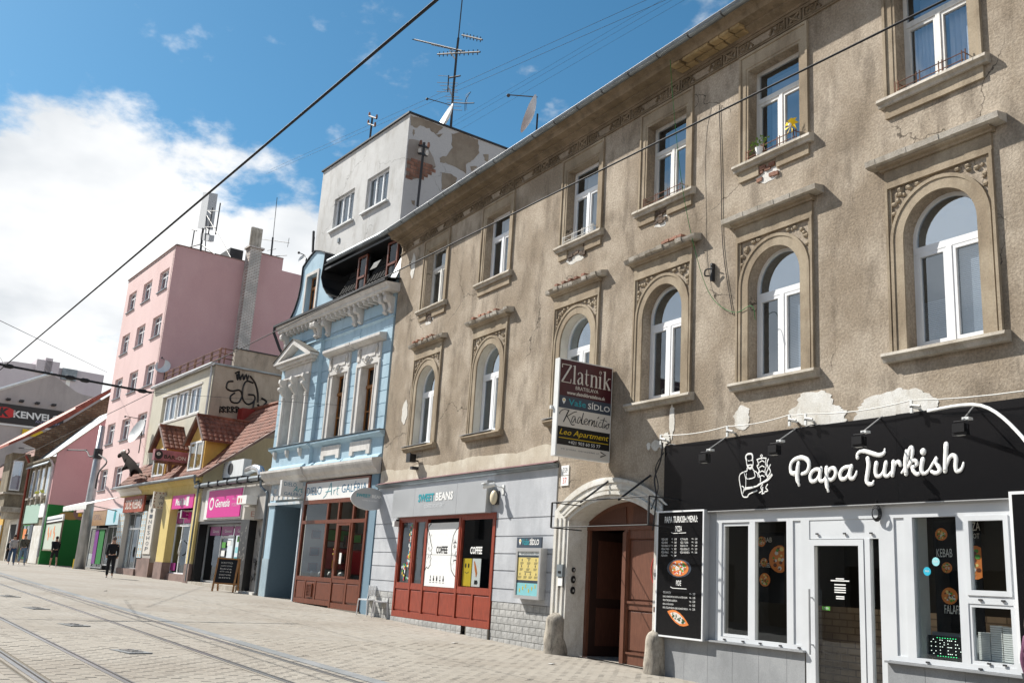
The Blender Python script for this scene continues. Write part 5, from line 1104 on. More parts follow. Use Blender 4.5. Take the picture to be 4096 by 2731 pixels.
    # floodlights over the sign
    lamps = [((2823, 1850), (2905, 1783), 'black floodlight over the left end of the long sign, nearest the gateway'), ((3103, 1818), (3190, 1745), 'black floodlight above the emblem of the long sign'), ((3442, 1786), (3530, 1706), 'black floodlight over the middle of the long sign'), ((3849, 1738), (3905, 1672), 'black floodlight over the right end of the long sign')]
    for a, b, lab in lamps:
        q = Y(a, -.62); w = Y(b, -.05); t = thing('sign_floodlight', (q.x, -.62, q.z), lab, 'floodlight', None, 'floodlights above the long black sign')
        top = Vector((q.x + .04, -.62, q.z + .17)); base = Vector((w.x + .0, -.02, max(w.z, 4.19)))
        obj('arm', MB().tube([base, base.lerp(top, .7), top], .012, 5), M['zincw'], t)
        obj('ballast', MB().box(top.x - .05, top.x + .05, -.57, -.47, top.z + .015, top.z + .05), M['whitemetal'], t)
        obj('lamp_body', MB().box(q.x - .09, q.x + .09, -.68, -.56, q.z - .0, q.z + .12).box(q.x - .11, q.x + .11, -.66, -.58, q.z - .035, q.z + .0), M['black'], t)
        obj('lens', MB().face([(q.x - .06, -.655, q.z - .037), (q.x + .06, -.655, q.z - .037), (q.x + .06, -.59, q.z - .037), (q.x - .06, -.59, q.z - .037)]), M['whitemetal'], t); obj('yoke', MB().tube([(q.x - .1, -.62, q.z + .05), (q.x - .1, -.62, q.z + .16), (q.x + .1, -.62, q.z + .16), (q.x + .1, -.62, q.z + .05)], .007, 4), M['iron'], t)
    # wire brackets along the top of the sign with the cable
    bp = [(c7(85, 235), 'leftmost'), (c7(455, 190), 'second from the left'), (c7(800, 130), 'third from the left'), (c7(890, 125), 'fourth from the left'), (c8(508, 55), 'fifth from the left')]
    pts = []
    for p, lab in bp:
        q = Y(p, -.1); z = max(q.z, 4.2); t = thing('cable_bracket', (q.x, 0, z), 'white angle bracket holding the cable above the black sign, ' + lab, 'bracket', None, 'white cable brackets above the black sign')
        obj('bracket_arm', MB().box(q.x - .02, q.x + .02, -.2, 0, z - .01, z + .015).box(q.x - .02, q.x + .02, -.2, -.17, z - .09, z + .11), M['whitemetal'], t); obj('insulator', MB().tube([(q.x + .03, -.2, z + .02), (q.x + .16, -.2, z - .01)], .022, 6), M['old_white'], t)
        pts.append(Vector((q.x, -.19, z + .10)))
    pts.append(Vector((XR, -.19, 4.36))); cb = []
    for i in range(len(pts) - 1):
        for k in range(8): f = k / 8; v = pts[i].lerp(pts[i + 1], f); v.z -= .12 * f * (1 - f) * (pts[i + 1] - pts[i]).length; cb.append(v)
    props(obj('supply_cable', MB().tube(cb + [pts[-1]], .010, 5), M['old_white']), 'off-white cable sagging between brackets above the black sign', 'cable')
    cb2 = [Vector((v.x, -.06, v.z - .19 + .03 * math.sin(v.x * 5))) for v in cb]
    props(obj('supply_cable', MB().tube(cb2, .012, 5), M['iron']), 'dark slack cable lying along the top edge of the black sign', 'cable')
    # coil of cable, curved awning arm
    q = Y(c8(300, 635), -.06); m = MB()
    for k in range(5): m.tube([(q.x + (.09 - k * .008) * math.cos(a * .5 + k), q.y - .02 - k * .008, q.z + (.12 - k * .01) * math.sin(a * .5 + k)) for a in range(14)], .007, 4)
    m.tube([(q.x, -.08, q.z + .12), (q.x, -.09, q.z + .2)], .007, 4)
    props(obj('cable_coil', m, M['blackmat']), 'tangled coil of black cable hanging above the glass shop door', 'cable')
    a = Y(c8(580, 72), -.25); b = Y((4096, 1755), -.95); mid = a.lerp(b, .5) + Vector((.15, 0, .22)); props(obj('curved_arm', MB().tube(spline([a, mid, b, b + Vector((.5, -.4, -.6))], 6), .024, 8), M['whitemetal'], smooth=True), 'curved white metal arm at the right end of the black sign', 'metal arm')
    m = MB(); p0 = Y(c7(75, 300), -.12)
    m.tube(spline([p0 + Vector((0, 0, .2)), p0 + Vector((-.05, 0, -.15)), p0 + Vector((-.22, 0, -.5)), p0 + Vector((-.15, 0, -.9)), p0 + Vector((-.3, .05, -1.5))], 5), .017, 5).tube(spline([p0 + Vector((.05, 0, 0)), p0 + Vector((-.2, 0, -.3)), p0 + Vector((-.1, 0, -.7)), p0 + Vector((-.3, 0, -1.1))], 5), .012, 5)
    props(obj('loose_cables', m, M['iron']), 'dark cables hanging loose between the gateway arch and the black sign', 'cables')
build_papa()
# ============================================================= the pale blue house
FR = FB
M['blue'] = plaster('pale_blue_facade_paint', (0.37, 0.51, 0.60), (0.42, 0.56, 0.65), (0.24, 0.34, 0.41), 0.35, 1.5, 0.12, 0, 0.0, 60)
M['trim'] = plaster('off_white_stucco_trim', (0.60, 0.58, 0.55), (0.68, 0.66, 0.63), (0.38, 0.36, 0.34), 0.4, 2.5, 0.2, 0, 0.15, 60)
M['winwood'] = wood('orange_brown_window_wood', (0.30, 0.125, 0.035), 0.4, 0.25)
M['blackroof'] = paint('black_sheet_roof', (0.022, 0.022, 0.024), 0.45, 0.2, 0.1)
M['darkglass'] = glass('dim_window_glass', (0.5, 0.5, 0.5), 1.45, 0.03)
def panes(par, rects, v, mat='glass'):
    for a, b, c, d in rects: obj('pane', MB().face([(a, v, c), (b, v, c), (b, v, d), (a, v, d)]), M[mat], par)
def build_blue():
    uL, uR = -8.65, -0.03
    B = thing('blue_house', (-4.3, 0, gzB(-4.3)), 'narrow pale blue house with white stucco ornament, mansard roof and gallery below', 'house')
    # --- walls with openings
    m = MB()
    holes = [[(-4.15, 5.97), (-3.20, 5.97), (-3.20, 8.24), (-4.15, 8.24)], [(-1.95, 5.97), (-.97, 5.97), (-.97, 8.24), (-1.95, 8.24)]]
    m.holed([(-5.25, 5.03), (uR, 5.03), (uR, 10.4), (-5.25, 10.4)], holes, 'y', 0, .32, True)
    holes = [[(-7.98, 5.97), (-7.22, 5.97), (-7.22, 8.35), (-7.98, 8.35)], [(-6.90, 5.97), (-6.14, 5.97), (-6.14, 8.35), (-6.90, 8.35)]]
    m.holed([(uL, 5.03), (-5.25, 5.03), (-5.25, 10.4), (uL, 10.4)], holes, 'y', -.14, .32, True)
    obj('wall', m, M['blue'], B)
    obj('interior_backing', MB().box(uL + .1, uR - .1, 1.2, 1.3, 4.6, 12.5), M['dark'], B)
    # ashlar joints cut as thin shadow gaps: courses of slightly raised blocks
    zs = [5.95 + .43 * k for k in range(9)]
    for a, b, v in ((uL, -8.24, -.14), (-5.85, -5.25, -.14), (-5.25, -4.66, 0), (-2.92, -2.36, 0), (-.66, uR, 0)):
        src = None
        for z in zs:
            if src is None: src = obj('ashlar_block', MB().box(a + .004, b - .004, v - .022, v, z, z + .405), M['blue'], B); zc = z
            else: inst('ashlar_block', src, Matrix.Translation(((a + b) / 2, v - .011, z + .2025)), B)
    # lower panel band
    m = MB(); m.prism([(-.14, 5.88), (-.30, 5.86), (-.30, 5.80), (-.20, 5.76), (-.14, 5.70)], 'x', uL - .12, -5.25).prism([(0, 5.90), (-.20, 5.88), (-.20, 5.82), (-.10, 5.77), (0, 5.70)], 'x', -5.25, uR + .1)
    obj('sill_band', m, M['blue'], B)
    obj('sill_flashing', MB().box(uL - .14, -5.24, -.33, -.14, 5.885, 5.90).box(-5.24, uR + .12, -.23, 0, 5.905, 5.92), M['zinc'], B)
    for u0, u1 in ((-4.47, -3.03), (-2.24, -.80)):
        m = MB(); m.box(u0, u1, -.06, 0, 5.33, 5.66).box(u0, u0 + .24, -.061, 0, 5.20, 5.33).box(u1 - .24, u1, -.061, 0, 5.20, 5.33); obj('apron_panel', m, M['trim'], B)
    for u0, u1, v in ((uL, -5.5, -.14), (-5.45, -4.95, -.05), (-4.9, -2.75, 0), (-2.7, uR, 0)):
        obj('base_moulding', MB().prism([(v, 5.16), (v - .10, 5.08), (v - .12, 5.03), (v, 5.03)], 'x', u0 + .02, u1 - .02), M['blue'], B)
    for u in (-8.3, -7.15, -6.0): obj('sill_bracket', MB().prism([(-.14, 5.74), (-.28, 5.72), (-.26, 5.58), (-.2, 5.46), (-.14, 5.44)], 'x', u - .06, u + .06), M['trim'], B)
    # windows 2, 3
    def wood_window(u0, u1, z0, z1, v, par, tz, mid=True):
        f = MB(); frame_rect(f, u0, u1, z0, z1, .07, v, v + .06); f.box(u0 + .05, u1 - .05, v - .06, v + .05, tz - .06, tz + .05).box((u0 + u1) / 2 - .05, (u0 + u1) / 2 + .05, v - .03, v + .05, z0 + .07, tz - .06).box(u0 + .07, u1 - .07, v, v + .04, z0 + (tz - z0) * .45, z0 + (tz - z0) * .45 + .05).box((u0 + u1) / 2 - .03, (u0 + u1) / 2 + .03, v, v + .05, tz + .05, z1 - .07)
        w = obj('wooden_window', f, M['winwood'], par)
        panes(w, [(u0 + .07, u1 - .07, z0 + .07, z1 - .07)], v + .03, 'darkglass'); obj('turned_post', MB().tube([((u0 + u1) / 2, v - .05, z0 + .1), ((u0 + u1) / 2, v - .05, tz - .3), ((u0 + u1) / 2, v - .05, tz - .1)], [.02, .025, .045], 8), M['winwood'], w); obj('grey_shade', MB().box(u0 + .05, u1 - .05, v + .12, v + .13, z0, z1), plain('grey_roller_shade', (.12, .115, .11), .9), w)
        return w
    for cu, (h0, h1) in ((-3.67, (-4.15, -3.20)), (-1.46, (-1.95, -.97))):
        w = wood_window(h0 + .004, h1 - .004, 5.975, 8.235, .22, B, 7.56)
        s = MB()
        for a, b, c in ((h0 - .34, h0 - .27, -.09), (h0 - .27, h0 - .05, -.05), (h0 - .05, h0, -.07)):
            s.box(a, b, c, 0, 5.93, 8.35); s.box(h0 + h1 - b, h0 + h1 - a, c, 0, 5.93, 8.35)
        s.box(h0 - .34, h1 + .34, -.06, 0, 8.352, 8.95); s.box(h0 - .27, h1 + .27, -.09, 0, 8.24, 8.35); s.box(h0 + .02, h1 - .02, -.085, -.06, 8.52, 8.80)
        s.box(h0 - .001 - .34, h0 - .15, -.09, -.06, 8.45, 8.9); s.box(h1 + .15, h1 + .34, -.09, -.06, 8.45, 8.9)
        obj('window_surround', s, M['trim'], w)
        obj('reveal_lining', MB().add([(h0 + .003, -.04, 5.975), (h0 + .003, .215, 5.975), (h0 + .003, .215, 8.236), (h0 + .003, -.04, 8.236), (h1 - .003, -.04, 8.236), (h1 - .003, .215, 8.236), (h1 - .003, -.04, 5.975), (h1 - .003, .215, 5.975)], [(0, 1, 2, 3), (3, 2, 5, 4), (4, 5, 7, 6)]), M['trim'], w)
        c = MB(); 
        for k in range(7): c.ball((cu - .24 + k * .08, -.10, 8.42 - .10 * math.sin(math.pi * k / 6)), .055, 7, 5, (1, .7, 1))
        c.ball((cu, -.13, 8.46), .10, 8, 6, (1, .8, 1.2)).ball((cu, -.12, 8.30), .05, 7, 5)
        for s_ in (-1, 1): c.tube([(cu + s_ * .62, -.10, 8.9), (cu + s_ * .66, -.13, 8.75), (cu + s_ * .6, -.1, 8.6)], .035, 6)
        obj('garland', c, M['trim'], w, smooth=True)
        h = MB().prism([(0, 8.95), (-.12, 8.97), (-.22, 9.02), (-.27, 9.05), (-.30, 9.09), (-.30, 9.18), (0, 9.24)], 'x', h0 - .58, h1 + .58); obj('hood', h, M['trim'], w)
    # composite window under the pediment
    for h0, h1 in ((-7.98, -7.22), (-6.90, -6.14)):
        w = wood_window(h0 + .004, h1 - .004, 5.975, 8.345, .16, B, 7.55, False)
        obj('reveal_lining', MB().add([(h0 + .003, -.15, 5.975), (h0 + .003, .155, 5.975), (h0 + .003, .155, 8.346), (h0 + .003, -.15, 8.346)], [(0, 1, 2, 3)]), M['trim'], w)
    bay = MB(); bay.box(-8.22, -8.0, -.17, -.14, 5.93, 8.40).box(-7.20, -6.92, -.17, -.14, 5.93, 8.40).box(-6.12, -5.87, -.17, -.14, 5.93, 8.40).box(-8.24, -5.85, -.20, -.14, 8.62, 8.98).box(-8.24, -5.85, -.26, -.14, 8.54, 8.62).box(-8.22, -5.87, -.17, -.14, 8.36, 8.54)
    bw = obj('bay_surround', bay, M['trim'], B)
    for u in (-8.11, -7.06, -5.99):
        c = MB(); c.box(u - .055, u + .055, -.25, -.17, 5.93, 7.72).box(u - .085, u + .085, -.27, -.17, 7.72, 7.77).box(u - .07, u + .07, -.27, -.17, 7.80, 7.84)
        c.prism([(-.17, 8.54), (-.44, 8.54), (-.46, 8.40), (-.38, 8.30), (-.30, 8.26), (-.38, 8.18), (-.40, 8.08), (-.32, 7.98), (-.22, 7.88), (-.17, 7.82)], 'x', u - .075, u + .075).tube([(u - .09, -.38, 8.16), (u + .09, -.38, 8.16)], .085, 10).tube([(u - .08, -.36, 8.45), (u + .08, -.36, 8.45)], .06, 10)
        obj('scroll_console', c, M['trim'], bw)
    cm = MB()
    u0, u1 = -8.75, -5.35
    for z0, z1, p in ((8.98, 9.06, -.30), (9.06, 9.16, -.42), (9.16, 9.24, -.52)): cm.box(u0 + (.52 + p), u1 - (.52 + p), p, -.14, z0, z1)
    cu, zt = (u0 + u1) / 2, 9.98
    for s in (-1, 1):
        a, b = (cu - s * 0 , zt), (u0 if s < 0 else u1, 9.24)
        cm.prism([(a[0], a[1]), (b[0], b[1] + .02), (b[0] - s * .02, b[1]), (b[0] - s * .42, b[1]), (a[0], a[1] - .19)], 'y', -.52, -.14)
    obj('pediment', cm, M['trim'], B)
    obj('pediment_field', MB().prism([(u0 + .5, 9.242), (u1 - .5, 9.242), (cu, 9.72)], 'y', -.20, -.14), M['blue'], B)
    obj('pediment_flashing', MB().slab([(cu, -.56, zt + .012), (u1 + .04, -.56, 9.262), (u1 + .04, 0, 9.262), (cu, 0, zt + .012)], (.004, 0, .012)).slab([(cu, -.56, zt + .012), (u0 - .04, -.56, 9.262), (u0 - .04, 0, 9.262), (cu, 0, zt + .012)], (-.004, 0, .012)), plain('weathered_grey_tile', (.12, .11, .09), .8), B)
    # upper band, frieze, brackets, modillions, cornice
    for u0, u1, v in ((uL, -5.25, -.14), (-5.25, uR, 0)):
        obj('string_course', MB().prism([(v, 9.80), (v - .05, 9.79), (v - .08, 9.74), (v - .03, 9.70), (v, 9.68)], 'x', u0 - .03, u1 + .05), M['blue'], B)
    for u0, u1 in ((-7.9, -5.75), (-4.75, -3.0), (-2.15, -.75)):
        m = MB(); m.box(u0, u1, -.045 - (.14 if u1 < -5.3 else 0), 0, 9.92, 10.30); obj('frieze_field', m, M['blue'], B)
    def console(u, v):
        c = MB(); c.prism([(v, 10.40), (v - .34, 10.40), (v - .37, 10.32), (v - .30, 10.22), (v - .20, 10.18), (v - .14, 10.05), (v - .12, 9.92), (v - .08, 9.84), (v, 9.82)], 'x', u - .085, u + .085)
        c.tube([(u - .10, v - .26, 10.28), (u + .10, v - .26, 10.28)], .10, 12).tube([(u - .095, v - .10, 9.93), (u + .095, v - .10, 9.93)], .055, 10); return c
    src = None
    for u in (-8.45, -5.66, -5.42, -4.95, -2.78, -2.36, -.55, -.18):
        v = -.14 if u < -5.3 else 0
        if src is None: src = obj('cornice_console', console(u, v), M['trim'], B, smooth=False); W0 = FB.inverted() @ WM[src.name].translation
        else: inst('cornice_console', src, Matrix.Translation((u, W0.y + (v + .14), W0.z)), B)
    u = uL + .15; src = None
    while u < uR + .1:
        if src is None: src = obj('modillion', MB().box(u - .06, u + .06, -.40, .0, 10.405, 10.50).box(u - .045, u + .045, -.36, 0, 10.34, 10.405), M['trim'], B); W0 = FB.inverted() @ WM[src.name].translation
        else: inst('modillion', src, Matrix.Translation((u, W0.y, W0.z)), B)
        u += .36
    m = MB().prism([(0, 10.50), (-.42, 10.505), (-.46, 10.54), (-.46, 10.62), (-.50, 10.65), (-.54, 10.72), (-.56, 10.76), (0, 10.80)], 'x', uL - .22, uR + .25); obj('main_cornice', m, M['trim'], B)
    obj('main_gutter', MB().box(uL - .35, uR + .28, -.64, -.54, 10.765, 10.85).slab([(uL - .3, -.6, 10.85), (uR + .25, -.6, 10.85), (uR + .25, 0, 10.97), (uL - .3, 0, 10.97)], (0, 0, .02)), M['blackroof'], B)
    q = V(c3(85, 690), -.55); e = V(c3(160, 860), -.2)
    obj('downpipe', MB().tube([(uL - .30, -.59, 10.76), (uL - .30, -.59, 10.55), (uL - .1, -.35, 9.9), (uL + .0, -.16, 9.6), (uL + .0, -.16, 9.3)], .06, 8), M['blackroof'], B)
    # --- attic: blue dormer gable, black mansard with panels
    D = [(-9.0, 10.98), (-8.75, 11.25), (-8.45, 11.55), (-8.2, 12.0), (-8.1, 12.45), (-8.1, 13.27), (-7.55, 13.56), (-7.07, 13.72), (-6.55, 13.58), (-6.05, 13.36), (-6.1, 12.85), (-6.18, 12.4), (-5.9, 11.95), (-5.5, 11.6), (-5.0, 11.36), (-4.95, 10.98)]
    dm = MB().holed(D, [[(-7.56, 11.25), (-6.62, 11.25), (-6.62, 12.72), (-7.56, 12.72)]], 'y', 0.0, .30, False); g = obj('attic_gable', dm, M['blue'], B)
    f = MB(); frame_rect(f, -7.70, -6.48, 11.10, 12.86, .13, -.045, 0.0); obj('gable_window_surround', f, M['trim'], g)
    f = MB(); frame_rect(f, -7.55, -6.63, 11.26, 12.71, .07, .18, .24); f.box(-7.48, -6.7, .15, .24, 12.18, 12.28).box(-7.13, -7.05, .15, .24, 11.33, 12.18); gw = obj('gable_window', f, M['winwood'], g)
    cap = MB()
    for i in range(len(D) - 2):
        a, b = D[i], D[i + 1]; d = Vector((b[0] - a[0], b[1] - a[1])).normalized(); n = Vector((-d.y, d.x)) * .03
        cap.add([(a[0], -.07, a[1]), (b[0], -.07, b[1]), (b[0] + n.x, -.07, b[1] + n.y), (a[0] + n.x, -.07, a[1] + n.y), (a[0], 1.6, a[1]), (b[0], 1.6, b[1]), (b[0] + n.x, 1.6, b[1] + n.y), (a[0] + n.x, 1.6, a[1] + n.y)], [(0, 1, 2, 3), (3, 2, 6, 7), (0, 4, 5, 1), (0, 3, 7, 4), (1, 5, 6, 2)])
    obj('gable_sheet_roof', cap, M['blackroof'], g)
    obj('pane', MB().face([(-7.5, .21, 11.3), (-6.7, .21, 11.3), (-6.7, .21, 12.65), (-7.5, .21, 12.65)]), M['darkglass'], g)
    s = 2.0 / .95   # mansard slope
    P = lambda u, v, off=0: (u, v - off * .9, 11.0 + v * s + off * .42)
    hl = lambda a, b, v0, v1: [(a, v0), (b, v0), (b, v1), (a, v1)]
    def slopebox(u0, u1, v0, v1, o0, o1): return MB().add([P(u0, v0, o0), P(u1, v0, o0), P(u1, v1, o0), P(u0, v1, o0), P(u0, v0, o1), P(u1, v0, o1), P(u1, v1, o1), P(u0, v1, o1)], [(0, 1, 2, 3), (7, 6, 5, 4), (0, 4, 5, 1), (1, 5, 6, 2), (2, 6, 7, 3), (3, 7, 4, 0)])
    obj('mansard', slopebox(-8.3, -.35, 0, .95, -.55, -.5), M['blackroof'], B)
    obj('mansard_curb', MB().box(-5.2, -.3, -.05, .1, 10.98, 11.10), M['blackroof'], B)
    for a, b in ((-4.95, -3.55), (-2.75, -1.35)):
        pn = obj('tiled_roof_panel', slopebox(a, b, .03, .86, -.06, .0), M['blackroof'], B)
        src = None
        for k in range(6):
            for j in range(5):
                uu, vv = a + (b - a) * (k + .5) / 6, .03 + .83 * (j + .5) / 5; c = Vector(P(uu, vv, .03)); Mx = Matrix.Translation(c) @ Matrix.Rotation(math.atan2(s, 1), 4, 'X')
                if src is None: m = MB().prism([(-.11, -.01), (-.06, .03), (0, .045), (.06, .03), (.11, -.01)], 'y', -.16, .17); src = obj('roof_tile', m, plain('dark_glazed_tile', (.03, .029, .028), .85, 0, .1), pn, FB @ Mx)
                else: inst('roof_tile', src, Mx, pn)
    for a, b in ((-3.5, -2.8), (-1.28, -.55)):
        f = MB(); frame_rect(f, a, b, 11.15, 12.62, .08, .16, .22); f.box(a + .08, b - .08, .14, .22, 11.75, 11.83); wnn = obj('attic_window', f, M['brownwood'], B); panes(wnn, [(a + .06, b - .06, 11.2, 12.56)], .20, 'darkglass'); obj('black_room', MB().box(a + .02, b - .02, .3, .32, 11.1, 12.6), M['dark'], wnn)
    obj('attic_soffit', MB().box(-6.1, -.3, -.02, .9, 12.66, 12.74).box(-6.1, -.3, .1, .95, 12.74, 12.84), M['blackroof'], B)
    obj('attic_gutter', MB().tube([(-5.6, -.08, 12.92), (-.2, -.08, 12.92)], .09, 8), M['zinc'], B)
    obj('attic_roof', MB().slab([(-6.1, -.05, 12.86), (-.2, -.05, 12.86), (-.2, 1.8, 13.5), (-6.1, 1.8, 13.5)], (0, 0, .03)), M['blackroof'], B)
    obj('party_wall_capping', MB().slab([(-.42, -.10, 10.98), (.02, -.10, 10.98), (-.02, .62, 12.75), (-.40, .62, 12.75)], (0, -.03, .012)), M['whitemetal'], B)
    obj('party_wall', MB().prism([(-.06, 10.4), (-.06, 11.0), (.64, 12.7), (1.5, 12.7), (1.5, 10.4)], 'x', -.38, -.01), M['blue'], B)
    # --- ground floor
    zg = gzB(uL) - .05
    obj('left_pier', MB().box(uL, -8.08, -.03, 1.2, 1.72, 3.9), M['blue'], B); obj('left_pier_base', MB().box(uL - .02, -8.06, -.05, 1.2, zg, 1.72), plaster('blue_grey_rough_base', (.34, .44, .50), (.4, .5, .55), (.25, .3, .33), .3, 2, .9), B)
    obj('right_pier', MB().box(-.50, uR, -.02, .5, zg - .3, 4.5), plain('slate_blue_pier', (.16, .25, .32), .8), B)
    obj('over_door', MB().box(uL, -5.5, -.03, 1.0, 3.9, 4.5).box(uL, -5.5, -.09, -.03, 3.70, 3.80), plaster('white_patched_blue', (.42, .50, .56), (.60, .62, .62), (.25, .32, .38), .4, 6, .3), B)
    # stepped plaster blocks over the doorway
    src = None
    for k in range(7):
        for j in range(2):
            if src is None: src = obj('white_block', MB().box(-8.55, -8.32, -.05, -.03, 3.9, 4.08), M['trim'], B)
            else: inst('white_block', src, Matrix.Translation((-8.43 + k * .44 + j * .2, -.04, 3.99 + j * .26)), B)
    m = MB().prism([(0, 4.50), (-.16, 4.53), (-.20, 4.62), (-.34, 4.72), (-.40, 4.86), (-.44, 4.90), (-.44, 4.98), (0, 5.03)], 'x', uL - .35, -5.25).prism([(0, 4.50), (-.12, 4.53), (-.16, 4.62), (-.28, 4.72), (-.34, 4.84), (-.36, 4.90), (-.36, 4.98), (0, 5.03)], 'x', -5.25, uR + .05)
    obj('shop_cornice', m, M['trim'], B)
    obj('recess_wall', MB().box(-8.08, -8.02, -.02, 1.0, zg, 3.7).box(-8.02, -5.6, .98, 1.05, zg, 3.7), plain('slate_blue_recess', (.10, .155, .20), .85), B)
    rd = MB(); frame_rect(rd, -7.15, -5.62, zg, 3.45, .12, .88, .97); rd.box(-7.03, -5.74, .92, .97, zg, 2.7); dd = obj('recessed_door', rd, M['doordark'], B)
    for z0, z1 in ((.5, 1.2), (1.35, 2.5)): m = MB(); raised_panel(m, -6.85, -5.9, z0, z1, .89); obj('timber_panel', m, M['doordark'], dd)
    obj('white_downpipe', MB().box(-5.57, -5.49, -.08, .0, zg, 3.75), paint('pale_pipe', (.5, .55, .6), .6, .1, dirt=.4), B)
    # gallery front
    x0, x1, zb, zt = -5.44, -.52, .28, 4.46; y0, y1 = -.06, .05; f = MB()
    f.box(x0, x0 + .09, y0, y1, zb, zt).box(x1 - .11, x1, y0, y1, zb, zt).box(x0 + .09, x1 - .11, y0, y1, 4.40, zt).box(x0 + .09, x1 - .11, y0, y1, 3.66, 3.80).box(x0 + .09, x1 - .11, y0, y1, 2.97, 3.09)
    for u in (-3.42, -2.57, -1.50): f.box(u - .05, u + .05, y0 + .005, y1, 1.18 if u > -3 else 1.18, 3.66)
    f.box(x0 + .09, -2.57, y0 + .004, y1, 1.04, 1.18).box(-2.52, x1 - .11, y0 + .004, y1, 1.04, 1.18).box(x0 + .09, -2.62, y0 + .002, y1, zb, .44).box(-2.52, x1 - .11, y0 + .002, y1, zb - .06, .40).box(-2.62, -2.52, y0 - .01, y1, zb - .06, 1.04)
    ups = [x0 + .09, -4.62, -3.80, -2.62]
    sf = obj('gallery_front', f, M['brownwood'], B)
    rails = MB()
    for u in ups[1:3]: rails.box(u - .05, u + .05, y0 + .006, y1, .44, 1.04)
    rails.box(-1.60, -1.48, y0 + .006, y1, .40, 1.04); obj('stile', rails, M['brownwood'], sf)
    for a, b in ((ups[0], ups[1] - .05), (ups[1] + .05, ups[2] - .05), (ups[2] + .05, ups[3]), (-2.52, -1.60), (-1.48, x1 - .11)):
        m = MB(); raised_panel(m, a, b, .42, 1.04, y0 + .035); obj('timber_panel', m, M['brownwood'], sf)
    vt = MB(); frame_rect(vt, -4.42, -4.0, .50, .95, .03, y0 - .02, y0 + .03)
    for k in range(8): vt.slab([(-4.39, y0 - .0, .54 + k * .05), (-4.03, y0 - .0, .54 + k * .05), (-4.03, y0 - .02, .56 + k * .05), (-4.39, y0 - .02, .56 + k * .05)], (0, .002, .012))
    obj('vent_grille', vt, M['brownwood'], sf)
    dl = MB(); frame_rect(dl, -2.50, -1.56, 1.18, 2.96, .07, y0 - .01, y1); obj('glazed_door', dl, M['brownwood'], sf)
    panes(sf, [(x0 + .09, -3.47, 1.18, 2.97), (-3.37, -2.62, 1.18, 2.97), (-2.43, -1.63, 1.25, 2.89), (-1.45, x1 - .11, 1.18, 2.97), (x0 + .09, -3.47, 3.09, 3.66), (-3.37, -2.62, 3.09, 3.66), (-2.52, -1.55, 3.09, 3.66), (-1.45, x1 - .11, 3.09, 3.66)], .0, 'shopglass')
    sgn = obj('fascia_board', MB().box(x0 + .09, x1 - .13, -.045, .03, 3.80, 4.40), M['white'], sf)
    w = x1 - x0 - .22
    def tx(s, a, b, z0, z1, mat='blueprint', **k): g = MB(); put_text(g, s, (x0 + .09 + w * a, -.049, z0), (w * (b - a), 0, 0), (0, 0, z1 - z0), **k); obj('lettering', g, M[mat], sgn)
    M['blueprint'] = plain('steel_blue_print', (.03, .16, .28), .5)
    tx('DIELO', .01, .27, 3.98, 4.26); tx('GALÉRIA', .60, .985, 3.98, 4.33)
    a = MB(); k = lambda pts, r: a.tube(spline([(x0 + .09 + w * p, -.05, 3.8 + .6 * q) for p, q in pts], 4), r, 5, .3)
    k([(.31, .08), (.36, .3), (.42, .92)], .012); k([(.42, .92), (.435, .5), (.44, .22)], .022); k([(.34, .42), (.44, .46)], .012); k([(.475, .5), (.48, .25)], .014); k([(.475, .42), (.50, .52)], .012); k([(.54, .72), (.53, .3), (.55, .22)], .014); k([(.51, .55), (.56, .57)], .009)
    obj('lettering', a, M['teal'], sgn)
    # gallery interior with paintings
    ii = obj('gallery_interior', MB().box(x0, x1, 2.2, 2.3, 0, 4.4).box(x0 - .02, x0 + .04, .1, 2.2, 0, 4.4).box(x1, x1 + .05, .1, 2.2, 0, 4.4), plain('gallery_wall_paint', (.38, .36, .32), .9), B)
    obj('gallery_floor', MB().box(x0, x1, .06, 2.2, .2, .35).box(x0, x1, .06, 2.2, 4.2, 4.25), plain('gallery_floor', (.08, .07, .06), .8), B)
    pics = [(-4.9, 2.4, 2.75, 1.0, 'green'), (-4.75, 1.3, 2.2, 1.4, 'red'), (-5.3, 2.3, 2.7, .25, 'black'), (-5.3, 1.7, 2.05, .25, 'black'), (-3.1, 1.5, 2.2, .5, 'red'), (-1.3, 2.2, 2.9, .5, 'green'), (-1.2, 1.3, 2.0, .45, 'teal')]
    for a_, z0, z1, w_, mt in pics:
        pf = obj('framed_painting', MB().box(a_, a_ + w_, 1.6, 1.64, z0, z1), M['brownwood'], B); obj('painted_canvas', MB().box(a_ + .05, a_ + w_ - .05, 1.59, 1.6, z0 + .05, z1 - .05), M[mt], pf)
    for v_, z0, w_, h_, mt in ((.35, 2.5, .35, .3, 'black'), (.35, 1.9, .35, .3, 'black'), (.35, 1.35, .35, .3, 'black'), (.95, 2.45, .9, .45, 'green'), (.95, 1.45, .9, .8, 'red')):
        pf = obj('framed_painting', MB().box(x0 + .04, x0 + .08, v_, v_ + w_, z0, z0 + h_), M['brownwood'], B); obj('painted_canvas', MB().box(x0 + .08, x0 + .085, v_ + .04, v_ + w_ - .04, z0 + .04, z0 + h_ - .04), M[mt], pf)
    rr = random.Random(5)
    for k in range(9): u = rr.uniform(-3.3, -2.7) if k < 5 else rr.uniform(-5.2, -3.6); z = 1.2; m = MB().tube([(u, .4, z), (u, .4, z + .1), (u, .4, z + .18)], [.05, .07, .025], 8); obj('pottery', m, M['cream'], B, smooth=True)
    obj('door_hours_sheet', MB().box(-2.28, -2.13, -.006, -.004, 1.65, 2.0), M['white'], sf)
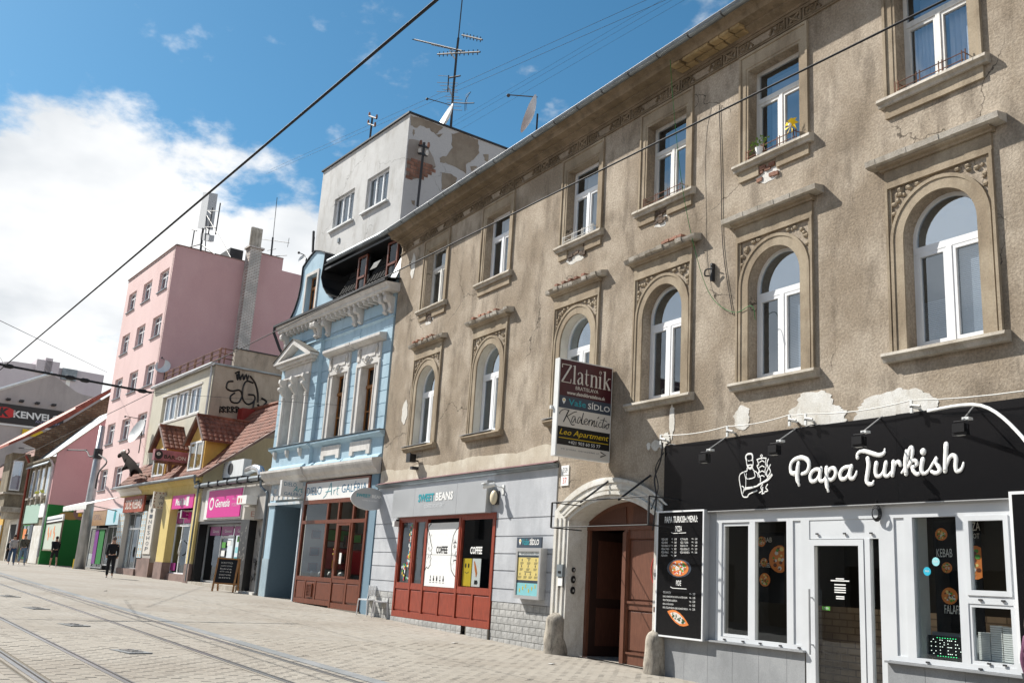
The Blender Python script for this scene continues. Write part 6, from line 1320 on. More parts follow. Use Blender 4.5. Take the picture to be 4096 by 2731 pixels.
    obj('brass_handle', MB().tube([(-2.54, -.10, 1.5), (-2.54, -.10, 1.75)], .018, 6).ball((-2.54, -.10, 1.95), .035).ball((-2.54, -.10, 2.1), .025), plain('brass', (.5, .33, .08), .3, .9), sf)
    obj('front_plinth', MB().box(x0, x1 + .1, -.07, .1, -.3, zb - .06), M['joint'], B)
    # hanging gallery sign
    A = crop(1000, 1850, 2.24); us = -6.55
    # plane found from the wall side edge of the sign
    us = -5.75; q0 = U(A(300, 168), us); q1 = U(A(510, 190), us); qb = U(A(290, 310), us)
    t = thing('gallery_hanging_sign', (us, -.6, qb.z), 'white hanging sign with blue gallery lettering over the recessed doorway', 'hanging sign')
    y0, y1, z0, z1 = q0.y, q1.y, qb.z, q0.z
    obj('sign_board', MB().box(us - .16, us, y0, y1, z0, z1), M['whitemetal'], t)
    def tz(s, a, b, c, d, mat='blueprint', **k): g = MB(); put_text(g, s, (us + .004, y0 + (y1 - y0) * a, z0 + (z1 - z0) * c), (0, (y1 - y0) * (b - a), 0), (0, 0, (z1 - z0) * (d - c)), **k); obj('lettering', g, M[mat], t)
    tz('DIELO', .10, .62, .66, .90); tz('Art', .50, .92, .34, .70, shear=.3, mat='teal'); tz('GALÉRIA', .14, .94, .08, .34)
    obj('bracket', MB().tube([(us - .08, y1, z1 - .15), (us - .08, 0, z1 - .15)], .02).tube([(us - .08, y1, z0 + .15), (us - .08, 0, z0 + .15)], .02), M['iron'], t)
build_blue()
def build_white_block():
    v0 = 2.0; c = crop(1200, 400, 2.24)
    q = V(c(990, 170), v0); ql = V(c(237, 672), v0); u1, u0, zt = q.x, ql.x - .25, 19.3
    t = thing('white_block', ((u0 + u1) / 2, v0 + 4, 10), 'tall flat-roofed grey-white block with peeling side wall behind the blue house', 'house')
    W = plaster('dirty_white_render', (.50, .50, .49), (.58, .58, .57), (.33, .31, .28), .5, .9, .35, .8, .2, 40)
    S = plaster('peeling_side_render', (.53, .52, .51), (.53, .52, .51), (.48, .47, .46), .2, .9, .3, .9, .2, 40)
    wins = []
    for a, b, cc, d in (((322, 925), (500, 820), (485, 1100), (290, 1190)), ((612, 750), (808, 640), (790, 940), (603, 1030))):
        p = V(c(*a), v0); p2 = V(c(*b), v0); wins.append((p.x, p2.x, 15.98, 17.46))
    m = MB().holed([(u0, 9), (u1, 9), (u1, zt), (u0, zt)], [[(a, z0), (b, z0), (b, z1), (a, z1)] for a, b, z0, z1 in wins], 'y', v0, v0 + .25, False); obj('front_wall', m, W, t)
    m = MB().face([(u1, v0, 9), (u1, v0 + 12, 9), (u1, v0 + 12, zt), (u1, v0, zt)]).face([(u0, v0, 9), (u0, v0 + 12, 9), (u0, v0 + 12, zt), (u0, v0, zt)]).face([(u0, v0 + 12, 9), (u1, v0 + 12, 9), (u1, v0 + 12, zt), (u0, v0 + 12, zt)]); obj('side_wall', m, S, t)
    obj('roof', MB().box(u0 - .06, u1 + .06, v0 - .08, v0 + 12.05, zt, zt + .07), M['blackroof'], t)
    for i, (a, b, z0, z1) in enumerate(wins):
        f = MB(); frame_rect(f, a, b, z0, z1, .08, v0 + .12, v0 + .18); w_ = (b - a - .16) / 3
        for k in (1, 2): f.box(a + .08 + w_ * k - .04, a + .08 + w_ * k + .04, v0 + .115, v0 + .18, z0 + .08, z1 - .08)
        w = obj('triple_window', f, M['upvc'], t); panes(w, [(a + .08, b - .08, z0 + .08, z1 - .08)], v0 + .16); obj('sill', MB().box(a - .25, b + .15, v0 - .12, v0 + .1, z0 - .09, z0 - .01), M['whitemetal'], w)
        obj('dim_room', MB().box(a, b, v0 + .5, v0 + .52, z0, z1), plain('dim_room_' + str(i), (.10, .11, .12), .9), w)
    obj('wall_vent', MB().box(wins[0][0] + .8, wins[0][0] + .95, v0 - .05, v0, 15.2, 15.4), M['zinc'], t)
    obj('neighbour_edge', MB().box(u0 - .12, u0, v0 + .1, v0 + .4, 9, 15.6), M['zincw'], t)
    # fallen render: bare coat shapes traced on the side wall, and a brick patch
    g = lambda x, y: U(c(x, y), u1)
    bare = plaster('bare_brown_undercoat', (.27, .22, .17), (.33, .28, .22), (.19, .15, .12), .3, 2, .5)
    for pts in ([(995, 185), (1100, 215), (1200, 250), (1290, 290), (1220, 350), (1160, 300), (1080, 270), (1040, 300), (1000, 270)], [(1365, 345), (1450, 330), (1530, 370), (1600, 400), (1610, 520), (1540, 590), (1495, 620), (1490, 695), (1400, 640), (1330, 610), (1260, 600), (1255, 560), (1320, 540), (1370, 470)], [(1275, 690), (1350, 700), (1415, 740), (1390, 800), (1330, 830), (1270, 850)], [(1650, 530), (1690, 530), (1690, 590), (1660, 590)], [(1220, 355), (1290, 345), (1250, 380)], [(1005, 940), (1030, 940), (1030, 985), (1008, 970)], [(1015, 300), (1035, 320), (1025, 370), (1010, 340)], [(1535, 640), (1600, 635), (1540, 680)]):
        L = []
        for i in range(len(pts)):
            a, b = pts[i], pts[(i + 1) % len(pts)]
            for k in range(4):
                x, y = a[0] + (b[0] - a[0]) * k / 4, a[1] + (b[1] - a[1]) * k / 4; n = mnoise.noise((x * .04, y * .04, 1)) * 12; L.append(g(x + n, y + mnoise.noise((x * .04, y * .04, 7)) * 12))
        m = MB().prism([(q.y, q.z) for q in L], 'x', u1 + .002, u1 + .012); obj('bare_patch', m, bare, t)
    pl = [g(965, 562), g(1120, 610), g(1220, 640), g(1180, 680), g(1100, 730), g(1000, 755), g(955, 740)]
    base = obj('brick_patch', MB().prism([(q.y, q.z) for q in pl], 'x', u1 + .002, u1 + .010), plain('patch_mortar', (.22, .17, .14), .95), t)
    y0 = min(q.y for q in pl); y1 = max(q.y for q in pl); z0 = min(q.z for q in pl); z1 = max(q.z for q in pl); rr = random.Random(2)
    def inside(y, z):
        s = False
        for i in range(len(pl)):
            a, b = pl[i], pl[i - 1]
            if (a.z > z) != (b.z > z) and y < (b.y - a.y) * (z - a.z) / (b.z - a.z) + a.y: s = not s
        return s
    src = None; z = z0; j = 0
    while z < z1:
        y = y0 + (j % 2) * .17
        while y < y1:
            if inside(y + .15, z + .07):
                if src is None: src = obj('brick', MB().box(u1 + .01, u1 + .022, y, y + .31, z, z + .13), M['brick_red'], base)
                else: inst('brick', src, Matrix.Translation((u1 + .016 + rr.uniform(-.002, .002), y + .155, z + .065)), base)
            y += .34
        z += .155; j += 1
    g2 = [g(980, 395), g(1020, 395), g(1080, 410), g(1150, 470), (g(1200, 560)), g(1222, 640), g(1120, 608), g(965, 560), g(970, 470)]
    obj('bare_patch', MB().prism([(q.y, q.z) for q in g2], 'x', u1 + .0025, u1 + .009), plaster('grey_undercoat', (.32, .28, .25), (.37, .33, .29), (.25, .2, .17), .3, 2, .4), t)
    return u0, u1, v0, zt
WB = build_white_block()
# ============================================================= houses further along the street (frame B)
FR = FB
ck = crop(450, 1800, 2.6133)
def rV(tl, br, c, v=0.):
    a, b = V(c(*tl), v), V(c(*br), v); return a.x, b.x, b.z, a.z      # u0,u1,z0,z1
M['magenta'] = plain('magenta_print', (.62, .02, .27), .45); M['magdark'] = plain('dark_magenta_print', (.26, .01, .16), .4)
M['yellowwall'] = plaster('warm_yellow_facade', (.68, .54, .22), (.73, .60, .30), (.45, .33, .13), .3, 1.5, .15, 0, 0, 60)
M['ochre'] = plaster('ochre_dormer_paint', (.62, .38, .10), (.68, .44, .15), (.42, .26, .1), .3, 1.5, .15, 0, 0, 60)
M['creamwall'] = plaster('pale_cream_gable', (.62, .55, .36), (.66, .60, .42), (.45, .38, .27), .35, .8, .2, .3, 0, 50)
M['beige'] = plaster('beige_yellow_facade', (.55, .52, .43), (.60, .57, .48), (.42, .39, .32), .35, .9, .2, 0, 0, 50)
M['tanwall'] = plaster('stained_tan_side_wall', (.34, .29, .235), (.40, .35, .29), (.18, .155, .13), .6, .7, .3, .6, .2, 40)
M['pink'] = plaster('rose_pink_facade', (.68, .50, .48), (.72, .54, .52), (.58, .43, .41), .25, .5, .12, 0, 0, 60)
M['pinkside'] = plaster('shade_darkened_pink', (.58, .36, .36), (.61, .39, .39), (.48, .30, .30), .25, .4, .12, 0, 0, 60)  # pink deepened so the colour carries the shade of the side walls
M['clay'] = paint('red_clay_tile', (.20, .075, .045), .8, .3, .3, 20, dirt=.35)
M['claydark'] = paint('old_red_roof', (.17, .065, .045), .8, .3, .3, 20, dirt=.3)
M['greenwall'] = plain('bright_green_wall_paint', (.008, .17, .03), .7)
M['greywall'] = plaster('grey_shop_wall', (.42, .40, .37), (.5, .48, .45), (.26, .24, .22), .4, 1.5, .2)
M['brownstone'] = paint('reddish_brown_socle', (.22, .15, .13), .8, .2, .2)
M['oldfacade'] = plaster('sooty_old_facade', (.20, .17, .125), (.27, .23, .17), (.09, .075, .06), .6, 2, .5)
zG = 0.45
def build_annex():
    t = thing('phone_shop_annex', (-12.7, 0, gzB(-12.7)), 'low shop annex with magenta fascia and graffiti pier beside the blue house', 'shop')
    c = c2; zt = 4.72; uL, uR = -16.72, -8.72
    obj('back_wall', MB().box(uL, uR, 2.5, 2.6, gzB(-12) - .3, 4.7).box(uL, uR, .1, 2.5, 3.25, 4.7), M['dark'], t)
    obj('fascia_wall', MB().box(uL, uR, 0, .1, 3.22, zt), M['greywall'], t)
    u0, u1, z0, z1 = rV((435, 820), (640, 990), c); obj('white_surround', MB().box(-16.0, u1 + .05, -.03, 0, z0 - .08, z1 + .06), M['white'], t)
    s = obj('magenta_sign', MB().box(-15.55, -11.62, -.07, -.03, 3.36, 4.52), M['magenta'], t)
    m = MB(); put_text(m, 'Genesis', (-14.6, -.075, 3.78), (1.75, 0, 0), (0, 0, .36), bold=.02); m.prism([(-15.05 + .28 * math.cos(a * .4), 3.95 + .28 * math.sin(a * .4)) for a in range(16)], 'y', -.0745, -.0735); obj('lettering', m, M['white'], s)
    obj('lettering', MB().prism([(-15.05 + .18 * math.cos(a * .4), 3.95 + .18 * math.sin(a * .4)) for a in range(16)], 'y', -.078, -.076), M['magenta'], s)
    m = MB(); put_text(m, 'PREDAJŇA', (-12.6, -.075, 4.02), (.85, 0, 0), (0, 0, .15)); put_text(m, 'MOBILOV', (-12.6, -.075, 3.78), (.85, 0, 0), (0, 0, .15)); obj('lettering', m, plain('pale_magenta_print', (.75, .35, .55), .5), s)
    obj('roof', MB().slab([(uL, -.1, 4.84), (uR, -.1, 4.84), (uR, 3, 5.3), (uL, 3, 5.3)], (0, 0, .03)), M['zinc'], t)
    g = obj('gutter', MB().tube([(uL - .3, -.22, 4.78), (uR + .2, -.22, 4.82)], .10, 8), M['zinc'], t)
    for k in range(7): obj('gutter_clip', MB().box(uL + .4 + k * 1.15, uL + .44 + k * 1.15, -.34, -.10, 4.66, 4.92), M['iron'], g)
    obj('downpipe', MB().tube(spline([(-9.35, -.22, 4.7), (-9.3, -.20, 4.45), (-9.0, -.10, 4.25), (-8.85, -.08, 4.0), (-8.85, -.08, 2.2), (-8.85, -.08, .4)], 4), .055, 8), M['zinc'], t)
    # shop glazing set back in a black reveal
    obj('black_reveal', MB().box(uL + .05, uL + .25, .0, 1.1, .5, 3.2).box(-11.45, -11.3, .0, .9, .5, 3.2).box(uL + .25, -11.45, .0, 1.1, 3.1, 3.2), M['black'], t)
    f = MB(); frame_rect(f, -16.4, -11.5, .62, 3.1, .08, .35, .42); f.box(-14.5, -14.4, .34, .42, .7, 3.02).box(-13.0, -12.9, .34, .42, .7, 3.02).box(-14.4, -13, .345, .42, 2.5, 2.6)
    w = obj('shop_glazing', f, M['zincw'], t); panes(w, [(-16.32, -11.58, .7, 3.02)], .38, 'shopglass')
    for a, b in ((-15.8, -14.55), (-14.35, -13.05), (-12.85, -11.6)): k = obj('magenta_strip', MB().box(a, b, .30, .34, 2.62, 3.0), M['magdark'], w); obj('lettering', put_text(MB(), 'Genesis', (a + .35, .295, 2.74), ((b - a) - .5, 0, 0), (0, 0, .13)), M['white'], k)
    rr = random.Random(3)
    for k, (a, z, mt) in enumerate(((-14.2, 2.1, 'green'), (-14.2, 1.75, 'white'), (-14.2, 1.45, 'red'), (-14.2, 1.1, 'green'), (-12.6, 1.9, 'paleteal'), (-12.6, 1.5, 'teal'), (-12.5, 2.35, 'green'), (-13.6, 2.2, 'white'))): obj('window_sticker', MB().box(a, a + .42, .32, .33, z, z + .24), M[mt], w)
    obj('black_graffiti_pier', MB().box(-11.3, -10.45, -.04, .3, .45, 3.22), M['black'], t)
    sc = MB(); sc2 = MB()
    for k in range(34):
        x = rr.uniform(-11.2, -10.6); z = rr.uniform(.6, 3.0); sc.tube([(x + rr.uniform(-.05, .08), -.045, z + rr.uniform(-.1, .1)) for _ in range(4)], .009, 4, .2)
    for k in range(46):
        x = rr.uniform(-10.3, -9.3); z = rr.uniform(.8, 3.0); big = z < 1.7; sc2.tube([(x + rr.uniform(-.14, .16), .27, z + rr.uniform(-.16, .16)) for _ in range(4)], .022 if big else .008, 4, .2)
    obj('white_scrawls', sc, M['greywall'], t); obj('grey_entry_panel', MB().box(-10.45, -9.05, .28, .33, .45, 3.22), M['greywall'], t); obj('black_scrawls', sc2, M['black'], t)
    obj('base_step', MB().box(uL, -10.9, -.12, .9, gzB(-12) - .5, .60), M['stone_cap'], t); obj('entry_step', MB().box(-10.6, -8.9, -.18, .3, gzB(-10) - .3, .44), M['whitewash'], t)
    obj('right_post', MB().box(-9.05, uR, -.03, .3, .3, 4.7), M['greywall'], t)
    # projecting sign
    us = -10.1; a, b = U(c(672, 925), us), U(c(842, 1028), us)
    s = thing('white_hanging_sign', (us, (a.y + b.y) / 2, b.z), 'plain white hanging sign with thin red letters beside the graffiti pier', 'hanging sign')
    obj('sign_board', MB().box(us - .14, us, a.y, b.y, b.z, a.z), M['cream'], s); m = MB(); put_text(m, 'ESR', (us + .005, a.y + (b.y - a.y) * .25, b.z + (a.z - b.z) * .25), (0, (b.y - a.y) * .5, 0), (0, 0, (a.z - b.z) * .45)); obj('lettering', m, plain('thin_red_print', (.5, .25, .2), .5), s)
    obj('sign_arm', MB().tube([(us - .07, b.y, a.z - .1), (us - .07, max(b.y + .1, .1), a.z - .1)], .02), M['iron'], s)
    s = thing('small_light_box', (-10.2, -.5, 3.7), 'small white light box with red figures above the thin lettered hanging sign', 'sign'); obj('light_box', MB().box(-10.9, -9.9, -.5, -.05, 3.78, 4.12), M['white'], s); obj('red_figures', MB().box(-10.75, -10.6, -.505, -.5, 3.83, 4.02).box(-10.45, -10.38, -.505, -.5, 3.83, 4.0), M['red'], s)
    # AC unit and steel duct on the annex roof
    p = U(c2(580, 665), -14.5); q0, q1, z0, z1 = rV((525, 618), (650, 710), c2, .5)
    s = thing('air_conditioner', ((q0 + q1) / 2, .6, z0), 'white air conditioning unit on the annex roof by the cream gable', 'air conditioner'); obj('unit_case', MB().box(q0, q1, .5, .85, z0, z1), M['whitemetal'], s)
    cx, cz, r_ = q0 + (q1 - q0) * .38, (z0 + z1) / 2, (z1 - z0) * .36; obj('fan_grille', MB().prism([(cx + r_ * 1.15 * math.cos(a * .35), cz + r_ * math.sin(a * .35)) for a in range(18)], 'y', .485, .5), M['iron'], s)
    m = MB()
    for k in range(7): m.box(q0 + .02, q0 + .12, .49, .5, z0 + .05 + k * (z1 - z0) / 8, z0 + .08 + k * (z1 - z0) / 8)
    obj('side_louvre', m, M['iron'], s); obj('support_feet', MB().box(q0 + .1, q0 + .2, .5, .8, z0 - .12, z0).box(q1 - .2, q1 - .1, .5, .8, z0 - .12, z0), M['iron'], s)
    a, b, e = V(c2(690, 680), .4), V(c2(745, 660), .4), V(c2(790, 720), .4)
    s = thing('ventilation_duct', (b.x, .4, e.z), 'bent shiny steel ventilation duct above the annex gutter', 'duct'); obj('duct_pipe', MB().tube([a, b, b.lerp(e, .5) + Vector((.1, 0, .12)), e, e + Vector((.05, 0, -.3))], .17, 12), plain('bright_steel', (.55, .55, .55), .25, .9), s, smooth=True); obj('duct_mouth', MB().tube([a + Vector((-.04, 0, -.01)), a], .14, 12), M['black'], s)
build_annex()
def shop(par, u0, u1, z0, z1, v, mat='zincw', n=2, door=None, depth=.5, head=None):
    f = MB(); frame_rect(f, u0, u1, z0, z1, .07, v, v + .07)
    for k in range(1, n): x = u0 + (u1 - u0) * k / n; f.box(x - .035, x + .035, v, v + .07, z0 + .07, z1 - .07)
    if head: f.box(u0 + .07, u1 - .07, v - .002, v + .06, head - .05, head + .05)
    w = obj('glazed_shop_front', f, M[mat], par); panes(w, [(u0 + .07, u1 - .07, z0 + .07, z1 - .07)], v + .03, 'shopglass'); return w
def build_yellow():
    t = thing('yellow_dormer_house', (-23.5, 0, gzB(-23)), 'low yellow house with clay tile roof and two gabled dormers over small shops', 'house')
    uL, uR = -30.5, -16.75; zg = gzB(-23)
    a = V(c2(340, 712), -.3); pa = Vector((a.x, -.3, a.z)); sl = 1.11; n = Vector((0, -sl, 1)).normalized()
    def PL(p):
        o = FB.inverted() @ CP; d = FB.to_3x3().inverted() @ (RC.transposed() @ Vector((p[0] - 2048, p[1] - 1365.5, FPX))); return o + d * (n.dot(pa - o) / n.dot(d))
    zr = lambda v: pa.z + (v + .3) * sl
    vg = PL(c2(925, 365)); rr_ = PL(c2(935, 203)); rl = PL(c2(700, 276))
    vr = (rr_.y + rl.y) / 2; uW = -20.41
    # roof boards: right part up to the ridge, left part up to the beige wall
    obj('roof', MB().slab([(pa.x, -.32, zr(-.32)), (vg.x, vg.y, vg.z), (vg.x + .5, vr, zr(vr)), (uW, vr, zr(vr)), (uW, -.32, zr(-.32))], (0, .05, -.06)).slab([(uL, -.32, zr(-.32)), (uW, -.32, zr(-.32)), (uW, 1.02, zr(1.02)), (uL, 1.02, zr(1.02))], (0, .05, -.06)), M['claydark'], t)
    ang = math.atan(sl); m = MB(); tw, th = .27, .30; rnd = random.Random(4)
    def tile_into(mb, u, v, M4):
        vs = [(-.125, -.16, 0), (-.07, -.16, .035), (0, -.16, .045), (.07, -.16, .035), (.125, -.16, 0), (-.125, .17, -.02), (-.07, .17, .012), (0, .17, .02), (.07, .17, .012), (.125, .17, -.02), (-.125, -.16, -.03), (.125, -.16, -.03)]
        mb.add([M4 @ Vector(p) for p in vs], [(0, 1, 6, 5), (1, 2, 7, 6), (2, 3, 8, 7), (3, 4, 9, 8), (10, 11, 4, 3, 2, 1, 0)])
    s_ = 0
    while True:
        v = -.3 + s_ * math.cos(ang)
        if v > vr - .05: break
        u = uL + .1
        while u < vg.x + .4:
            vmax = (1.0 if u < uW else vr)
            # right edge follows the verge
            lim = pa.x + (vg.x - pa.x) * max(0, (v + .3)) / (vg.y + .3)
            if v < vmax - .1 and u < lim - .05: tile_into(m, u, v, Matrix.Translation((u, v, zr(v) + .02 + rnd.uniform(0, .008))) @ Matrix.Rotation(ang, 4, 'X'))
            u += tw
        s_ += th
    obj('roof_tiles', m, M['clay'], t, kind='stuff')
    obj('verge_board', MB().tube([pa + Vector((.05, 0, -.05)), vg + Vector((.05, 0, -.05))], .07, 4), M['brownstone'], t)
    obj('ridge_tiles', MB().tube([(uW, vr, zr(vr) + .05), (vg.x + .3, vr, zr(vr) + .05)], .11, 8), M['clay'], t)
    obj('gable_wall', MB().prism([(-.05, 4.3), (-.05, zr(-.05) - .12), (vg.y, vg.z - .14), (vr + 1, vg.z), (vr + 1, 4.3)], 'x', uR - .35, uR + .04), M['creamwall'], t)
    obj('gutter', MB().tube([(uL, -.42, 5.22), (uR, -.42, 5.22)], .075, 8).tube(spline([(uR - .1, -.4, 5.2), (uR - .1, -.35, 4.9), (uR - .2, -.12, 4.7), (uR - .2, -.12, .6)], 3), .05, 8), M['zinc'], t)
    # front wall
    obj('front_wall', MB().box(-21.9, uR, .0, .3, 4.5, 5.35).box(uL, -21.9, .0, .3, 4.75, 5.35), M['yellowwall'], t)
    obj('eaves_moulding', MB().prism([(0, 4.95), (-.08, 5.0), (-.16, 5.06), (-.22, 5.16), (-.30, 5.18), (-.30, 5.24), (0, 5.24)], 'x', -26.3, uR), M['yellowwall'], t)
    obj('eaves_moulding', MB().prism([(0, 4.8), (-.10, 5.0), (-.30, 5.12), (-.30, 5.24), (0, 5.24)], 'x', uL, -26.32), M['cream'], t)
    for (u0, u1) in ((-21.9, -20.7), (-17.35, uR)): obj('yellow_pilaster', MB().box(u0, u1, -.10, .3, 1.35, 4.5), M['yellowwall'], t); obj('pilaster_socle', MB().box(u0 - .05, u1 + .03, -.14, .3, zg - .3, 1.35), M['brownstone'], t)
    obj('inner_dark', MB().box(uL, uR, 1.4, 1.5, 0, 5).box(uL, uR, .3, 1.4, 4.4, 4.5), M['dark'], t)
    # phone repair shop
    obj('shop_header', MB().box(-20.7, -17.35, .0, .3, 3.95, 4.5), M['yellowwall'], t)
    s = obj('pink_shop_sign', MB().box(-20.55, -17.5, -.10, -.02, 3.85, 4.48), M['magenta'], t); obj('lettering', put_text(MB(), 'Mobil Bal', (-20.0, -.105, 4.0), (1.5, 0, 0), (0, 0, .33), bold=.03), M['white'], s); obj('lettering', MB().box(-18.45, -18.1, -.105, -.1, 3.95, 4.4), M['white'], s)
    w = shop(t, -20.65, -17.4, .85, 3.8, .25, 'upvc', 3, None, head=3.1)
    for a in (-20.5, -19.4, -18.3): obj('magenta_strip', MB().box(a, a + .9, .22, .24, 3.2, 3.7), M['magenta'] if a > -20 else M['magdark'], w)
    for a in (-20.5, -18.2): obj('magenta_strip', MB().box(a, a + .7, .22, .24, 1.0, 1.35), M['magdark'], w)
    obj('pull_handle', MB().tube(spline([(-19.35, .2, 1.7), (-19.2, .1, 1.85), (-19.1, .1, 2.2), (-19.35, .2, 2.4)], 4), .035, 6), M['whitemetal'], w); obj('shop_socle', MB().box(-20.7, -17.4, .1, .4, zg - .3, .86), M['brownstone'], t)
    # wine shop
    obj('wine_strip', MB().box(-24.5, -23.3, -.04, .0, 1.7, 4.3), M['cream'], t)
    m = MB()
    for k, ch in enumerate('WINESHOP'): put_text(m, ch, (-24.15, -.05, 3.75 - k * .27), (.5, 0, 0), (0, 0, .19))
    obj('lettering', m, M['navy'], t)
    obj('wine_pier', MB().box(-24.6, -23.2, 0, .3, 1.3, 4.5), M['greywall'], t); obj('dark_socle', MB().box(-25.4, -23.2, -.02, .3, zg - .3, 1.5), M['brownstone'], t)
    wd = obj('wine_door', MB().box(-23.2, -21.95, .5, .56, zg, 4.2), M['black'], t)
    for z0, z1 in ((3.0, 4.1), (1.9, 2.9), (.9, 1.8)): k = obj('white_door_panel', MB().box(-23.0, -22.15, .48, .5, z0, z1), M['cream'], wd); obj('lettering', put_text(MB(), 'WINE', (-22.85, .475, z0 + .25), (.5, 0, 0), (0, 0, .16)), M['navy'], k)
    # kebab shop
    s = obj('red_brown_sign', MB().box(-29.1, -25.3, -.12, -.02, 3.85, 4.7), paint('red_brown_signboard', (.30, .06, .03), .6, .2), t); obj('lettering', put_text(MB(), 'SIDE KEBAB', (-28.7, -.125, 4.02), (3.1, 0, 0), (0, 0, .5), bold=.01), M['cream'], s)
    shop(t, -28.7, -25.5, .9, 3.85, .2, 'zincw', 3, head=3.0); obj('kebab_socle', MB().box(-28.7, -25.4, -.1, .3, zg - .3, .92), M['brownstone'], t)
    im = MB(); rr = random.Random(8)
    blue = plain('pale_blue_tile', (.55, .68, .74), .4); oc = plain('ochre_tile_motif', (.6, .4, .2), .5)
    for (u0, u1, v) in ((-30.0, -28.75, -.05), (-25.45, -24.65, -.05)):
        pr = obj('patterned_pier', MB().box(u0, u1, v + .01, .3, zg - .2 if u0 < -28 else 1.5, 3.85), M['cream'], t); z = 1.5; src = None
        while z < 3.8:
            x = u0 + .02
            while x < u1 - .2:
                if src is None: src = obj('wall_tile', MB().box(x, x + .36, v, v + .01, z, z + .26), blue, pr); hs = (x + .18 - x)
                else: inst('wall_tile', src, Matrix.Translation((x + .18, v + .005, z + .13)), pr)
                im.box(x + .1, x + .26, v - .004, v - .001, z + .06, z + .2); x += .40
            z += .30
    obj('tile_motifs', im, oc, t)
    # dormers
    for (uc, ul, ur, za, ze) in ((-18.2, -19.5, -17.05, 8.15, 7.0), (-24.0, -25.2, -22.75, 8.19, 7.05)):
        zb = zr(0) - .05; d = obj('dormer', MB().prism([(ul + .1, zb), (ur - .1, zb), (ur - .1, ze), (uc, za - .12), (ul + .1, ze)], 'y', -.0, (ze - pa.z) / sl + .6), M['ochre'], t)
        f = MB(); frame_rect(f, ul + .28, ur - .28, zb + .08, ze - .02, .09, -.05, .0); f.box((ul + ur) / 2 - .05, (ul + ur) / 2 + .05, -.045, .0, zb + .17, ze - .11); obj('dormer_window', f, M['upvc'], d)
        obj('pane', MB().face([(ul + .36, -.012, zb + .16), (ur - .36, -.012, zb + .16), (ur - .36, -.012, ze - .1), (ul + .36, -.012, ze - .1)]), M['glass'], d)
        vend = (za - pa.z) / sl
        for sgn, e in ((1, ur + .18), (-1, ul - .18)):
            zE = ze - .12; L = math.hypot(e - uc, za - zE); an = math.atan2(za - zE, abs(e - uc))
            rf = obj('dormer_roof', MB().slab([(uc, -.22, za), (e, -.22, zE), (e, (zE - pa.z) / sl + .2, zE), (uc, vend, za)], (0, 0, .04)), M['claydark'], d)
            src = None; nrow = int(L / .28)
            for r in range(nrow):
                f_ = (r + .6) / nrow; u = e + (uc - e) * f_; z = zE + (za - zE) * f_ + .06; vmx = (z - pa.z) / sl + .1; v = -.1
                while v < vmx:
                    Mx = Matrix.Translation((u, v, z)) @ Matrix.Rotation(-sgn * an if False else 0, 4, 'Y') @ Matrix.Rotation(sgn * R(90), 4, 'Z') @ Matrix.Rotation(an, 4, 'X')
                    if src is None:
                        mm = MB(); tile_into(mm, 0, 0, Matrix.Identity(4)); me = bpy.data.meshes.new('roof_tile'); me.from_pydata(mm.v, [], mm.f); me.materials.append(M['clay']); src = me
                    if sgn > 0: inst('roof_tile', src, Mx, rf)
                    v += .25
        obj('bargeboard', MB().tube([(ur + .14, -.24, ze - .12), (uc, -.24, za), (ul - .14, -.24, ze - .12)], .06, 4), M['brownstone'], d)
        obj('ridge_tiles', MB().tube([(uc, -.25, za + .07), (uc, vend + .1, za + .07)], .08, 6), M['clay'], d)
    q = PL(c2(660, 310)); obj('red_roof_hatch', MB().box(q.x - 1.2, q.x + .8, q.y - .4, q.y + .5, q.z - .5, q.z + .35), paint('red_metal_box', (.22, .02, .015), .6), t)
    # hanging signs and awning
    us = -22.2; a, b = U(ck(452, 445), us), U(ck(655, 640), us); s = thing('wine_hanging_sign', (us, a.y, b.z), 'white hanging wine sign with small rosette border and cut corners', 'hanging sign')
    obj('sign_board', MB().box(us - .15, us, a.y, b.y, b.z, a.z), M['cream'], s); W_, H_ = b.y - a.y, a.z - b.z
    m = MB(); put_text(m, 'WINE', (us + .005, a.y + W_ * .25, b.z + H_ * .22), (0, W_ * .55, 0), (0, 0, H_ * .2)); put_text(m, 'Sense', (us + .005, a.y + W_ * .25, b.z + H_ * .58), (0, W_ * .5, 0), (0, 0, H_ * .2), shear=.3); put_text(m, 'of', (us + .005, a.y + W_ * .45, b.z + H_ * .47), (0, W_ * .12, 0), (0, 0, H_ * .1), shear=.3); obj('lettering', m, M['navy'], s)
    m = MB()
    for k in range(6):
        for zz in (.08, .92): m.prism([(a.y + W_ * (.1 + .16 * k) + .04 * math.cos(q_ * 1.05), b.z + H_ * zz + .04 * math.sin(q_ * 1.05)) for q_ in range(6)], 'x', us + .002, us + .004)
    for k in range(4):
        for yy in (.06, .94): m.prism([(a.y + W_ * yy + .04 * math.cos(q_ * 1.05), b.z + H_ * (.2 + .2 * k) + .04 * math.sin(q_ * 1.05)) for q_ in range(6)], 'x', us + .002, us + .004)
    obj('rosette_border', m, M['brick_red'], s); obj('bracket', MB().tube([(us - .07, b.y, b.z + .2), (us - .07, 0, b.z + .2)], .02), M['iron'], s)
    us = -18.9; a, b = U(ck(735, 640), us), U(ck(895, 740), us); s = thing('maroon_hanging_sign', (us, a.y, b.z), 'small maroon hanging sign under the pink phone shop sign', 'hanging sign'); obj('sign_board', MB().box(us - .1, us, a.y, b.y, b.z, a.z), M['whitemetal'], s); obj('sign_face', MB().box(us, us + .005, a.y + .04, b.y - .02, b.z + .03, a.z - .03), M['magdark'], s)
